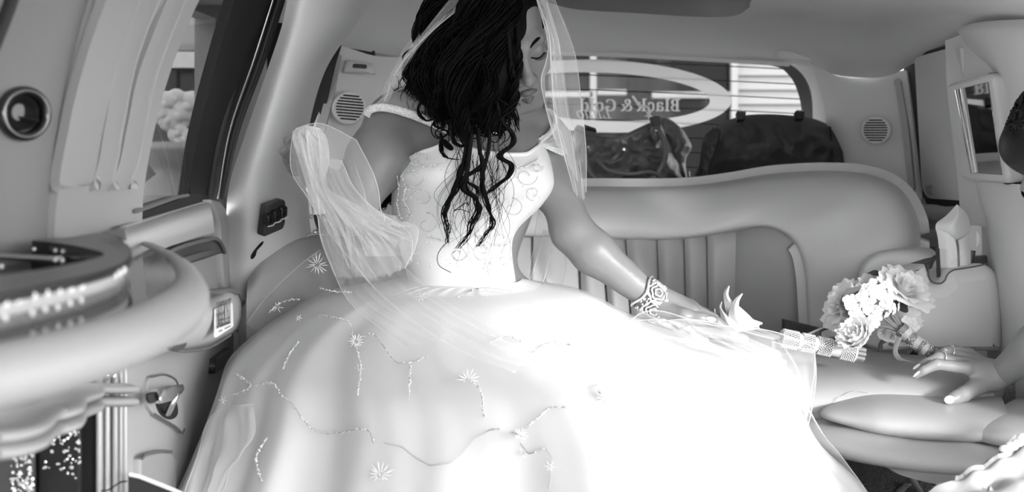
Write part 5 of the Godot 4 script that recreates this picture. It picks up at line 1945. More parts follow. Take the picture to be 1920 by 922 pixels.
	veil(over, "drape", [tri3([600, 468, 2.14, 568, 492, 2.13, 530, 526, 2.12, 492, 566, 2.09, 462, 606, 2.05]), tri3([624, 490, 2.10, 592, 516, 2.09, 560, 548, 2.07, 520, 588, 2.05, 486, 626, 2.02]), tri3([660, 520, 2.04, 630, 544, 2.02, 600, 572, 2.0, 560, 606, 1.98, 520, 640, 1.96])], sheer(0.7, 0.25), 30, 16, 4.0, 0.004, 0.8, [0, 0, 1, 0])
	# ---- straps
	strap(gown, [687, 216, 2.055, 694, 206, 2.048, 712, 201, 2.04, 736, 204, 2.036, 770, 214, 2.028, 806, 228, 2.018, 845, 246, 2.0], 0.0078)
	strap(gown, [1010, 264, 2.06, 1024, 256, 2.07, 1036, 243, 2.09, 1041, 228, 2.11, 1037, 214, 2.13, 1026, 206, 2.14], 0.0050)
	strap(gown, [1012, 268, 2.06, 1028, 275, 2.07, 1048, 284, 2.095, 1066, 294, 2.12], 0.0052)
	veil(gown, "sheer_sleeve", [tri3([700, 200, 2.045, 718, 184, 2.05, 744, 170, 2.06, 772, 159, 2.07, 792, 168, 2.06]), tri3([712, 201, 2.04, 730, 192, 2.04, 756, 182, 2.045, 780, 176, 2.05, 800, 184, 2.045]), tri3([740, 206, 2.036, 770, 208, 2.03, 790, 208, 2.03, 815, 212, 2.025, 836, 222, 2.015])], M.tulle, 20, 14, 2.0, 0.002, 0.0, [0, 0, 1, 0])
	veil(gown, "sheer_sleeve", [tri3([1041, 228, 2.10, 1052, 246, 2.10, 1060, 270, 2.11, 1066, 292, 2.11]), tri3([1030, 250, 2.07, 1038, 260, 2.07, 1046, 274, 2.08, 1052, 286, 2.09]), tri3([1012, 266, 2.055, 1016, 268, 2.055, 1020, 270, 2.06, 1024, 273, 2.06])], M.tulle_thick, 14, 12, 3.0, 0.003, 0.4, [1, 0, 0, 0])
	# ---- beadwork
	var r := RandomNumberGenerator.new()
	r.seed = 21
	var beads := Shape.new()
	var th := Shape.new()
	# scrolls on the bodice
	for q in [[770, 330, 26, 0], [792, 372, 22, 2], [762, 400, 20, 1], [800, 420, 24, 3], [846, 372, 18, 0], [842, 428, 20, 2], [930, 350, 24, 1], [986, 330, 22, 0], [960, 390, 22, 3], [1000, 362, 16, 1], [918, 412, 20, 2], [940, 446, 18, 0], [905, 470, 20, 1], [945, 486, 16, 3], [860, 476, 16, 0], [790, 300, 18, 2], [940, 312, 16, 2], [1008, 312, 12, 0], [925, 500, 14, 1]]:
		var l := []
		for k in 16:
			var a: float = q[3] * 1.57 + k * 0.42
			var rad: float = q[2] * (1.0 - k * 0.05)
			l.append(Vector2(q[0] + rad * cos(a), q[1] + rad * 0.9 * sin(a)))
		bead_line(th, beads, l, bodice_skin, 0.0007, 0.0013, r, 0.55)
	for q in [[742, 320, 748, 350, 744, 380, 752, 410], [752, 330, 760, 352, 756, 372, 768, 398], [770, 306, 800, 312, 830, 304], [950, 310, 985, 312, 1012, 296], [900, 440, 912, 470, 906, 512], [916, 430, 922, 470, 918, 516], [934, 455, 952, 470, 950, 520], [800, 440, 830, 450, 850, 446]]:
		var l := []
		for p in cr(px3(q, 0), 16): l.append(Vector2(p.x, p.y))
		bead_line(th, beads, l, bodice_skin, 0.0006, 0.0015, r, 0.9)
	for k in 260:
		var x := r.randf_range(745, 1028)
		var y := r.randf_range(298, 500)
		if x > 1020 - maxf(0.0, y - 370) * 0.6 or x < 740: continue
		if absf(x - 870) < 40 and y > 330 and r.randf() < 0.7: continue
		ball(beads, P(x, y, bodice_skin.z_at(x, y) - 0.001), Vector3.ONE * r.randf_range(0.0007, 0.0014), 5, 4)
	tag(obj("embroidery", th, M.thread, gown), "", "", "", "stuff")
	tag(obj("beadwork", beads, M.bead, gown), "", "", "", "stuff")
	# vines and flowers on the skirt
	beads = Shape.new()
	th = Shape.new()
	for q in [[600, 590, 640, 598, 658, 610, 662, 640], [676, 632, 700, 626, 720, 650, 740, 676, 766, 681, 790, 672, 800, 668], [530, 744, 548, 756, 566, 782, 590, 806, 624, 812, 660, 806, 690, 806, 700, 830], [718, 830, 734, 834, 760, 840, 790, 866, 830, 874, 870, 846, 900, 812, 940, 804, 975, 815], [975, 815, 1000, 790, 1030, 766, 1060, 762], [480, 722, 510, 718, 530, 744], [440, 700, 470, 722, 440, 740], [600, 540, 625, 546, 660, 548], [505, 585, 530, 565, 560, 560], [880, 715, 900, 730, 908, 780], [668, 650, 676, 690, 670, 740], [770, 680, 768, 720, 766, 746], [975, 830, 990, 850, 1030, 840, 1034, 880, 1028, 915], [418, 800, 412, 840, 400, 880], [1000, 660, 1040, 640, 1080, 650], [1120, 720, 1130, 745, 1150, 760], [560, 640, 545, 660, 530, 690], [860, 555, 900, 540, 960, 545], [920, 640, 950, 630, 980, 640], [490, 900, 480, 860, 500, 820]]:
		var l := []
		for p in cr(px3(q, 0), 22): l.append(Vector2(p.x, p.y))
		bead_line(th, beads, l, skirt_skin, 0.0009, 0.0015, r, 0.7)
	tag(obj("vine_embroidery", th, M.thread, skirt), "", "", "", "stuff")
	tag(obj("beadwork", beads, M.bead, skirt), "", "", "", "stuff")
	for q in [[595, 496, 22], [668, 640, 16], [878, 712, 24], [712, 890, 26], [975, 815, 16], [674, 690, 10], [980, 850, 12], [1136, 746, 20], [1030, 875, 12], [520, 575, 12], [418, 750, 10], [790, 556, 12], [910, 548, 10], [560, 596, 8]]:
		var fs := Shape.new()
		var z := skirt_skin.z_at(q[0], q[1]) - 0.004 if q[1] > 500 else 2.085
		var np := 14 if q[2] > 13 else 6
		for k in np:
			var a := TAU * k / np + r.randf() * 0.2
			var rad: float = q[2] * r.randf_range(0.75, 1.05)
			var p0 := P(q[0] + rad * 0.25 * cos(a), q[1] + rad * 0.25 * sin(a), z)
			var p1 := P(q[0] + rad * cos(a), q[1] + rad * sin(a), z)
			tube(fs, [p0, (p0 + p1) / 2 + Vector3(0, 0, 0.001), p1], taper(0.0008, 0.0003, 3, 0.0012 if np > 6 else 0.0007), 5)
		for k in (9 if np > 6 else 4):
			ball(fs, P(q[0] + r.randf_range(-0.3, 0.3) * q[2], q[1] + r.randf_range(-0.3, 0.3) * q[2], z - 0.001), Vector3.ONE * 0.0009, 6, 4)
		obj("beaded_flower", fs, M.bead if q[0] != 712 else M.white, skirt)

func bead_line(th: Shape, beads: Shape, l: Array, sk: Skin3, rt: float, rb: float, r: RandomNumberGenerator, dens: float) -> void:
	var p := []
	for q in l: p.append(P(q.x, q.y, sk.z_at(q.x, q.y) - 0.003))
	var c := cr(p, l.size() * 2)
	tube(th, c, rt, 4, false)
	for k in c.size():
		if r.randf() < dens:
			ball(beads, c[k] + Vector3(r.randf_range(-1, 1), r.randf_range(-1, 1), 0.6) * 0.0012, Vector3.ONE * rb * r.randf_range(0.6, 1.2), 5, 4)

func strap(parent: Node, list: Array, w: float) -> void:
	var c := cr(line3(list), 40)
	var s := Shape.new()
	var rows := []
	for k in c.size():
		var d := (c[mini(k + 1, 40)] - c[maxi(k - 1, 0)]).normalized()
		var sx := d.cross(Vector3(0, 0.25, 1)).normalized()
		var ring := PackedVector3Array()
		for j in 10:
			var a := TAU * j / 10
			ring.append(c[k] + sx * (w * cos(a)) + sx.cross(d) * (0.0028 * sin(a)))
		rows.append(ring)
	grid(s, rows, true)
	var o := obj("strap", s, M.satin_white, parent)
	s = Shape.new()
	var r := RandomNumberGenerator.new()
	r.seed = 5
	for k in 420:
		var i := r.randi_range(0, 39)
		var p := c[i].lerp(c[i + 1], r.randf())
		var d := (c[i + 1] - c[i]).normalized()
		var sx := d.cross(Vector3(0, 0.25, 1)).normalized()
		ball(s, p + sx * (w * r.randf_range(-0.95, 0.95)) + Vector3(0, 0, 0.0026), Vector3.ONE * r.randf_range(0.0007, 0.0013), 5, 4)
	tag(obj("beads", s, M.bead, o), "", "", "", "stuff")

func lock(s: Shape, list: Array, r0: float, r1: float, n := 40, curl := 0.0, turns := 0.0, ph := 0.0, sides := 6) -> void:
	var c := cr(line3(list), n)
	var o := PackedVector3Array()
	for k in n + 1:
		var t := k / float(n)
		var a := TAU * turns * t + ph
		o.append(c[k] + Vector3(cos(a), 0.2 * sin(a), sin(a)) * (curl * smoothstep(0.0, 0.5, t)))
	tube(s, o, taper(r0, r1, n + 1, r0 * 0.9), sides)

func build_hair(C: Vector3, B: Basis) -> void:
	# inner mass
	var f := Field.new()
	f.egg(C + B * Vector3(0, 0.042, -0.028), B, Vector3(0.080, 0.086, 0.090), 0.02)
	f.egg(P(880, 50, 2.05), Basis.IDENTITY, Vector3(0.066, 0.11, 0.075), 0.04)
	f.chain([P(905, 20, 2.02), P(888, 130, 1.99), P(886, 205, 1.965)], [0.062, 0.060, 0.026], 0.04)
	f.chain([P(850, 60, 2.07), P(826, 140, 2.045), P(838, 190, 2.01)], [0.055, 0.046, 0.02], 0.04)
	f.chain([P(955, -10, 1.99), P(946, 60, 1.965), P(938, 130, 1.955), P(930, 186, 1.945)], [0.036, 0.026, 0.020, 0.014], 0.03)
	f.chain([P(830, 110, 2.1), P(800, 150, 2.1)], [0.05, 0.03], 0.04)
	var s := Shape.new()
	nets(f, P(740, 290, 2.22), P(1060, -90, 1.80), 0.006, s)
	var hair := obj("hair", s, M.hair, bride)
	# flowing locks over it
	s = Shape.new()
	var r := RandomNumberGenerator.new()
	r.seed = 31
	for k in 84:                                                    # each tress is a clump of strands that curl together
		var u := (k + r.randf()) / 84.0
		u = fposmod(u * 5.0, 1.0)
		var dz := r.randf()
		var x0 := lerpf(850, 1004, u)
		var x1 := lerpf(806, 996, pow(u, 0.9)) + r.randf_range(-8, 8)
		var x2 := lerpf(776, 972, u) + r.randf_range(-12, 12)
		var x3 := lerpf(800, 962, u) + r.randf_range(-16, 16)
		var x4 := lerpf(818, 950, u) + r.randf_range(-30, 30)
		var bulge := sin(PI * clampf(u, 0.04, 0.96))
		var ye := r.randf_range(178, 235) + 70.0 * bulge * r.randf() * r.randf()
		var zf := lerpf(0.0, 0.05, dz)
		var curl := r.randf_range(0.008, 0.019)
		var turns := r.randf_range(1.6, 3.4)
		var ph := r.randf() * TAU
		for j in 18:
			var ox := r.randf_range(-10, 10)
			var oz := r.randf_range(-0.008, 0.008)
			var e := r.randf_range(-14, 10)
			lock(s, [lerpf(866, 1000, u) + ox, -104, 2.05, x0 + ox, -70, 2.0 - 0.05 * bulge + zf, x1 + ox, 30, 2.03 - 0.115 * bulge + zf + oz, x2 + ox * 0.8, 122, 2.03 - 0.145 * bulge + zf + oz, x3 + ox * 0.6, 180, 2.0 - 0.118 * bulge + zf + oz * 0.6, x4 + ox * 0.3, ye + e, 1.97 - 0.075 * bulge + zf], r.randf_range(0.0012, 0.0028), 0.0005, 34, curl * r.randf_range(0.8, 1.2), turns, ph + r.randf_range(-0.5, 0.5), 4)
	# tight curls at the ends
	for k in 90:
		var x := r.randf_range(815, 950)
		var y := r.randf_range(150, 235)
		var rad := r.randf_range(0.006, 0.014)
		var c := P(x, y, 1.93 + 0.0007 * absf(x - 885))
		var l := PackedVector3Array()
		var a0 := r.randf() * TAU
		var tn := 1.0 if r.randf() < 0.5 else -1.0
		for j in 22:
			var a := a0 + tn * j * 0.42
			l.append(c + Vector3(cos(a) * rad, sin(a) * rad - j * 0.0013, sin(a * 0.7) * 0.004))
		tube(s, l, taper(0.0022, 0.0007, 22), 5)
	# wisps escaping at the sides
	for k in 60:
		var x := r.randf_range(760, 830)
		var y := r.randf_range(90, 170)
		lock(s, [x + 40, y - 40, 2.06, x + 8, y, 2.05, x - 4, y + 24, 2.05, x + r.randf_range(-16, 20), y + r.randf_range(34, 60), 2.04], 0.0022, 0.0005, 24, 0.008, r.randf_range(1.0, 2.4), r.randf() * TAU, 5)
	tag(obj("locks", s, M.hair, hair), "", "", "", "stuff")
	# the separate ringlets, one by one
	for q in [
		[[880, 235, 1.93, 872, 290, 1.925, 862, 330, 1.92, 846, 370, 1.92, 834, 400, 1.93, 838, 430, 1.94, 840, 455, 1.945], 0.0062],
		[[884, 250, 1.92, 876, 320, 1.915, 870, 352, 1.915, 892, 372, 1.92, 897, 395, 1.93, 884, 420, 1.935, 878, 440, 1.94, 858, 466, 1.945], 0.0060],
		[[896, 240, 1.925, 900, 285, 1.92, 906, 305, 1.92, 888, 322, 1.918, 872, 336, 1.918, 896, 356, 1.92, 892, 384, 1.925], 0.0055],
		[[914, 230, 1.93, 918, 262, 1.925, 912, 300, 1.92, 904, 324, 1.92, 907, 360, 1.925, 916, 392, 1.93, 924, 420, 1.94, 910, 440, 1.945, 897, 462, 1.95], 0.0050],
		[[930, 190, 1.92, 942, 228, 1.925, 962, 252, 1.93, 960, 272, 1.925, 936, 292, 1.92, 958, 310, 1.925, 952, 330, 1.93, 930, 350, 1.935, 910, 366, 1.94], 0.0058],
		[[826, 250, 1.97, 832, 270, 1.96, 848, 280, 1.955, 830, 262, 1.965, 828, 284, 1.955, 840, 296, 1.95, 858, 299, 1.945], 0.0040],
		[[800, 190, 2.0, 786, 196, 2.0, 786, 214, 1.995, 800, 226, 1.99, 814, 220, 1.985, 814, 200, 1.985], 0.0034],
		[[846, 230, 1.95, 850, 262, 1.945, 866, 274, 1.94, 880, 262, 1.94, 874, 244, 1.94], 0.0048],
		[[920, 170, 1.925, 935, 186, 1.92, 950, 196, 1.92, 958, 208, 1.925, 966, 196, 1.93, 970, 184, 1.935, 964, 166, 1.935], 0.0034],
		[[952, 60, 1.93, 958, 120, 1.93, 966, 150, 1.93, 962, 190, 1.925, 940, 226, 1.925, 936, 262, 1.925], 0.0085],
		[[966, 20, 1.94, 972, 90, 1.93, 974, 130, 1.93, 964, 170, 1.928, 958, 200, 1.925, 966, 224, 1.928], 0.0070],
		[[790, 146, 2.06, 776, 156, 2.07, 760, 168, 2.075, 740, 170, 2.08, 733, 156, 2.08, 742, 140, 2.08, 748, 160, 2.085, 738, 180, 2.09], 0.0026],
		[[896, 300, 1.92, 880, 380, 1.925, 874, 380, 1.925, 850, 396, 1.93, 862, 392, 1.93, 880, 398, 1.93], 0.0012],
		[[842, 452, 1.942, 830, 462, 1.945, 820, 480, 1.95, 824, 498, 1.95, 846, 511, 1.955], 0.0010],
		[[736, 352, 2.12, 726, 372, 2.10, 716, 388, 2.09, 708, 396, 2.08], 0.0085],
		[[742, 340, 2.13, 738, 366, 2.11, 736, 384, 2.10], 0.0075],
	]:
		s = Shape.new()
		var n: int = 60
		lock(s, q[0], q[1] * 0.7, 0.0006, n, 0.0, 0.0, 0.0, 7)
		if q[1] > 0.003:
			for j in 7: lock(s, q[0], q[1] * 0.3, 0.0004, n, q[1] * r.randf_range(0.4, 1.1), r.randf_range(1.0, 3.5), r.randf() * TAU, 4)
		obj("ringlet", s, M.hair, hair)
	# single fine hairs over the bodice
	s = Shape.new()
	for k in 46:
		var x := r.randf_range(848, 950)
		var y := r.randf_range(250, 320)
		lock(s, [x, y, 1.925, x + r.randf_range(-22, 22), y + 50, 1.922, x + r.randf_range(-34, 26), y + 105, 1.93, x + r.randf_range(-40, 20), y + r.randf_range(140, 200), 1.945], 0.0005, 0.0002, 20, 0.005, r.randf_range(0.5, 2.0), r.randf() * TAU, 3)
	tag(obj("loose_hairs", s, M.hair, hair), "", "", "", "stuff")
	# small comb
	s = Shape.new()
	for k in 9: ball(s, P(808 + 3.2 * k, 99 - 1.6 * k, 2.0), Vector3(0.002, 0.0035, 0.002), 6, 5)
	obj("hair_comb", s, M.crystal, hair)

func build_veil() -> void:
	var v := Node3D.new()
	v.name = "veil"
	bride.add_child(v)
	v.position = P(940, -60, 2.05) - bride.position
	# fall over the shoulder toward the held hand
	veil(v, "shoulder_fall", [tri3([820, -60, 2.04, 900, -80, 1.98, 960, -90, 1.96]), tri3([800, 20, 2.06, 832, 10, 1.98, 880, 0, 1.93]), tri3([768, 90, 2.08, 790, 70, 2.01, 810, 60, 1.96]), tri3([728, 150, 2.10, 740, 140, 2.06, 756, 122, 2.02]), tri3([706, 215, 2.12, 716, 200, 2.08, 722, 190, 2.05])], M.tulle, 24, 40, 3.0, 0.004, 0.3, [1, 1.6, 0, 0])
	veil(v, "shoulder_fall", [tri3([830, -60, 2.06, 890, -80, 2.0]), tri3([808, 30, 2.07, 850, 12, 1.97]), tri3([760, 100, 2.09, 792, 76, 2.0]), tri3([725, 170, 2.11, 745, 150, 2.05]), tri3([712, 195, 2.12, 730, 185, 2.07])], M.tulle, 16, 30, 2.0, 0.004, 1.7, [1, 1, 0, 0])
	# fall at the far side of the face
	veil(v, "face_fall", [tri3([985, -70, 1.98, 1010, -60, 2.0, 1030, -30, 2.04]), tri3([1008, 6, 1.95, 1024, 4, 1.98, 1046, 14, 2.04]), tri3([1026, 60, 1.94, 1040, 60, 1.98, 1066, 66, 2.05]), tri3([1030, 110, 1.94, 1050, 112, 1.98, 1078, 112, 2.05]), tri3([1036, 200, 1.96, 1058, 200, 1.99, 1086, 196, 2.06]), tri3([1058, 290, 2.02, 1074, 290, 2.03, 1096, 284, 2.08]), tri3([1084, 384, 2.10, 1090, 380, 2.10, 1099, 360, 2.12])], M.tulle, 24, 60, 2.0, 0.004, 0.9, [1.4, 1.2, 0, 0])
	veil(v, "face_fall", [tri3([1004, -10, 1.96, 1014, 0, 1.98, 1026, 4, 2.0]), tri3([1026, 70, 1.945, 1034, 74, 1.95, 1044, 66, 1.97]), tri3([1024, 110, 1.945, 1034, 124, 1.95, 1048, 122, 1.97]), tri3([1014, 150, 1.95, 1034, 176, 1.96, 1056, 180, 1.99]), tri3([1022, 200, 1.97, 1042, 230, 2.0, 1070, 250, 2.03]), tri3([1040, 262, 2.0, 1060, 300, 2.04, 1084, 340, 2.08])], M.tulle, 20, 50, 3.0, 0.003, 2.0, [1.4, 1, 0, 0])
	# behind the far arm down to the seat
	veil(v, "back_fall", [tri3([1010, 395, 2.18, 1030, 420, 2.17, 1046, 450, 2.17]), tri3([1000, 470, 2.17, 1026, 480, 2.16, 1060, 490, 2.16]), tri3([990, 520, 2.16, 1020, 530, 2.15, 1054, 534, 2.15])], M.tulle, 16, 16, 2.0, 0.006, 0.4, [1, 1, 0, 0])
	veil(v, "back_fall", [tri3([1020, 430, 2.16, 1040, 440, 2.15]), tri3([1004, 500, 2.15, 1026, 510, 2.14]), tri3([986, 545, 2.14, 1010, 552, 2.13])], M.tulle, 10, 12, 1.0, 0.004, 1.4, [1, 1, 0, 0])
	# gathered bunch in the raised hand
	var s := Shape.new()
	var r := RandomNumberGenerator.new()
	r.seed = 41
	veil(v, "bunch", [tri3([556, 240, 1.97, 575, 236, 1.95, 600, 240, 1.95]), tri3([552, 262, 1.955, 578, 256, 1.935, 612, 266, 1.945]), tri3([562, 300, 1.955, 588, 300, 1.93, 614, 300, 1.945]), tri3([576, 340, 1.96, 594, 340, 1.94, 606, 336, 1.95]), tri3([588, 400, 1.96, 598, 402, 1.945, 606, 400, 1.95])], sheer(0.92, 0.7), 24, 24, 4.0, 0.006, 0.4, [1, 1, 1, 0])
	veil(v, "bunch", [tri3([552, 248, 1.98, 568, 244, 1.975, 590, 246, 1.975]), tri3([556, 262, 1.955, 572, 254, 1.94, 596, 262, 1.95]), tri3([568, 290, 1.95, 590, 282, 1.93, 612, 296, 1.94]), tri3([584, 318, 1.95, 600, 312, 1.935, 610, 320, 1.945])], sheer(0.92, 0.65), 20, 20, 3.0, 0.007, 2.4, [1, 1, 1, 1])
	# outer sheet from the hand, across the arm, to the lap
	var thin := sheer(0.92, 0.22)
	veil(v, "held_sheet", [tri3([549, 246, 1.97, 575, 234, 1.95, 609, 233, 1.945, 668, 262, 1.95]), tri3([547, 298, 1.95, 590, 290, 1.92, 640, 296, 1.91, 686, 305, 1.93]), tri3([554, 332, 1.945, 604, 340, 1.90, 660, 346, 1.89, 705, 353, 1.91]), tri3([576, 366, 1.935, 626, 378, 1.88, 680, 386, 1.87, 719, 411, 1.89]), tri3([598, 404, 1.92, 650, 412, 1.86, 710, 412, 1.85, 778, 426, 1.87]), tri3([606, 448, 1.90, 664, 460, 1.83, 724, 458, 1.82, 778, 463, 1.84]), tri3([631, 518, 1.86, 680, 520, 1.79, 730, 514, 1.79, 760, 502, 1.81])], thin, 40, 60, 4.0, 0.006, 0.2, [1.3, 1.3, 1, 0])
	veil(v, "held_sheet", [tri3([572, 300, 1.93, 604, 296, 1.91, 640, 300, 1.90]), tri3([590, 360, 1.92, 622, 350, 1.89, 664, 352, 1.88]), tri3([613, 415, 1.90, 654, 404, 1.86, 712, 400, 1.86]), tri3([646, 470, 1.87, 694, 452, 1.82, 768, 440, 1.83]), tri3([690, 530, 1.80, 730, 512, 1.78, 772, 490, 1.80])], thin, 30, 48, 5.0, 0.006, 1.4, [1, 1, 0, 0])
	veil(v, "held_sheet", [tri3([598, 404, 1.925, 613, 415, 1.91]), tri3([604, 444, 1.91, 646, 470, 1.88]), tri3([622, 494, 1.88, 674, 506, 1.84]), tri3([660, 570, 1.80, 740, 570, 1.74]), tri3([760, 650, 1.68, 860, 620, 1.66])], thin, 20, 40, 3.0, 0.005, 0.7, [1, 0, 0, 0])
	veil(v, "held_sheet", [tri3([660, 470, 1.85, 720, 450, 1.83]), tri3([700, 540, 1.77, 780, 520, 1.76]), tri3([780, 610, 1.69, 860, 580, 1.69]), tri3([880, 670, 1.62, 960, 630, 1.64]), tri3([960, 700, 1.6, 1030, 650, 1.63])], thin, 26, 60, 4.0, 0.005, 2.9, [0, 0, 0, 0])
	# gathered pleats that run out of the hand and fan over the lap
	var pl := sheer(0.92, 0.2)
	for k in 34:
		var a := r.randf()
		var e := r.randf()
		var s2 := Shape.new()
		var ex := lerpf(642, 778, e) + r.randf_range(-8, 8)
		var ey := lerpf(520, 440, e) + r.randf_range(-8, 8)
		var mid := lerpf(0.0, 1.0, clampf(e * 0.6 + a * 0.4, 0.0, 1.0))
		var l := [P(lerpf(560, 608, a), r.randf_range(244, 270), 1.925 + r.randf_range(-0.01, 0.01)), P(lerpf(572, 612, a), 306, 1.915), P(lerpf(588, 622, mid), 356, 1.905), P(lerpf(614, 690, mid), lerpf(424, 392, mid), 1.868), P(ex, ey, lerpf(1.82, 1.80, e))]
		var n := 30
		var c := cr(l, n)
		strip(s2, c, taper(0.0014, 0.0008, n + 1, r.randf_range(0.002, 0.006)), Vector3(r.randf_range(-0.3, 1), r.randf_range(-0.4, 0.6), r.randf_range(0.0, 0.8)), 0.0002)
		obj("pleat", s2, pl, v)
	# veil spread over the lap and the flowers
	veil(v, "lap_sheet", [tri3([1178, 604, 1.98, 1204, 586, 2.0, 1240, 583, 2.0, 1290, 597, 1.98, 1340, 610, 1.97, 1392, 612, 1.96, 1460, 624, 1.98, 1526, 650, 2.0]), tri3([1190, 614, 1.95, 1230, 606, 1.95, 1270, 612, 1.94, 1320, 622, 1.93, 1370, 628, 1.92, 1420, 636, 1.92, 1480, 650, 1.94, 1526, 672, 1.95]), tri3([1240, 632, 1.92, 1280, 634, 1.91, 1320, 642, 1.9, 1370, 650, 1.88, 1420, 664, 1.88, 1460, 680, 1.89, 1500, 700, 1.9, 1524, 716, 1.9]), tri3([1330, 650, 1.88, 1370, 668, 1.86, 1400, 680, 1.85, 1440, 700, 1.84, 1470, 724, 1.84, 1490, 750, 1.85, 1508, 775, 1.86, 1516, 796, 1.86])], sheer(0.9, 0.2), 60, 36, 5.0, 0.006, 0.6, [1, 1.4, 1.4, 1])
	veil(v, "lap_sheet", [tri3([1196, 600, 1.97, 1250, 600, 1.95, 1300, 620, 1.93]), tri3([1260, 606, 1.95, 1300, 622, 1.92, 1340, 650, 1.9]), tri3([1340, 612, 1.95, 1380, 640, 1.9, 1410, 670, 1.87]), tri3([1450, 640, 1.94, 1470, 680, 1.88, 1490, 710, 1.86])], sheer(0.9, 0.15), 30, 40, 4.0, 0.007, 2.2, [1, 1, 1, 0])
	veil(v, "lap_sheet", [tri3([1448, 640, 1.93, 1480, 648, 1.93, 1528, 656, 1.94]), tri3([1450, 690, 1.90, 1480, 700, 1.90, 1524, 710, 1.91]), tri3([1460, 740, 1.87, 1488, 745, 1.87, 1518, 752, 1.88]), tri3([1480, 790, 1.85, 1490, 798, 1.85, 1506, 808, 1.85])], sheer(0.9, 0.12), 20, 24, 1.0, 0.003, 0.2, [1, 1.2, 1, 1])

func build_jewels() -> void:
	# necklace: drops at the throat
	var n := Node3D.new()
	n.name = "necklace"
	bride.add_child(n)
	n.position = P(930, 240, 1.98) - bride.position
	var s := Shape.new()
	for q in [[908, 236], [914, 240], [919, 234], [925, 230]]:
		for k in 4: ball(s, P(q[0] - 1 + k * 0.4, q[1] + 5 * k - 8, 1.985), Vector3(0.0022, 0.0026, 0.002), 7, 5)
	obj("crystal_drop", s, M.crystal, n)
	for q in [[924, 238, 26], [929, 242, 24], [934, 240, 20], [950, 232, 14], [956, 226, 14], [960, 214, 12]]:
		s = Shape.new()
		for k in 6: ball(s, P(q[0] + (k % 2) * 1.0, q[1] - 12 + q[2] * k / 6.0, 1.985 if q[0] < 940 else 2.0), Vector3(0.0024, 0.0028, 0.002), 7, 5)
		obj("crystal_drop", s, M.crystal, n)
	# openwork rose bracelet
	var b := Node3D.new()
	b.name = "bracelet"
	bride.add_child(b)
	var w0 := P(1208, 549, 2.053)
	var w1 := P(1244, 574, 2.05)
	b.position = w0 - bride.position
	var ax := (w1 - w0).normalized()
	var u := ax.cross(Vector3(0, 0, 1)).normalized()     # upward across the arm
	var fr := u.cross(ax).normalized()
	if fr.z < 0: fr = -fr
	var put := func(a: float, l: float) -> Vector3:       # a: angle round the wrist from the viewer, l: along
		var rad := 0.0318 - 0.0035 * l / 0.05
		return w0 + ax * l + (fr * cos(a) + u * sin(a)) * rad
	var pu := put as Callable
	s = Shape.new()
	for e in [-0.004, 0.054]:
		var ring := PackedVector3Array()
		for k in 49:
			var a := TAU * k / 48
			ring.append(pu.call(a, e + 0.004 * cos(3.0 * a)))
		tube(s, ring, 0.0022, 7, false)
	obj("rim", s, M.crystal, b)
	for q in [[0.62, 0.030, 0.020], [-0.58, 0.018, 0.019], [1.75, 0.024, 0.018], [-1.75, 0.024, 0.018], [2.8, 0.024, 0.018]]:
		s = Shape.new()
		for ringn in 3:
			var rr: float = q[2] * (1.0 - 0.33 * ringn)
			var l := PackedVector3Array()
			for k in 25:
				var a := TAU * k / 24
				var wob := rr * (1.0 + 0.10 * cos(5.0 * a + ringn))
				l.append(pu.call(q[0] + wob * cos(a) / 0.029, q[1] + wob * sin(a)))
			tube(s, l, 0.0019, 6, false)
		for k in 16:
			var a := TAU * k / 16
			ball(s, pu.call(q[0] + q[2] * 1.02 * cos(a) / 0.029, q[1] + q[2] * sin(a)), Vector3.ONE * 0.0019, 6, 4)
		obj("rose_filigree", s, M.crystal, b)
	s = Shape.new()
	for q in [[0.05, 0.004], [0.0, 0.046], [1.15, 0.006], [1.2, 0.044], [-1.1, 0.004], [-1.15, 0.044], [-0.1, 0.04], [0.4, 0.006]]:
		for k in 5:
			var a := TAU * k / 5
			ball(s, pu.call(q[0] + 0.005 * cos(a) / 0.029, q[1] + 0.005 * sin(a)), Vector3.ONE * 0.0022, 6, 4)
	obj("crystal_cluster", s, M.crystal, b)
	s = Shape.new()
	for k in 7: ball(s, P(1250.5 - 0.2 * k, 549 + 2.6 * k, 2.022), Vector3.ONE * 0.0016, 6, 4)
	box(s, P(1249.5, 566, 2.022), Vector3(0.006, 0.009, 0.003))
	obj("clasp_chain", s, M.crystal, b)

# ================= bags behind the sofa
# a stuffed shape from a pixel outline: swells toward the viewer, sags behind
func pillow(s: Shape, outline: Array, z: float, depth: float, wrinkle: FastNoiseLite = null, amp := 0.0, rings := 22, cx := -1.0, cy := -1.0) -> void:
	var m := outline.size() / 2
	var c := Vector2.ZERO
	for k in m: c += Vector2(outline[2 * k], outline[2 * k + 1]) / m
	if cx > 0: c = Vector2(cx, cy)
	for side in [1.0, -0.4]:
		var rows := []
		for r in rings + 1:
			var t := r / float(rings)
			var row := PackedVector3Array()
			for k in m:
				var q := Vector2(outline[2 * k], outline[2 * k + 1]).lerp(c, t * 0.97)
				var d: float = depth * side * pow(1.0 - pow(1.0 - t, 2.4), 0.6)
				var wv := 0.0
				if wrinkle and side > 0: wv = amp * wrinkle.get_noise_2d(q.x, q.y) * minf(1.0, t * 5.0)
				row.append(P(q.x, q.y, z - d - wv))
			rows.append(row)
		if side < 0:
			for k in rows.size():
				var rr: PackedVector3Array = rows[k]
				rr.reverse()
				rows[k] = rr
		grid(s, rows, true)
		fan(s, rows[rings], false)

func fold_noise(fr: float, sd: int, ridged := true) -> FastNoiseLite:
	var n := FastNoiseLite.new()
	n.noise_type = FastNoiseLite.TYPE_SIMPLEX_SMOOTH
	n.frequency = fr
	n.seed = sd
	n.fractal_type = FastNoiseLite.FRACTAL_RIDGED if ridged else FastNoiseLite.FRACTAL_FBM
	n.fractal_octaves = 2
	return n

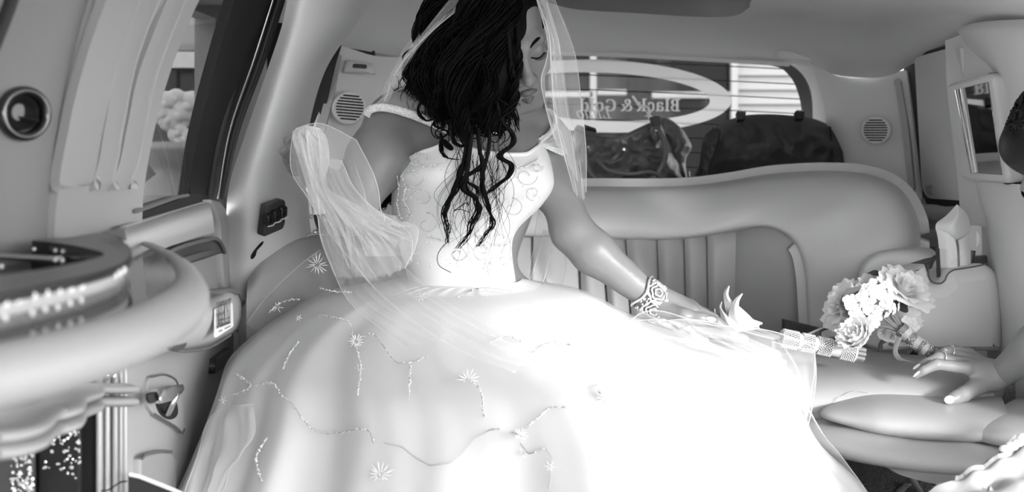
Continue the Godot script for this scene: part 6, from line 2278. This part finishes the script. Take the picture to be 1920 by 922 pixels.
func build_bags() -> void:
	# shelf they stand on
	var s := Shape.new()
	var a := P(560, 352, 3.12)
	box(s, Vector3(0.28, a.y - 0.2, -3.2), Vector3(1.5, 0.4, 0.44))
	struct("trim_14", s, M.seat_dark)
	var z := 3.15
	var bag := thing("handbag", "brown leather tote bag with rolled handles slumped behind the sofa back", "handbag", P(1190, 352, z))
	s = Shape.new()
	pillow(s, smooth_poly([1080, 236, 1109, 249, 1139, 256, 1166, 254, 1194, 241, 1218, 230, 1236, 228, 1250, 250, 1268, 290, 1280, 330, 1288, 354, 1190, 356, 1090, 354, 1070, 300], 90), z, 0.11, fold_noise(0.017, 4), 0.035)
	obj("body", s, M.brown, bag)
	s = Shape.new()
	pillow(s, smooth_poly([1232, 232, 1242, 221, 1257, 224, 1280, 243, 1295, 268, 1296, 280, 1286, 300, 1288, 330, 1290, 354, 1270, 354, 1262, 300, 1250, 262], 70), z + 0.04, 0.05, fold_noise(0.02, 6), 0.02)
	obj("gusset", s, M.brown, bag)
	s = Shape.new()
	tube(s, cr(line3([1080, 242, 3.10, 1109, 251, 3.06, 1139, 258, 3.04, 1166, 256, 3.03, 1194, 244, 3.05, 1218, 233, 3.08]), 40), 0.004, 7)
	obj("top_binding", s, M.brown, bag)
	s = Shape.new()
	tube(s, cr(line3([1097, 280, 2.99, 1101, 310, 2.985, 1112, 331, 2.98, 1132, 345, 2.98, 1163, 350, 2.98, 1197, 347, 2.98, 1224, 334, 2.98, 1242, 309, 2.98, 1248, 284, 2.97, 1243, 260, 2.98, 1234, 244, 2.99]), 70), 0.0075, 12)
	obj("handle", s, M.brown, bag)
	s = Shape.new()
	tube(s, cr(line3([1120, 300, 2.98, 1140, 318, 2.96, 1180, 326, 2.95, 1220, 322, 2.96, 1240, 335, 2.97, 1238, 350, 2.98]), 40), 0.005, 10)
	obj("handle", s, M.brown, bag)
	for q in [[1231, 250, 11.0, 15.0], [1104, 281, 14.0, 12.0]]:
		s = Shape.new()
		pillow(s, smooth_poly([q[0] - q[2], q[1], q[0] - q[2] * 0.6, q[1] - q[3], q[0] + q[2] * 0.6, q[1] - q[3], q[0] + q[2], q[1], q[0] + q[2] * 0.5, q[1] + q[3] * 0.9, q[0] - q[2] * 0.5, q[1] + q[3] * 0.9], 36), 3.01, 0.015)
		var tb := obj("handle_tab", s, M.brown, bag)
		s = Shape.new()
		ball(s, P(q[0] - 1, q[1] - 5, 2.985), Vector3.ONE * 0.0035, 10, 6)
		obj("rivet", s, M.crystal, tb)
	s = Shape.new()
	plate(s, line(round_poly([1219, 219, 1236, 216, 1241, 226, 1238, 236, 1224, 238], 3), 3.0), Vector3(0, 0.2, 1), 0.02, 0.004)
	obj("strap_loop", s, M.duffel, bag)
	s = Shape.new()
	ball(s, P(1170, 280, 2.985), Vector3(0.006, 0.006, 0.003), 12, 8)
	obj("snap", s, M.crystal, bag)
	s = Shape.new()
	plate(s, line([1096, 233, 1117, 240, 1119, 246, 1100, 241], 3.05), Vector3(0, 0.2, 1), 0.02, 0.002)
	obj("zip_end", s, M.black, bag)
	# duffel
	var d := thing("duffel_bag", "large black duffel bag with buckles slumped against the rear quarter panel", "duffel bag", P(1460, 346, 3.1))
	s = Shape.new()
	pillow(s, smooth_poly([1310, 352, 1314, 300, 1326, 258, 1352, 232, 1388, 218, 1424, 214, 1467, 215, 1520, 221, 1558, 237, 1584, 262, 1600, 290, 1607, 330, 1606, 352, 1450, 354], 100), 3.15, 0.15, fold_noise(0.011, 8), 0.035)
	obj("body", s, M.duffel, d)
	s = Shape.new()
	pillow(s, smooth_poly([1318, 262, 1330, 246, 1345, 240, 1352, 250, 1346, 275, 1334, 310, 1322, 350, 1309, 352, 1311, 318], 50), 3.0, 0.035, fold_noise(0.03, 2), 0.015)
	obj("side_flap", s, M.duffel, d)
	for q in [[1390, 216], [1500, 215]]:
		s = Shape.new()
		plate(s, line(round_poly([q[0] - 9, q[1] - 8, q[0] + 9, q[1] - 9, q[0] + 8, q[1] + 8, q[0] - 7, q[1] + 9], 3), 3.03), Vector3(0, 0.3, 1), 0.02, 0.003)
		var b := obj("buckle", s, M.black, d)
		s = Shape.new()
		for k in 4: ball(s, P(q[0] - 4 + 3 * k, q[1] - 8 + (k % 2), 3.02), Vector3.ONE * 0.0022, 7, 5)
		obj("buckle_pin", s, M.chrome, b)
	s = Shape.new()
	tube(s, cr(line3([1556, 238, 3.08, 1560, 280, 3.03, 1562, 320, 3.02, 1562, 350, 3.02]), 24), 0.003, 6)
	obj("piping", s, M.black, d)
	s = Shape.new()
	tube(s, cr(line3([1336, 238, 3.06, 1338, 258, 3.01, 1334, 276, 2.99, 1344, 276, 2.99]), 20), 0.002, 5)
	obj("seam", s, M.black, d)
	s = Shape.new()
	for k in 6: ball(s, P(1293 + 0.5 * k, 324 + 5 * k, 2.93), Vector3(0.003, 0.0045, 0.003), 8, 6)
	obj("bead_charm", s, M.crystal, d)

# ================= flowers
func petal(at: Vector3, axis: Vector3, rad: Vector3, len: float, r0: float, open: float, half: float, curl: float, wav := 0.0, ph := 0.0, point := 0.0) -> Shape:
	var tn := axis.cross(rad).normalized()
	var s := Shape.new()
	var rows := []
	var nv := 9
	var nu := 9
	for v in nv + 1:
		var t := v / float(nv)
		var row := PackedVector3Array()
		var wv := pow(sin(PI * (0.12 + 0.76 * t)), 0.6) if point <= 0.0 else pow(sin(PI * minf(1.0, 0.1 + 0.9 * t)), 0.8)
		var R := r0 * (0.35 + 0.65 * minf(1.0, t * 2.5)) + open * len * pow(t, 1.6) + curl * len * pow(t, 6.0)
		var H := len * (t * (1.0 - 0.35 * open)) - curl * len * 0.5 * pow(t, 6.0)
		for u in nu + 1:
			var q := u / float(nu) * 2.0 - 1.0
			var phi := q * half * wv
			var w := wav * len * sin(q * 7.0 + ph) * t * t
			var tipd := len * 0.10 * q * q * t * t
			row.append(at + axis * (H + w * 0.5 - tipd) + (rad * cos(phi) + tn * sin(phi)) * (R + w))
		rows.append(row)
	grid(s, rows)
	return s

func rose(parent: Node, at: Vector3, axis: Vector3, size: float, open: float, sd: int) -> Node3D:
	var o := Node3D.new()
	o.name = child_name("rose", parent)
	parent.add_child(o, true)
	o.position = at - base_of(parent)
	axis = axis.normalized()
	var u := axis.cross(Vector3(0.3, 0.2, 0.9)).normalized()
	var w := axis.cross(u)
	var r := RandomNumberGenerator.new()
	r.seed = sd
	var rings := [[3, 0.85, 0.10, 0.02, 1.25, 0.0], [4, 0.90, 0.20, 0.10, 1.05, 0.03], [5, 0.94, 0.30, 0.28, 0.9, 0.10], [6, 0.92, 0.34, 0.55, 0.85, 0.2], [6, 0.84, 0.34, 0.85, 0.85, 0.25]]
	for k in rings.size():
		var g2: Array = rings[k]
		for j in g2[0]:
			var a: float = TAU * j / g2[0] + k * 0.6 + r.randf_range(-0.12, 0.12)
			var rad := u * cos(a) + w * sin(a)
			var s := petal(at, axis, rad, size * g2[1] * r.randf_range(0.94, 1.06), size * g2[2], g2[3] * open * r.randf_range(0.85, 1.15), g2[4], g2[5] * open, 0.025 + 0.012 * k, r.randf() * TAU)
			obj("petal", s, M.petal, o)
	var s := Shape.new()
	ball(s, at + axis * size * 0.35, Vector3.ONE * size * 0.18, 10, 8)
	obj("heart", s, M.petal, o)
	return o

func floret(parent: Node, at: Vector3, axis: Vector3, size: float, sd: int, m: Material = null) -> void:
	axis = axis.normalized()
	var u := axis.cross(Vector3(0.3, 0.9, 0.2)).normalized()
	var w := axis.cross(u)
	var r := RandomNumberGenerator.new()
	r.seed = sd
	var s := Shape.new()
	var a0 := r.randf() * TAU
	for j in 4:
		var a := a0 + TAU * j / 4
		var d := u * cos(a) + w * sin(a)
		var tn := axis.cross(d)
		var rows := []
		for v in 6:
			var t := v / 5.0
			var hw := size * 0.5 * sqrt(maxf(0.0, 1.0 - pow(2.0 * t - 1.0, 2.0))) * (0.7 + 0.5 * t) + 0.0002
			var row := PackedVector3Array()
			for q in 5:
				var x := q / 4.0 * 2.0 - 1.0
				row.append(at + d * size * t + tn * hw * x + axis * (size * (0.28 * t * t + 0.12 * x * x - 0.2 * pow(t, 4.0))))
			rows.append(row)
		grid(s, rows)
	ball(s, at + axis * size * 0.1, Vector3.ONE * size * 0.12, 6, 4)
	obj("floret", s, m if m else M.petal, parent)

func leaf(parent: Node, rows: Array, m: Material) -> void:
	var g3 := patch_rows(rows, 8, 16)
	var s := Shape.new()
	solid(s, g3, 0.0012)
	obj("leaf", s, m, parent)

func build_flowers() -> void:
	# ---- bouquet in the helper's hand
	var b := thing("bouquet", "white rose and hydrangea bouquet with lace-banded ribbon handle held by a ringed hand", "bouquet", P(1690, 660, 2.06))
	rose(b, P(1688, 552, 2.10), Vector3(0.28, 0.62, 0.5), 0.042, 1.0, 1)
	rose(b, P(1618, 642, 2.02), Vector3(-0.62, 0.62, 0.42), 0.050, 0.42, 2)
	rose(b, P(1592, 578, 2.13), Vector3(-0.75, 0.45, 0.3), 0.040, 1.0, 3)
	rose(b, P(1648, 548, 2.12), Vector3(-0.1, 0.8, 0.35), 0.036, 1.0, 4)
	rose(b, P(1690, 606, 2.12), Vector3(0.35, 0.25, -0.5), 0.040, 0.5, 5)
	rose(b, P(1668, 618, 2.10), Vector3(-0.3, -0.5, 0.4), 0.022, 0.6, 6)
	var r := RandomNumberGenerator.new()
	r.seed = 51
	var hyd := Node3D.new()
	hyd.name = "hydrangea"
	b.add_child(hyd)
	hyd.position = P(1645, 565, 2.05) - b.position
	for k in 64:
		var a := r.randf() * TAU
		var q := sqrt(r.randf())
		var x := 1645 + 42 * q * cos(a)
		var y := 560 + 34 * q * sin(a) + 0.15 * (x - 1645)
		var z := 2.075 - 0.05 * sqrt(1.0 - q * q * 0.9)
		floret(hyd, P(x, y, z), Vector3(cos(a) * q, -sin(a) * q * 0.9 + 0.2, 1.1 - 0.6 * q), 0.0085 * r.randf_range(0.85, 1.15), 100 + k)
	for q in [[1600, 560], [1592, 572], [1611, 556], [1606, 577], [1618, 568], [1599, 586], [1612, 590], [1624, 582], [1588, 562], [1620, 552], [1635, 598], [1641, 606], [1632, 612], [1646, 594], [1712, 603], [1704, 612], [1716, 612], [1700, 600]]:
		floret(hyd, P(q[0], q[1], 2.02 if q[0] < 1650 else 2.08), Vector3(r.randf_range(-0.5, 0.5), r.randf_range(-0.3, 0.5), 1), 0.0092, 300 + q[0])
	# leaves
	leaf(b, [tri3([1614, 536, 2.03, 1616, 537, 2.03]), tri3([1586, 544, 2.03, 1606, 556, 2.03]), tri3([1574, 572, 2.03, 1602, 576, 2.03]), tri3([1578, 600, 2.03, 1604, 596, 2.03]), tri3([1590, 608, 2.03, 1592, 606, 2.03])], M.leaf)
	leaf(b, [tri3([1626, 570, 2.035, 1628, 570, 2.035]), tri3([1600, 588, 2.035, 1630, 590, 2.035]), tri3([1590, 602, 2.035, 1628, 604, 2.035]), tri3([1620, 606, 2.035, 1622, 606, 2.035])], M.leaf)
	leaf(b, [tri3([1672, 566, 2.08, 1673, 566, 2.08]), tri3([1684, 562, 2.09, 1686, 580, 2.08]), tri3([1700, 566, 2.10, 1698, 586, 2.09]), tri3([1702, 584, 2.10, 1703, 584, 2.10])], M.leaf)
	leaf(b, [tri3([1626, 512, 2.12, 1628, 512, 2.12]), tri3([1640, 506, 2.12, 1640, 516, 2.11]), tri3([1656, 512, 2.12, 1656, 514, 2.12])], M.leaf)
	# stems and handle
	for q in [[1640, 584, 1664, 602, 1690, 622], [1646, 578, 1668, 600, 1692, 620], [1660, 572, 1676, 598, 1694, 620], [1664, 570, 1680, 596, 1696, 618], [1632, 610, 1660, 612, 1688, 622], [1640, 616, 1664, 614, 1690, 624], [1650, 590, 1672, 606, 1692, 624]]:
		var s := Shape.new()
		tube(s, cr(line3([q[0], q[1], 2.06, q[2], q[3], 2.05, q[4], q[5], 2.04]), 14), 0.0027, 8)
		obj("stem", s, M.stem, b)
	var h := cr(line3([1688, 616, 2.04, 1712, 637, 2.03, 1738, 655, 2.02, 1764, 670, 2.015, 1780, 678, 2.01]), 40)
	var s := Shape.new()
	tube(s, h, taper(0.0135, 0.0095, 41), 22)
	var hd := obj("ribbon_handle", s, mat(0.10, 0.35), b)
	for q in [[4, 8], [13, 17], [20, 23], [27, 30]]:
		s = Shape.new()
		var seg := PackedVector3Array()
		for k in range(q[0], q[1] + 1): seg.append(h[k])
		tube(s, seg, 0.0142 - 0.0001 * q[0], 22, false)
		obj("lace_band", s, mat(0.24, 0.6), hd)
		s = Shape.new()
		for k in 34:
			var p: Vector3 = seg[r.randi_range(0, seg.size() - 1)]
			var n := Vector3(r.randf_range(-1, 0.6), r.randf_range(-0.6, 1), r.randf_range(0.1, 1)).normalized()
			ball(s, p + n * (0.0144 - 0.0001 * q[0]), Vector3.ONE * 0.0011, 5, 4)
		tag(obj("lace_knots", s, mat(0.45, 0.6), hd), "", "", "", "stuff")
	s = Shape.new()
	strip(s, cr(line3([1688, 632, 2.03, 1680, 650, 2.025, 1680, 664, 2.02, 1690, 673, 2.01, 1715, 679, 2.0, 1738, 681, 2.0]), 30), 0.0045, Vector3(0.6, 0, 0.8), 0.0006)
	obj("ribbon_tail", s, mat(0.25, 0.4), b)
	# ---- bouquet lying on the bench
	var c := thing("bouquet", "white lily bouquet lying on the bench with rhinestone-banded handle and cut stems", "bouquet", P(1540, 668, 2.05))
	var ax := cr(line3([1405, 622, 2.04, 1462, 632, 2.045, 1515, 643, 2.05, 1560, 652, 2.05, 1606, 662, 2.045]), 60)
	s = Shape.new()
	var hs := PackedVector3Array()
	for k in range(18, 61): hs.append(ax[k])
	tube(s, hs, 0.0142, 24)
	var hw := obj("satin_handle", s, mat(0.45, 0.3), c)
	for q in [[19, 27], [30, 36], [39, 46], [52, 59]]:
		s = Shape.new()
		var seg := PackedVector3Array()
		for k in range(q[0], q[1] + 1): seg.append(ax[k])
		tube(s, seg, 0.0150, 24, false)
		var band := obj("rhinestone_band", s, mat(0.16, 0.3, {"metallic": 0.3}), hw)
		s = Shape.new()
		var rowsn: int = (q[1] - q[0]) + 1
		for i in rowsn:
			var p: Vector3 = ax[q[0] + i]
			var d: Vector3 = (ax[mini(q[0] + i + 1, 60)] - ax[q[0] + i - 1]).normalized()
			var u: Vector3 = d.cross(Vector3(0, 0, 1)).normalized()
			var w: Vector3 = u.cross(d)
			for k in 22:
				var a := TAU * (k + 0.5 * (i % 2)) / 22
				ball(s, p + (u * cos(a) + w * sin(a)) * 0.0154, Vector3.ONE * 0.0017, 5, 4)
		tag(obj("rhinestones", s, M.crystal, band), "", "", "", "stuff")
	var tip := ax[60]
	var dirv := (ax[60] - ax[57]).normalized()
	var uu := dirv.cross(Vector3(0, 0, 1)).normalized()
	var ww := uu.cross(dirv)
	for k in 8:
		var a := TAU * k / 7
		var off := (uu * cos(a) + ww * sin(a)) * (0.0095 if k < 7 else 0.0)
		s = Shape.new()
		tube(s, [tip + off - dirv * 0.01, tip + off + dirv * 0.013, tip + off + dirv * 0.0145], PackedFloat32Array([0.0038, 0.0038, 0.0030]), 10)
		obj("cut_stem", s, mat(0.2, 0.5), c)
	for q in [[1380, 606, 1420, 618], [1376, 612, 1420, 624], [1390, 618, 1424, 628]]:
		s = Shape.new()
		tube(s, cr(line3([q[0], q[1], 2.03, q[2], q[3], 2.035, 1466, 634, 2.045]), 12), 0.004, 8)
		obj("stem", s, M.stem, c)
	var lily := [
		[1380, 622, 2.05, 1424, 614, 2.05, 1364, 594, 2.05, 1408, 594, 2.05, 1358, 568, 2.04, 1384, 572, 2.04, 1357, 548, 2.03, 1367, 556, 2.03, 1366, 535, 2.03, 1368, 536, 2.03],
		[1376, 624, 2.03, 1426, 616, 2.03, 1366, 596, 2.02, 1410, 602, 2.03, 1370, 576, 2.02, 1388, 584, 2.02, 1378, 560, 2.02, 1386, 566, 2.02, 1391, 549, 2.03, 1393, 551, 2.03],
		[1356, 622, 2.03, 1396, 622, 2.03, 1352, 602, 2.03, 1384, 604, 2.03, 1350, 584, 2.04, 1364, 590, 2.04, 1348, 574, 2.05, 1354, 578, 2.05, 1353, 565, 2.05, 1354, 566, 2.05],
		[1370, 618, 2.04, 1384, 622, 2.04, 1354, 604, 2.05, 1368, 608, 2.05, 1342, 594, 2.06, 1350, 598, 2.06, 1338, 584, 2.06, 1344, 588, 2.06, 1339, 578, 2.06, 1341, 580, 2.06],
		[1402, 616, 2.06, 1420, 622, 2.05, 1404, 600, 2.07, 1424, 610, 2.06, 1406, 597, 2.08, 1428, 606, 2.07, 1412, 600, 2.09, 1430, 606, 2.09, 1424, 607, 2.1, 1428, 609, 2.1],
	]
	var li := Node3D.new()
	li.name = "lily"
	c.add_child(li)
	li.position = P(1395, 615, 2.04) - c.position
	for q in lily:
		var rr := []
		for k in 5: rr.append([Vector3(q[6 * k], q[6 * k + 1], q[6 * k + 2] + 0.008), Vector3((q[6 * k] + q[6 * k + 3]) / 2.0, (q[6 * k + 1] + q[6 * k + 4]) / 2.0, q[6 * k + 2] - 0.008), Vector3(q[6 * k + 3], q[6 * k + 4], q[6 * k + 5] + 0.008)])
		s = Shape.new()
		solid(s, patch_rows(rr, 10, 24), 0.001)
		obj("petal", s, M.petal, li)
	# smoked sheet standing behind the flowers
	var pn := thing("smoked_sheet", "slanted dark clear sheet with a bright top edge behind the lying bouquet", "sheet", P(1540, 650, 2.2))
	s = Shape.new()
	plate(s, line([1500, 634, 1562, 606, 1590, 600, 1596, 650, 1500, 650], 2.2), Vector3(0, 0.1, 1), 0.004, 0.001)
	obj("sheet", s, mat(0.06, 0.15), pn)
	s = Shape.new()
	tube(s, line([1500, 633, 1562, 605, 1590, 599], 2.198), 0.0022, 7)
	obj("top_edge", s, mat(0.3, 0.3), pn)
	s = Shape.new()
	plate(s, line([1540, 622, 1566, 612, 1570, 630, 1540, 634], 2.196), Vector3(0, 0.1, 1), 0.002, 0.0005)
	obj("pale_label", s, mat(0.22, 0.3), pn)

# ================= the helper at the kerb side
func build_maid() -> void:
	var o := thing("person", "helper leaning in with dark cropped curls, her ringed hand pressed on the bench", "person", P(1990, 960, 1.7))
	var C := P(2026, 312, 1.78)
	var ff := Vector3(-0.66, -0.74, 0.12).normalized()
	var fx := Vector3(0, 1, 0).cross(ff).normalized()
	var B := Basis(fx, ff.cross(fx), ff)
	B = Basis(ff, deg_to_rad(-10)) * B
	var f := Field.new()
	f.egg(P(2240, 640, 1.72), Basis.IDENTITY, Vector3(0.12, 0.2, 0.10), 0.05)
	f.bone(P(2130, 470, 1.72), P(2320, 480, 1.72), 0.055, 0.055, 0.05)
	f.bone(P(2190, 460, 1.72), P(2050, 320, 1.78), 0.058, 0.050, 0.03)
	f.egg(P(2240, 860, 1.70), Basis.IDENTITY, Vector3(0.15, 0.12, 0.13), 0.05)
	f.chain([P(2200, 900, 1.68), P(2040, 940, 1.55), P(2120, 1000, 1.62)], [0.085, 0.06, 0.045], 0.03)
	f.chain([P(2280, 900, 1.68), P(2200, 950, 1.5), P(2280, 1000, 1.6)], [0.085, 0.06, 0.045], 0.03)
	f.chain([P(2125, 478, 1.74), P(2090, 520, 1.77), P(2020, 590, 1.84)], [0.052, 0.046, 0.040], 0.03)
	f.chain([P(2020, 590, 1.84), P(1950, 648, 1.91), P(1872, 704, 1.985)], [0.040, 0.036, 0.0225], 0.02)
	f.chain([P(2325, 485, 1.72), P(2350, 640, 1.7), P(2310, 780, 1.6)], [0.052, 0.042, 0.03], 0.03)
	var s := Shape.new()
	nets(f, Vector3(0.78, -0.12, -2.1), P(2420, 300, 1.35) + Vector3(0.1, 0.1, 0.1), 0.0105, s)
	var h := Field.new()
	head_field(h, C, B, 1.0)
	h.bone(P(2190, 460, 1.72), P(2050, 320, 1.78), 0.058, 0.050, 0.03)
	nets(h, C - Vector3(0.15, 0.15, 0.15), C + Vector3(0.13, 0.13, 0.15), 0.0036, s)
	var hd := Field.new()
	hd.bone(P(1884, 695, 1.975), P(1862, 706, 1.985), 0.0235, 0.0205, 0.01)
	for q in [[1812, 690, 1.965], [1806, 680, 1.985], [1808, 671, 2.01], [1818, 664, 2.03]]:
		hd.bone(P(1862, 704, 1.99), P(q[0], q[1], q[2]), 0.0185, 0.0115, 0.014)
	hd.bone(P(1858, 712, 1.975), P(1826, 727, 1.955), 0.018, 0.0135, 0.014)
	finger(hd, [1812, 690, 1.965, 1756, 683, 1.955, 1732, 694, 1.955, 1717, 704, 1.96], 0.0112, 0.0060)
	finger(hd, [1806, 680, 1.985, 1760, 670, 1.98, 1735, 681, 1.98, 1718, 690, 1.985], 0.0108, 0.0058)
	finger(hd, [1808, 671, 2.01, 1778, 657, 2.0, 1762, 664, 1.995, 1752, 672, 1.99], 0.0104, 0.0062)
	finger(hd, [1818, 664, 2.03, 1794, 656, 2.03, 1780, 662, 2.025, 1772, 670, 2.02], 0.0092, 0.0056)
	finger(hd, [1828, 727, 1.955, 1806, 739, 1.935, 1792, 745, 1.925, 1780, 750, 1.92], 0.0138, 0.0092, 0.006)
	nets(hd, P(1690, 790, 1.9) - Vector3(0, 0, 0.2), P(1900, 630, 1.96) + Vector3(0, 0, 0.1), 0.0033, s)
	obj("body", s, M.skin2, o)
	nail(o, P(1780, 749, 1.911), P(1772, 752, 1.91) - P(1790, 746, 1.912), Vector3(0, 0.45, 0.9), 0.0068, 0.0092)
	nail(o, P(1718, 701, 1.952), P(1712, 706, 1.955) - P(1724, 696, 1.95), Vector3(0.3, 1, 0.2), 0.0042, 0.008)
	nail(o, P(1719, 687, 1.978), P(1713, 691, 1.98) - P(1726, 682, 1.978), Vector3(0.3, 1, 0.2), 0.0042, 0.008)
	nail(o, P(1796, 657, 2.018), P(1790, 656, 2.018) - P(1804, 661, 2.02), Vector3(0, 1, 0.6), 0.005, 0.007)
	obj("lips", lip_shape(C, B, 1.0), M.lips, o)
	for q in [-1.0, 1.0]:
		obj("eyebrow", brow_shape(C, B, 1.0, q), M.hair, o)
		obj("eyelashes", lash_shape(C, B, 1.0, q), M.hair, o)
	# rings
	for q in [[1768, 671, 1.98, 0.0112, 1], [1783, 660, 2.004, 0.0108, 0]]:
		s = Shape.new()
		var p := P(q[0], q[1], q[2])
		var d := (P(1806, 680, 1.985) - P(1760, 670, 1.98)).normalized()
		var u: Vector3 = d.cross(Vector3(0, 0, 1)).normalized()
		if u.y < 0: u = -u
		var w: Vector3 = u.cross(d)
		var l := PackedVector3Array()
		for k in 25: l.append(p + (u * cos(TAU * k / 24) + w * sin(TAU * k / 24)) * q[3])
		tube(s, l, 0.0010, 6, false)
		var rg := obj("ring", s, M.crystal, o)
		s = Shape.new()
		if q[4] == 1:
			lathe(s, p + u * 0.0108, u, [Vector2(0.0, 0.0), Vector2(0.003, 0.002), Vector2(0.0042, 0.0045), Vector2(0.003, 0.006), Vector2(0.0, 0.0062)], 8)
		else:
			for k in 5: ball(s, p + (u * cos(-0.8 + 0.4 * k) + w * sin(-0.8 + 0.4 * k)) * 0.0115, Vector3.ONE * 0.0016, 6, 4)
		obj("stone", s, M.crystal, rg, true)
	# cropped curls
	var hf := Field.new()
	hf.egg(C + B * Vector3(0, 0.050, -0.03), B, Vector3(0.086, 0.088, 0.096), 0.02)
	hf.egg(C + B * Vector3(0, 0.085, 0.030), B, Vector3(0.070, 0.036, 0.050), 0.03)
	s = Shape.new()
	nets(hf, C - Vector3.ONE * 0.19, C + Vector3.ONE * 0.19, 0.008, s)
	var hair := obj("hair", s, M.hair_short, o)
	s = Shape.new()
	var r := RandomNumberGenerator.new()
	r.seed = 61
	for k in 1300:
		var d := Vector3(r.randf_range(-1, 1), r.randf_range(-0.15, 1), r.randf_range(-1, 1)).normalized()
		if d.z > 0.55 and d.y < 0.55: continue
		var p := C + B * (Vector3(0, 0.048, -0.026) + d * Vector3(0.084, 0.088, 0.098))
		if d.z > 0.2 and d.y > 0.4: p += B * Vector3(0, -0.004, 0.008)
		var n := B * d
		var u := n.cross(Vector3(r.randf_range(-1, 1), r.randf_range(-1, 1), r.randf_range(-1, 1))).normalized()
		var w := n.cross(u)
		var l := PackedVector3Array()
		var rd := r.randf_range(0.003, 0.008)
		for j in 9: l.append(p + (u * cos(j * 0.9) + w * sin(j * 0.9)) * rd + n * (0.0012 * j))
		tube(s, l, 0.0015, 4, false)
	tag(obj("curls", s, M.hair_short, hair), "", "", "", "stuff")
	# pale silk dress: torso and the skirt gathered over the knees
	var silk := grain(mat(0.26, 0.35), noise_tex(0.02, 3, true, 2.0, FastNoiseLite.TYPE_SIMPLEX_SMOOTH, 5), 6.0, 0.1)
	var bod := loft_rows([[2145, 2330, 520, 1.72, 0.11, 0.11], [2118, 2360, 620, 1.72, 0.13, 0.12], [2130, 2350, 740, 1.71, 0.12, 0.12], [2080, 2390, 840, 1.7, 0.17, 0.16]], 60, 24, func(_a, _t): return 0.0)
	s = Shape.new()
	grid(s, bod, true)
	var dress := obj("dress", s, silk, o)
	var sk := []
	var defs := [
		[1888, 838, 1.56, 1912, 818, 1.60, 1960, 800, 1.64, 2060, 790, 1.66],
		[1856, 868, 1.54, 1890, 850, 1.56, 1950, 836, 1.58, 2060, 826, 1.60],
		[1822, 892, 1.53, 1866, 880, 1.53, 1940, 868, 1.54, 2060, 860, 1.56],
		[1780, 910, 1.52, 1846, 906, 1.51, 1930, 900, 1.51, 2060, 896, 1.53],
		[1726, 932, 1.52, 1820, 934, 1.49, 1920, 934, 1.48, 2060, 930, 1.50],
		[1690, 990, 1.50, 1800, 990, 1.48, 1920, 990, 1.46, 2060, 990, 1.48],
	]
	for q in defs: sk.append(tri3(q))
	var g3 := patch_rows(sk, 50, 50)
	var nn := grid_normals(g3)
	var fnz := fold_noise(0.02, 12)
	for i in g3.size():
		for j in g3[i].size():
			var u: float = j / 50.0
			var t: float = i / 50.0
			g3[i][j] += nn[i][j] * (0.006 * fnz.get_noise_2d(u * 30.0 + t * 14.0, t * 36.0 - u * 20.0) + 0.006 * sin(u * 9.0 + t * 12.0) + 0.003 * sin(u * 22.0 - t * 17.0))
	s = Shape.new()
	solid(s, g3, 0.006)
	obj("skirt_fold", s, silk, dress)
	s = Shape.new()
	for q in [[1886, 842, 10], [1897, 836, 10], [1908, 830, 9], [1920, 822, 12]]:
		ball(s, P(q[0], q[1], 1.555), Vector3(0.009, 0.006, 0.008) * (q[2] / 10.0), 12, 8)
	obj("satin_hem", s, M.white, dress)
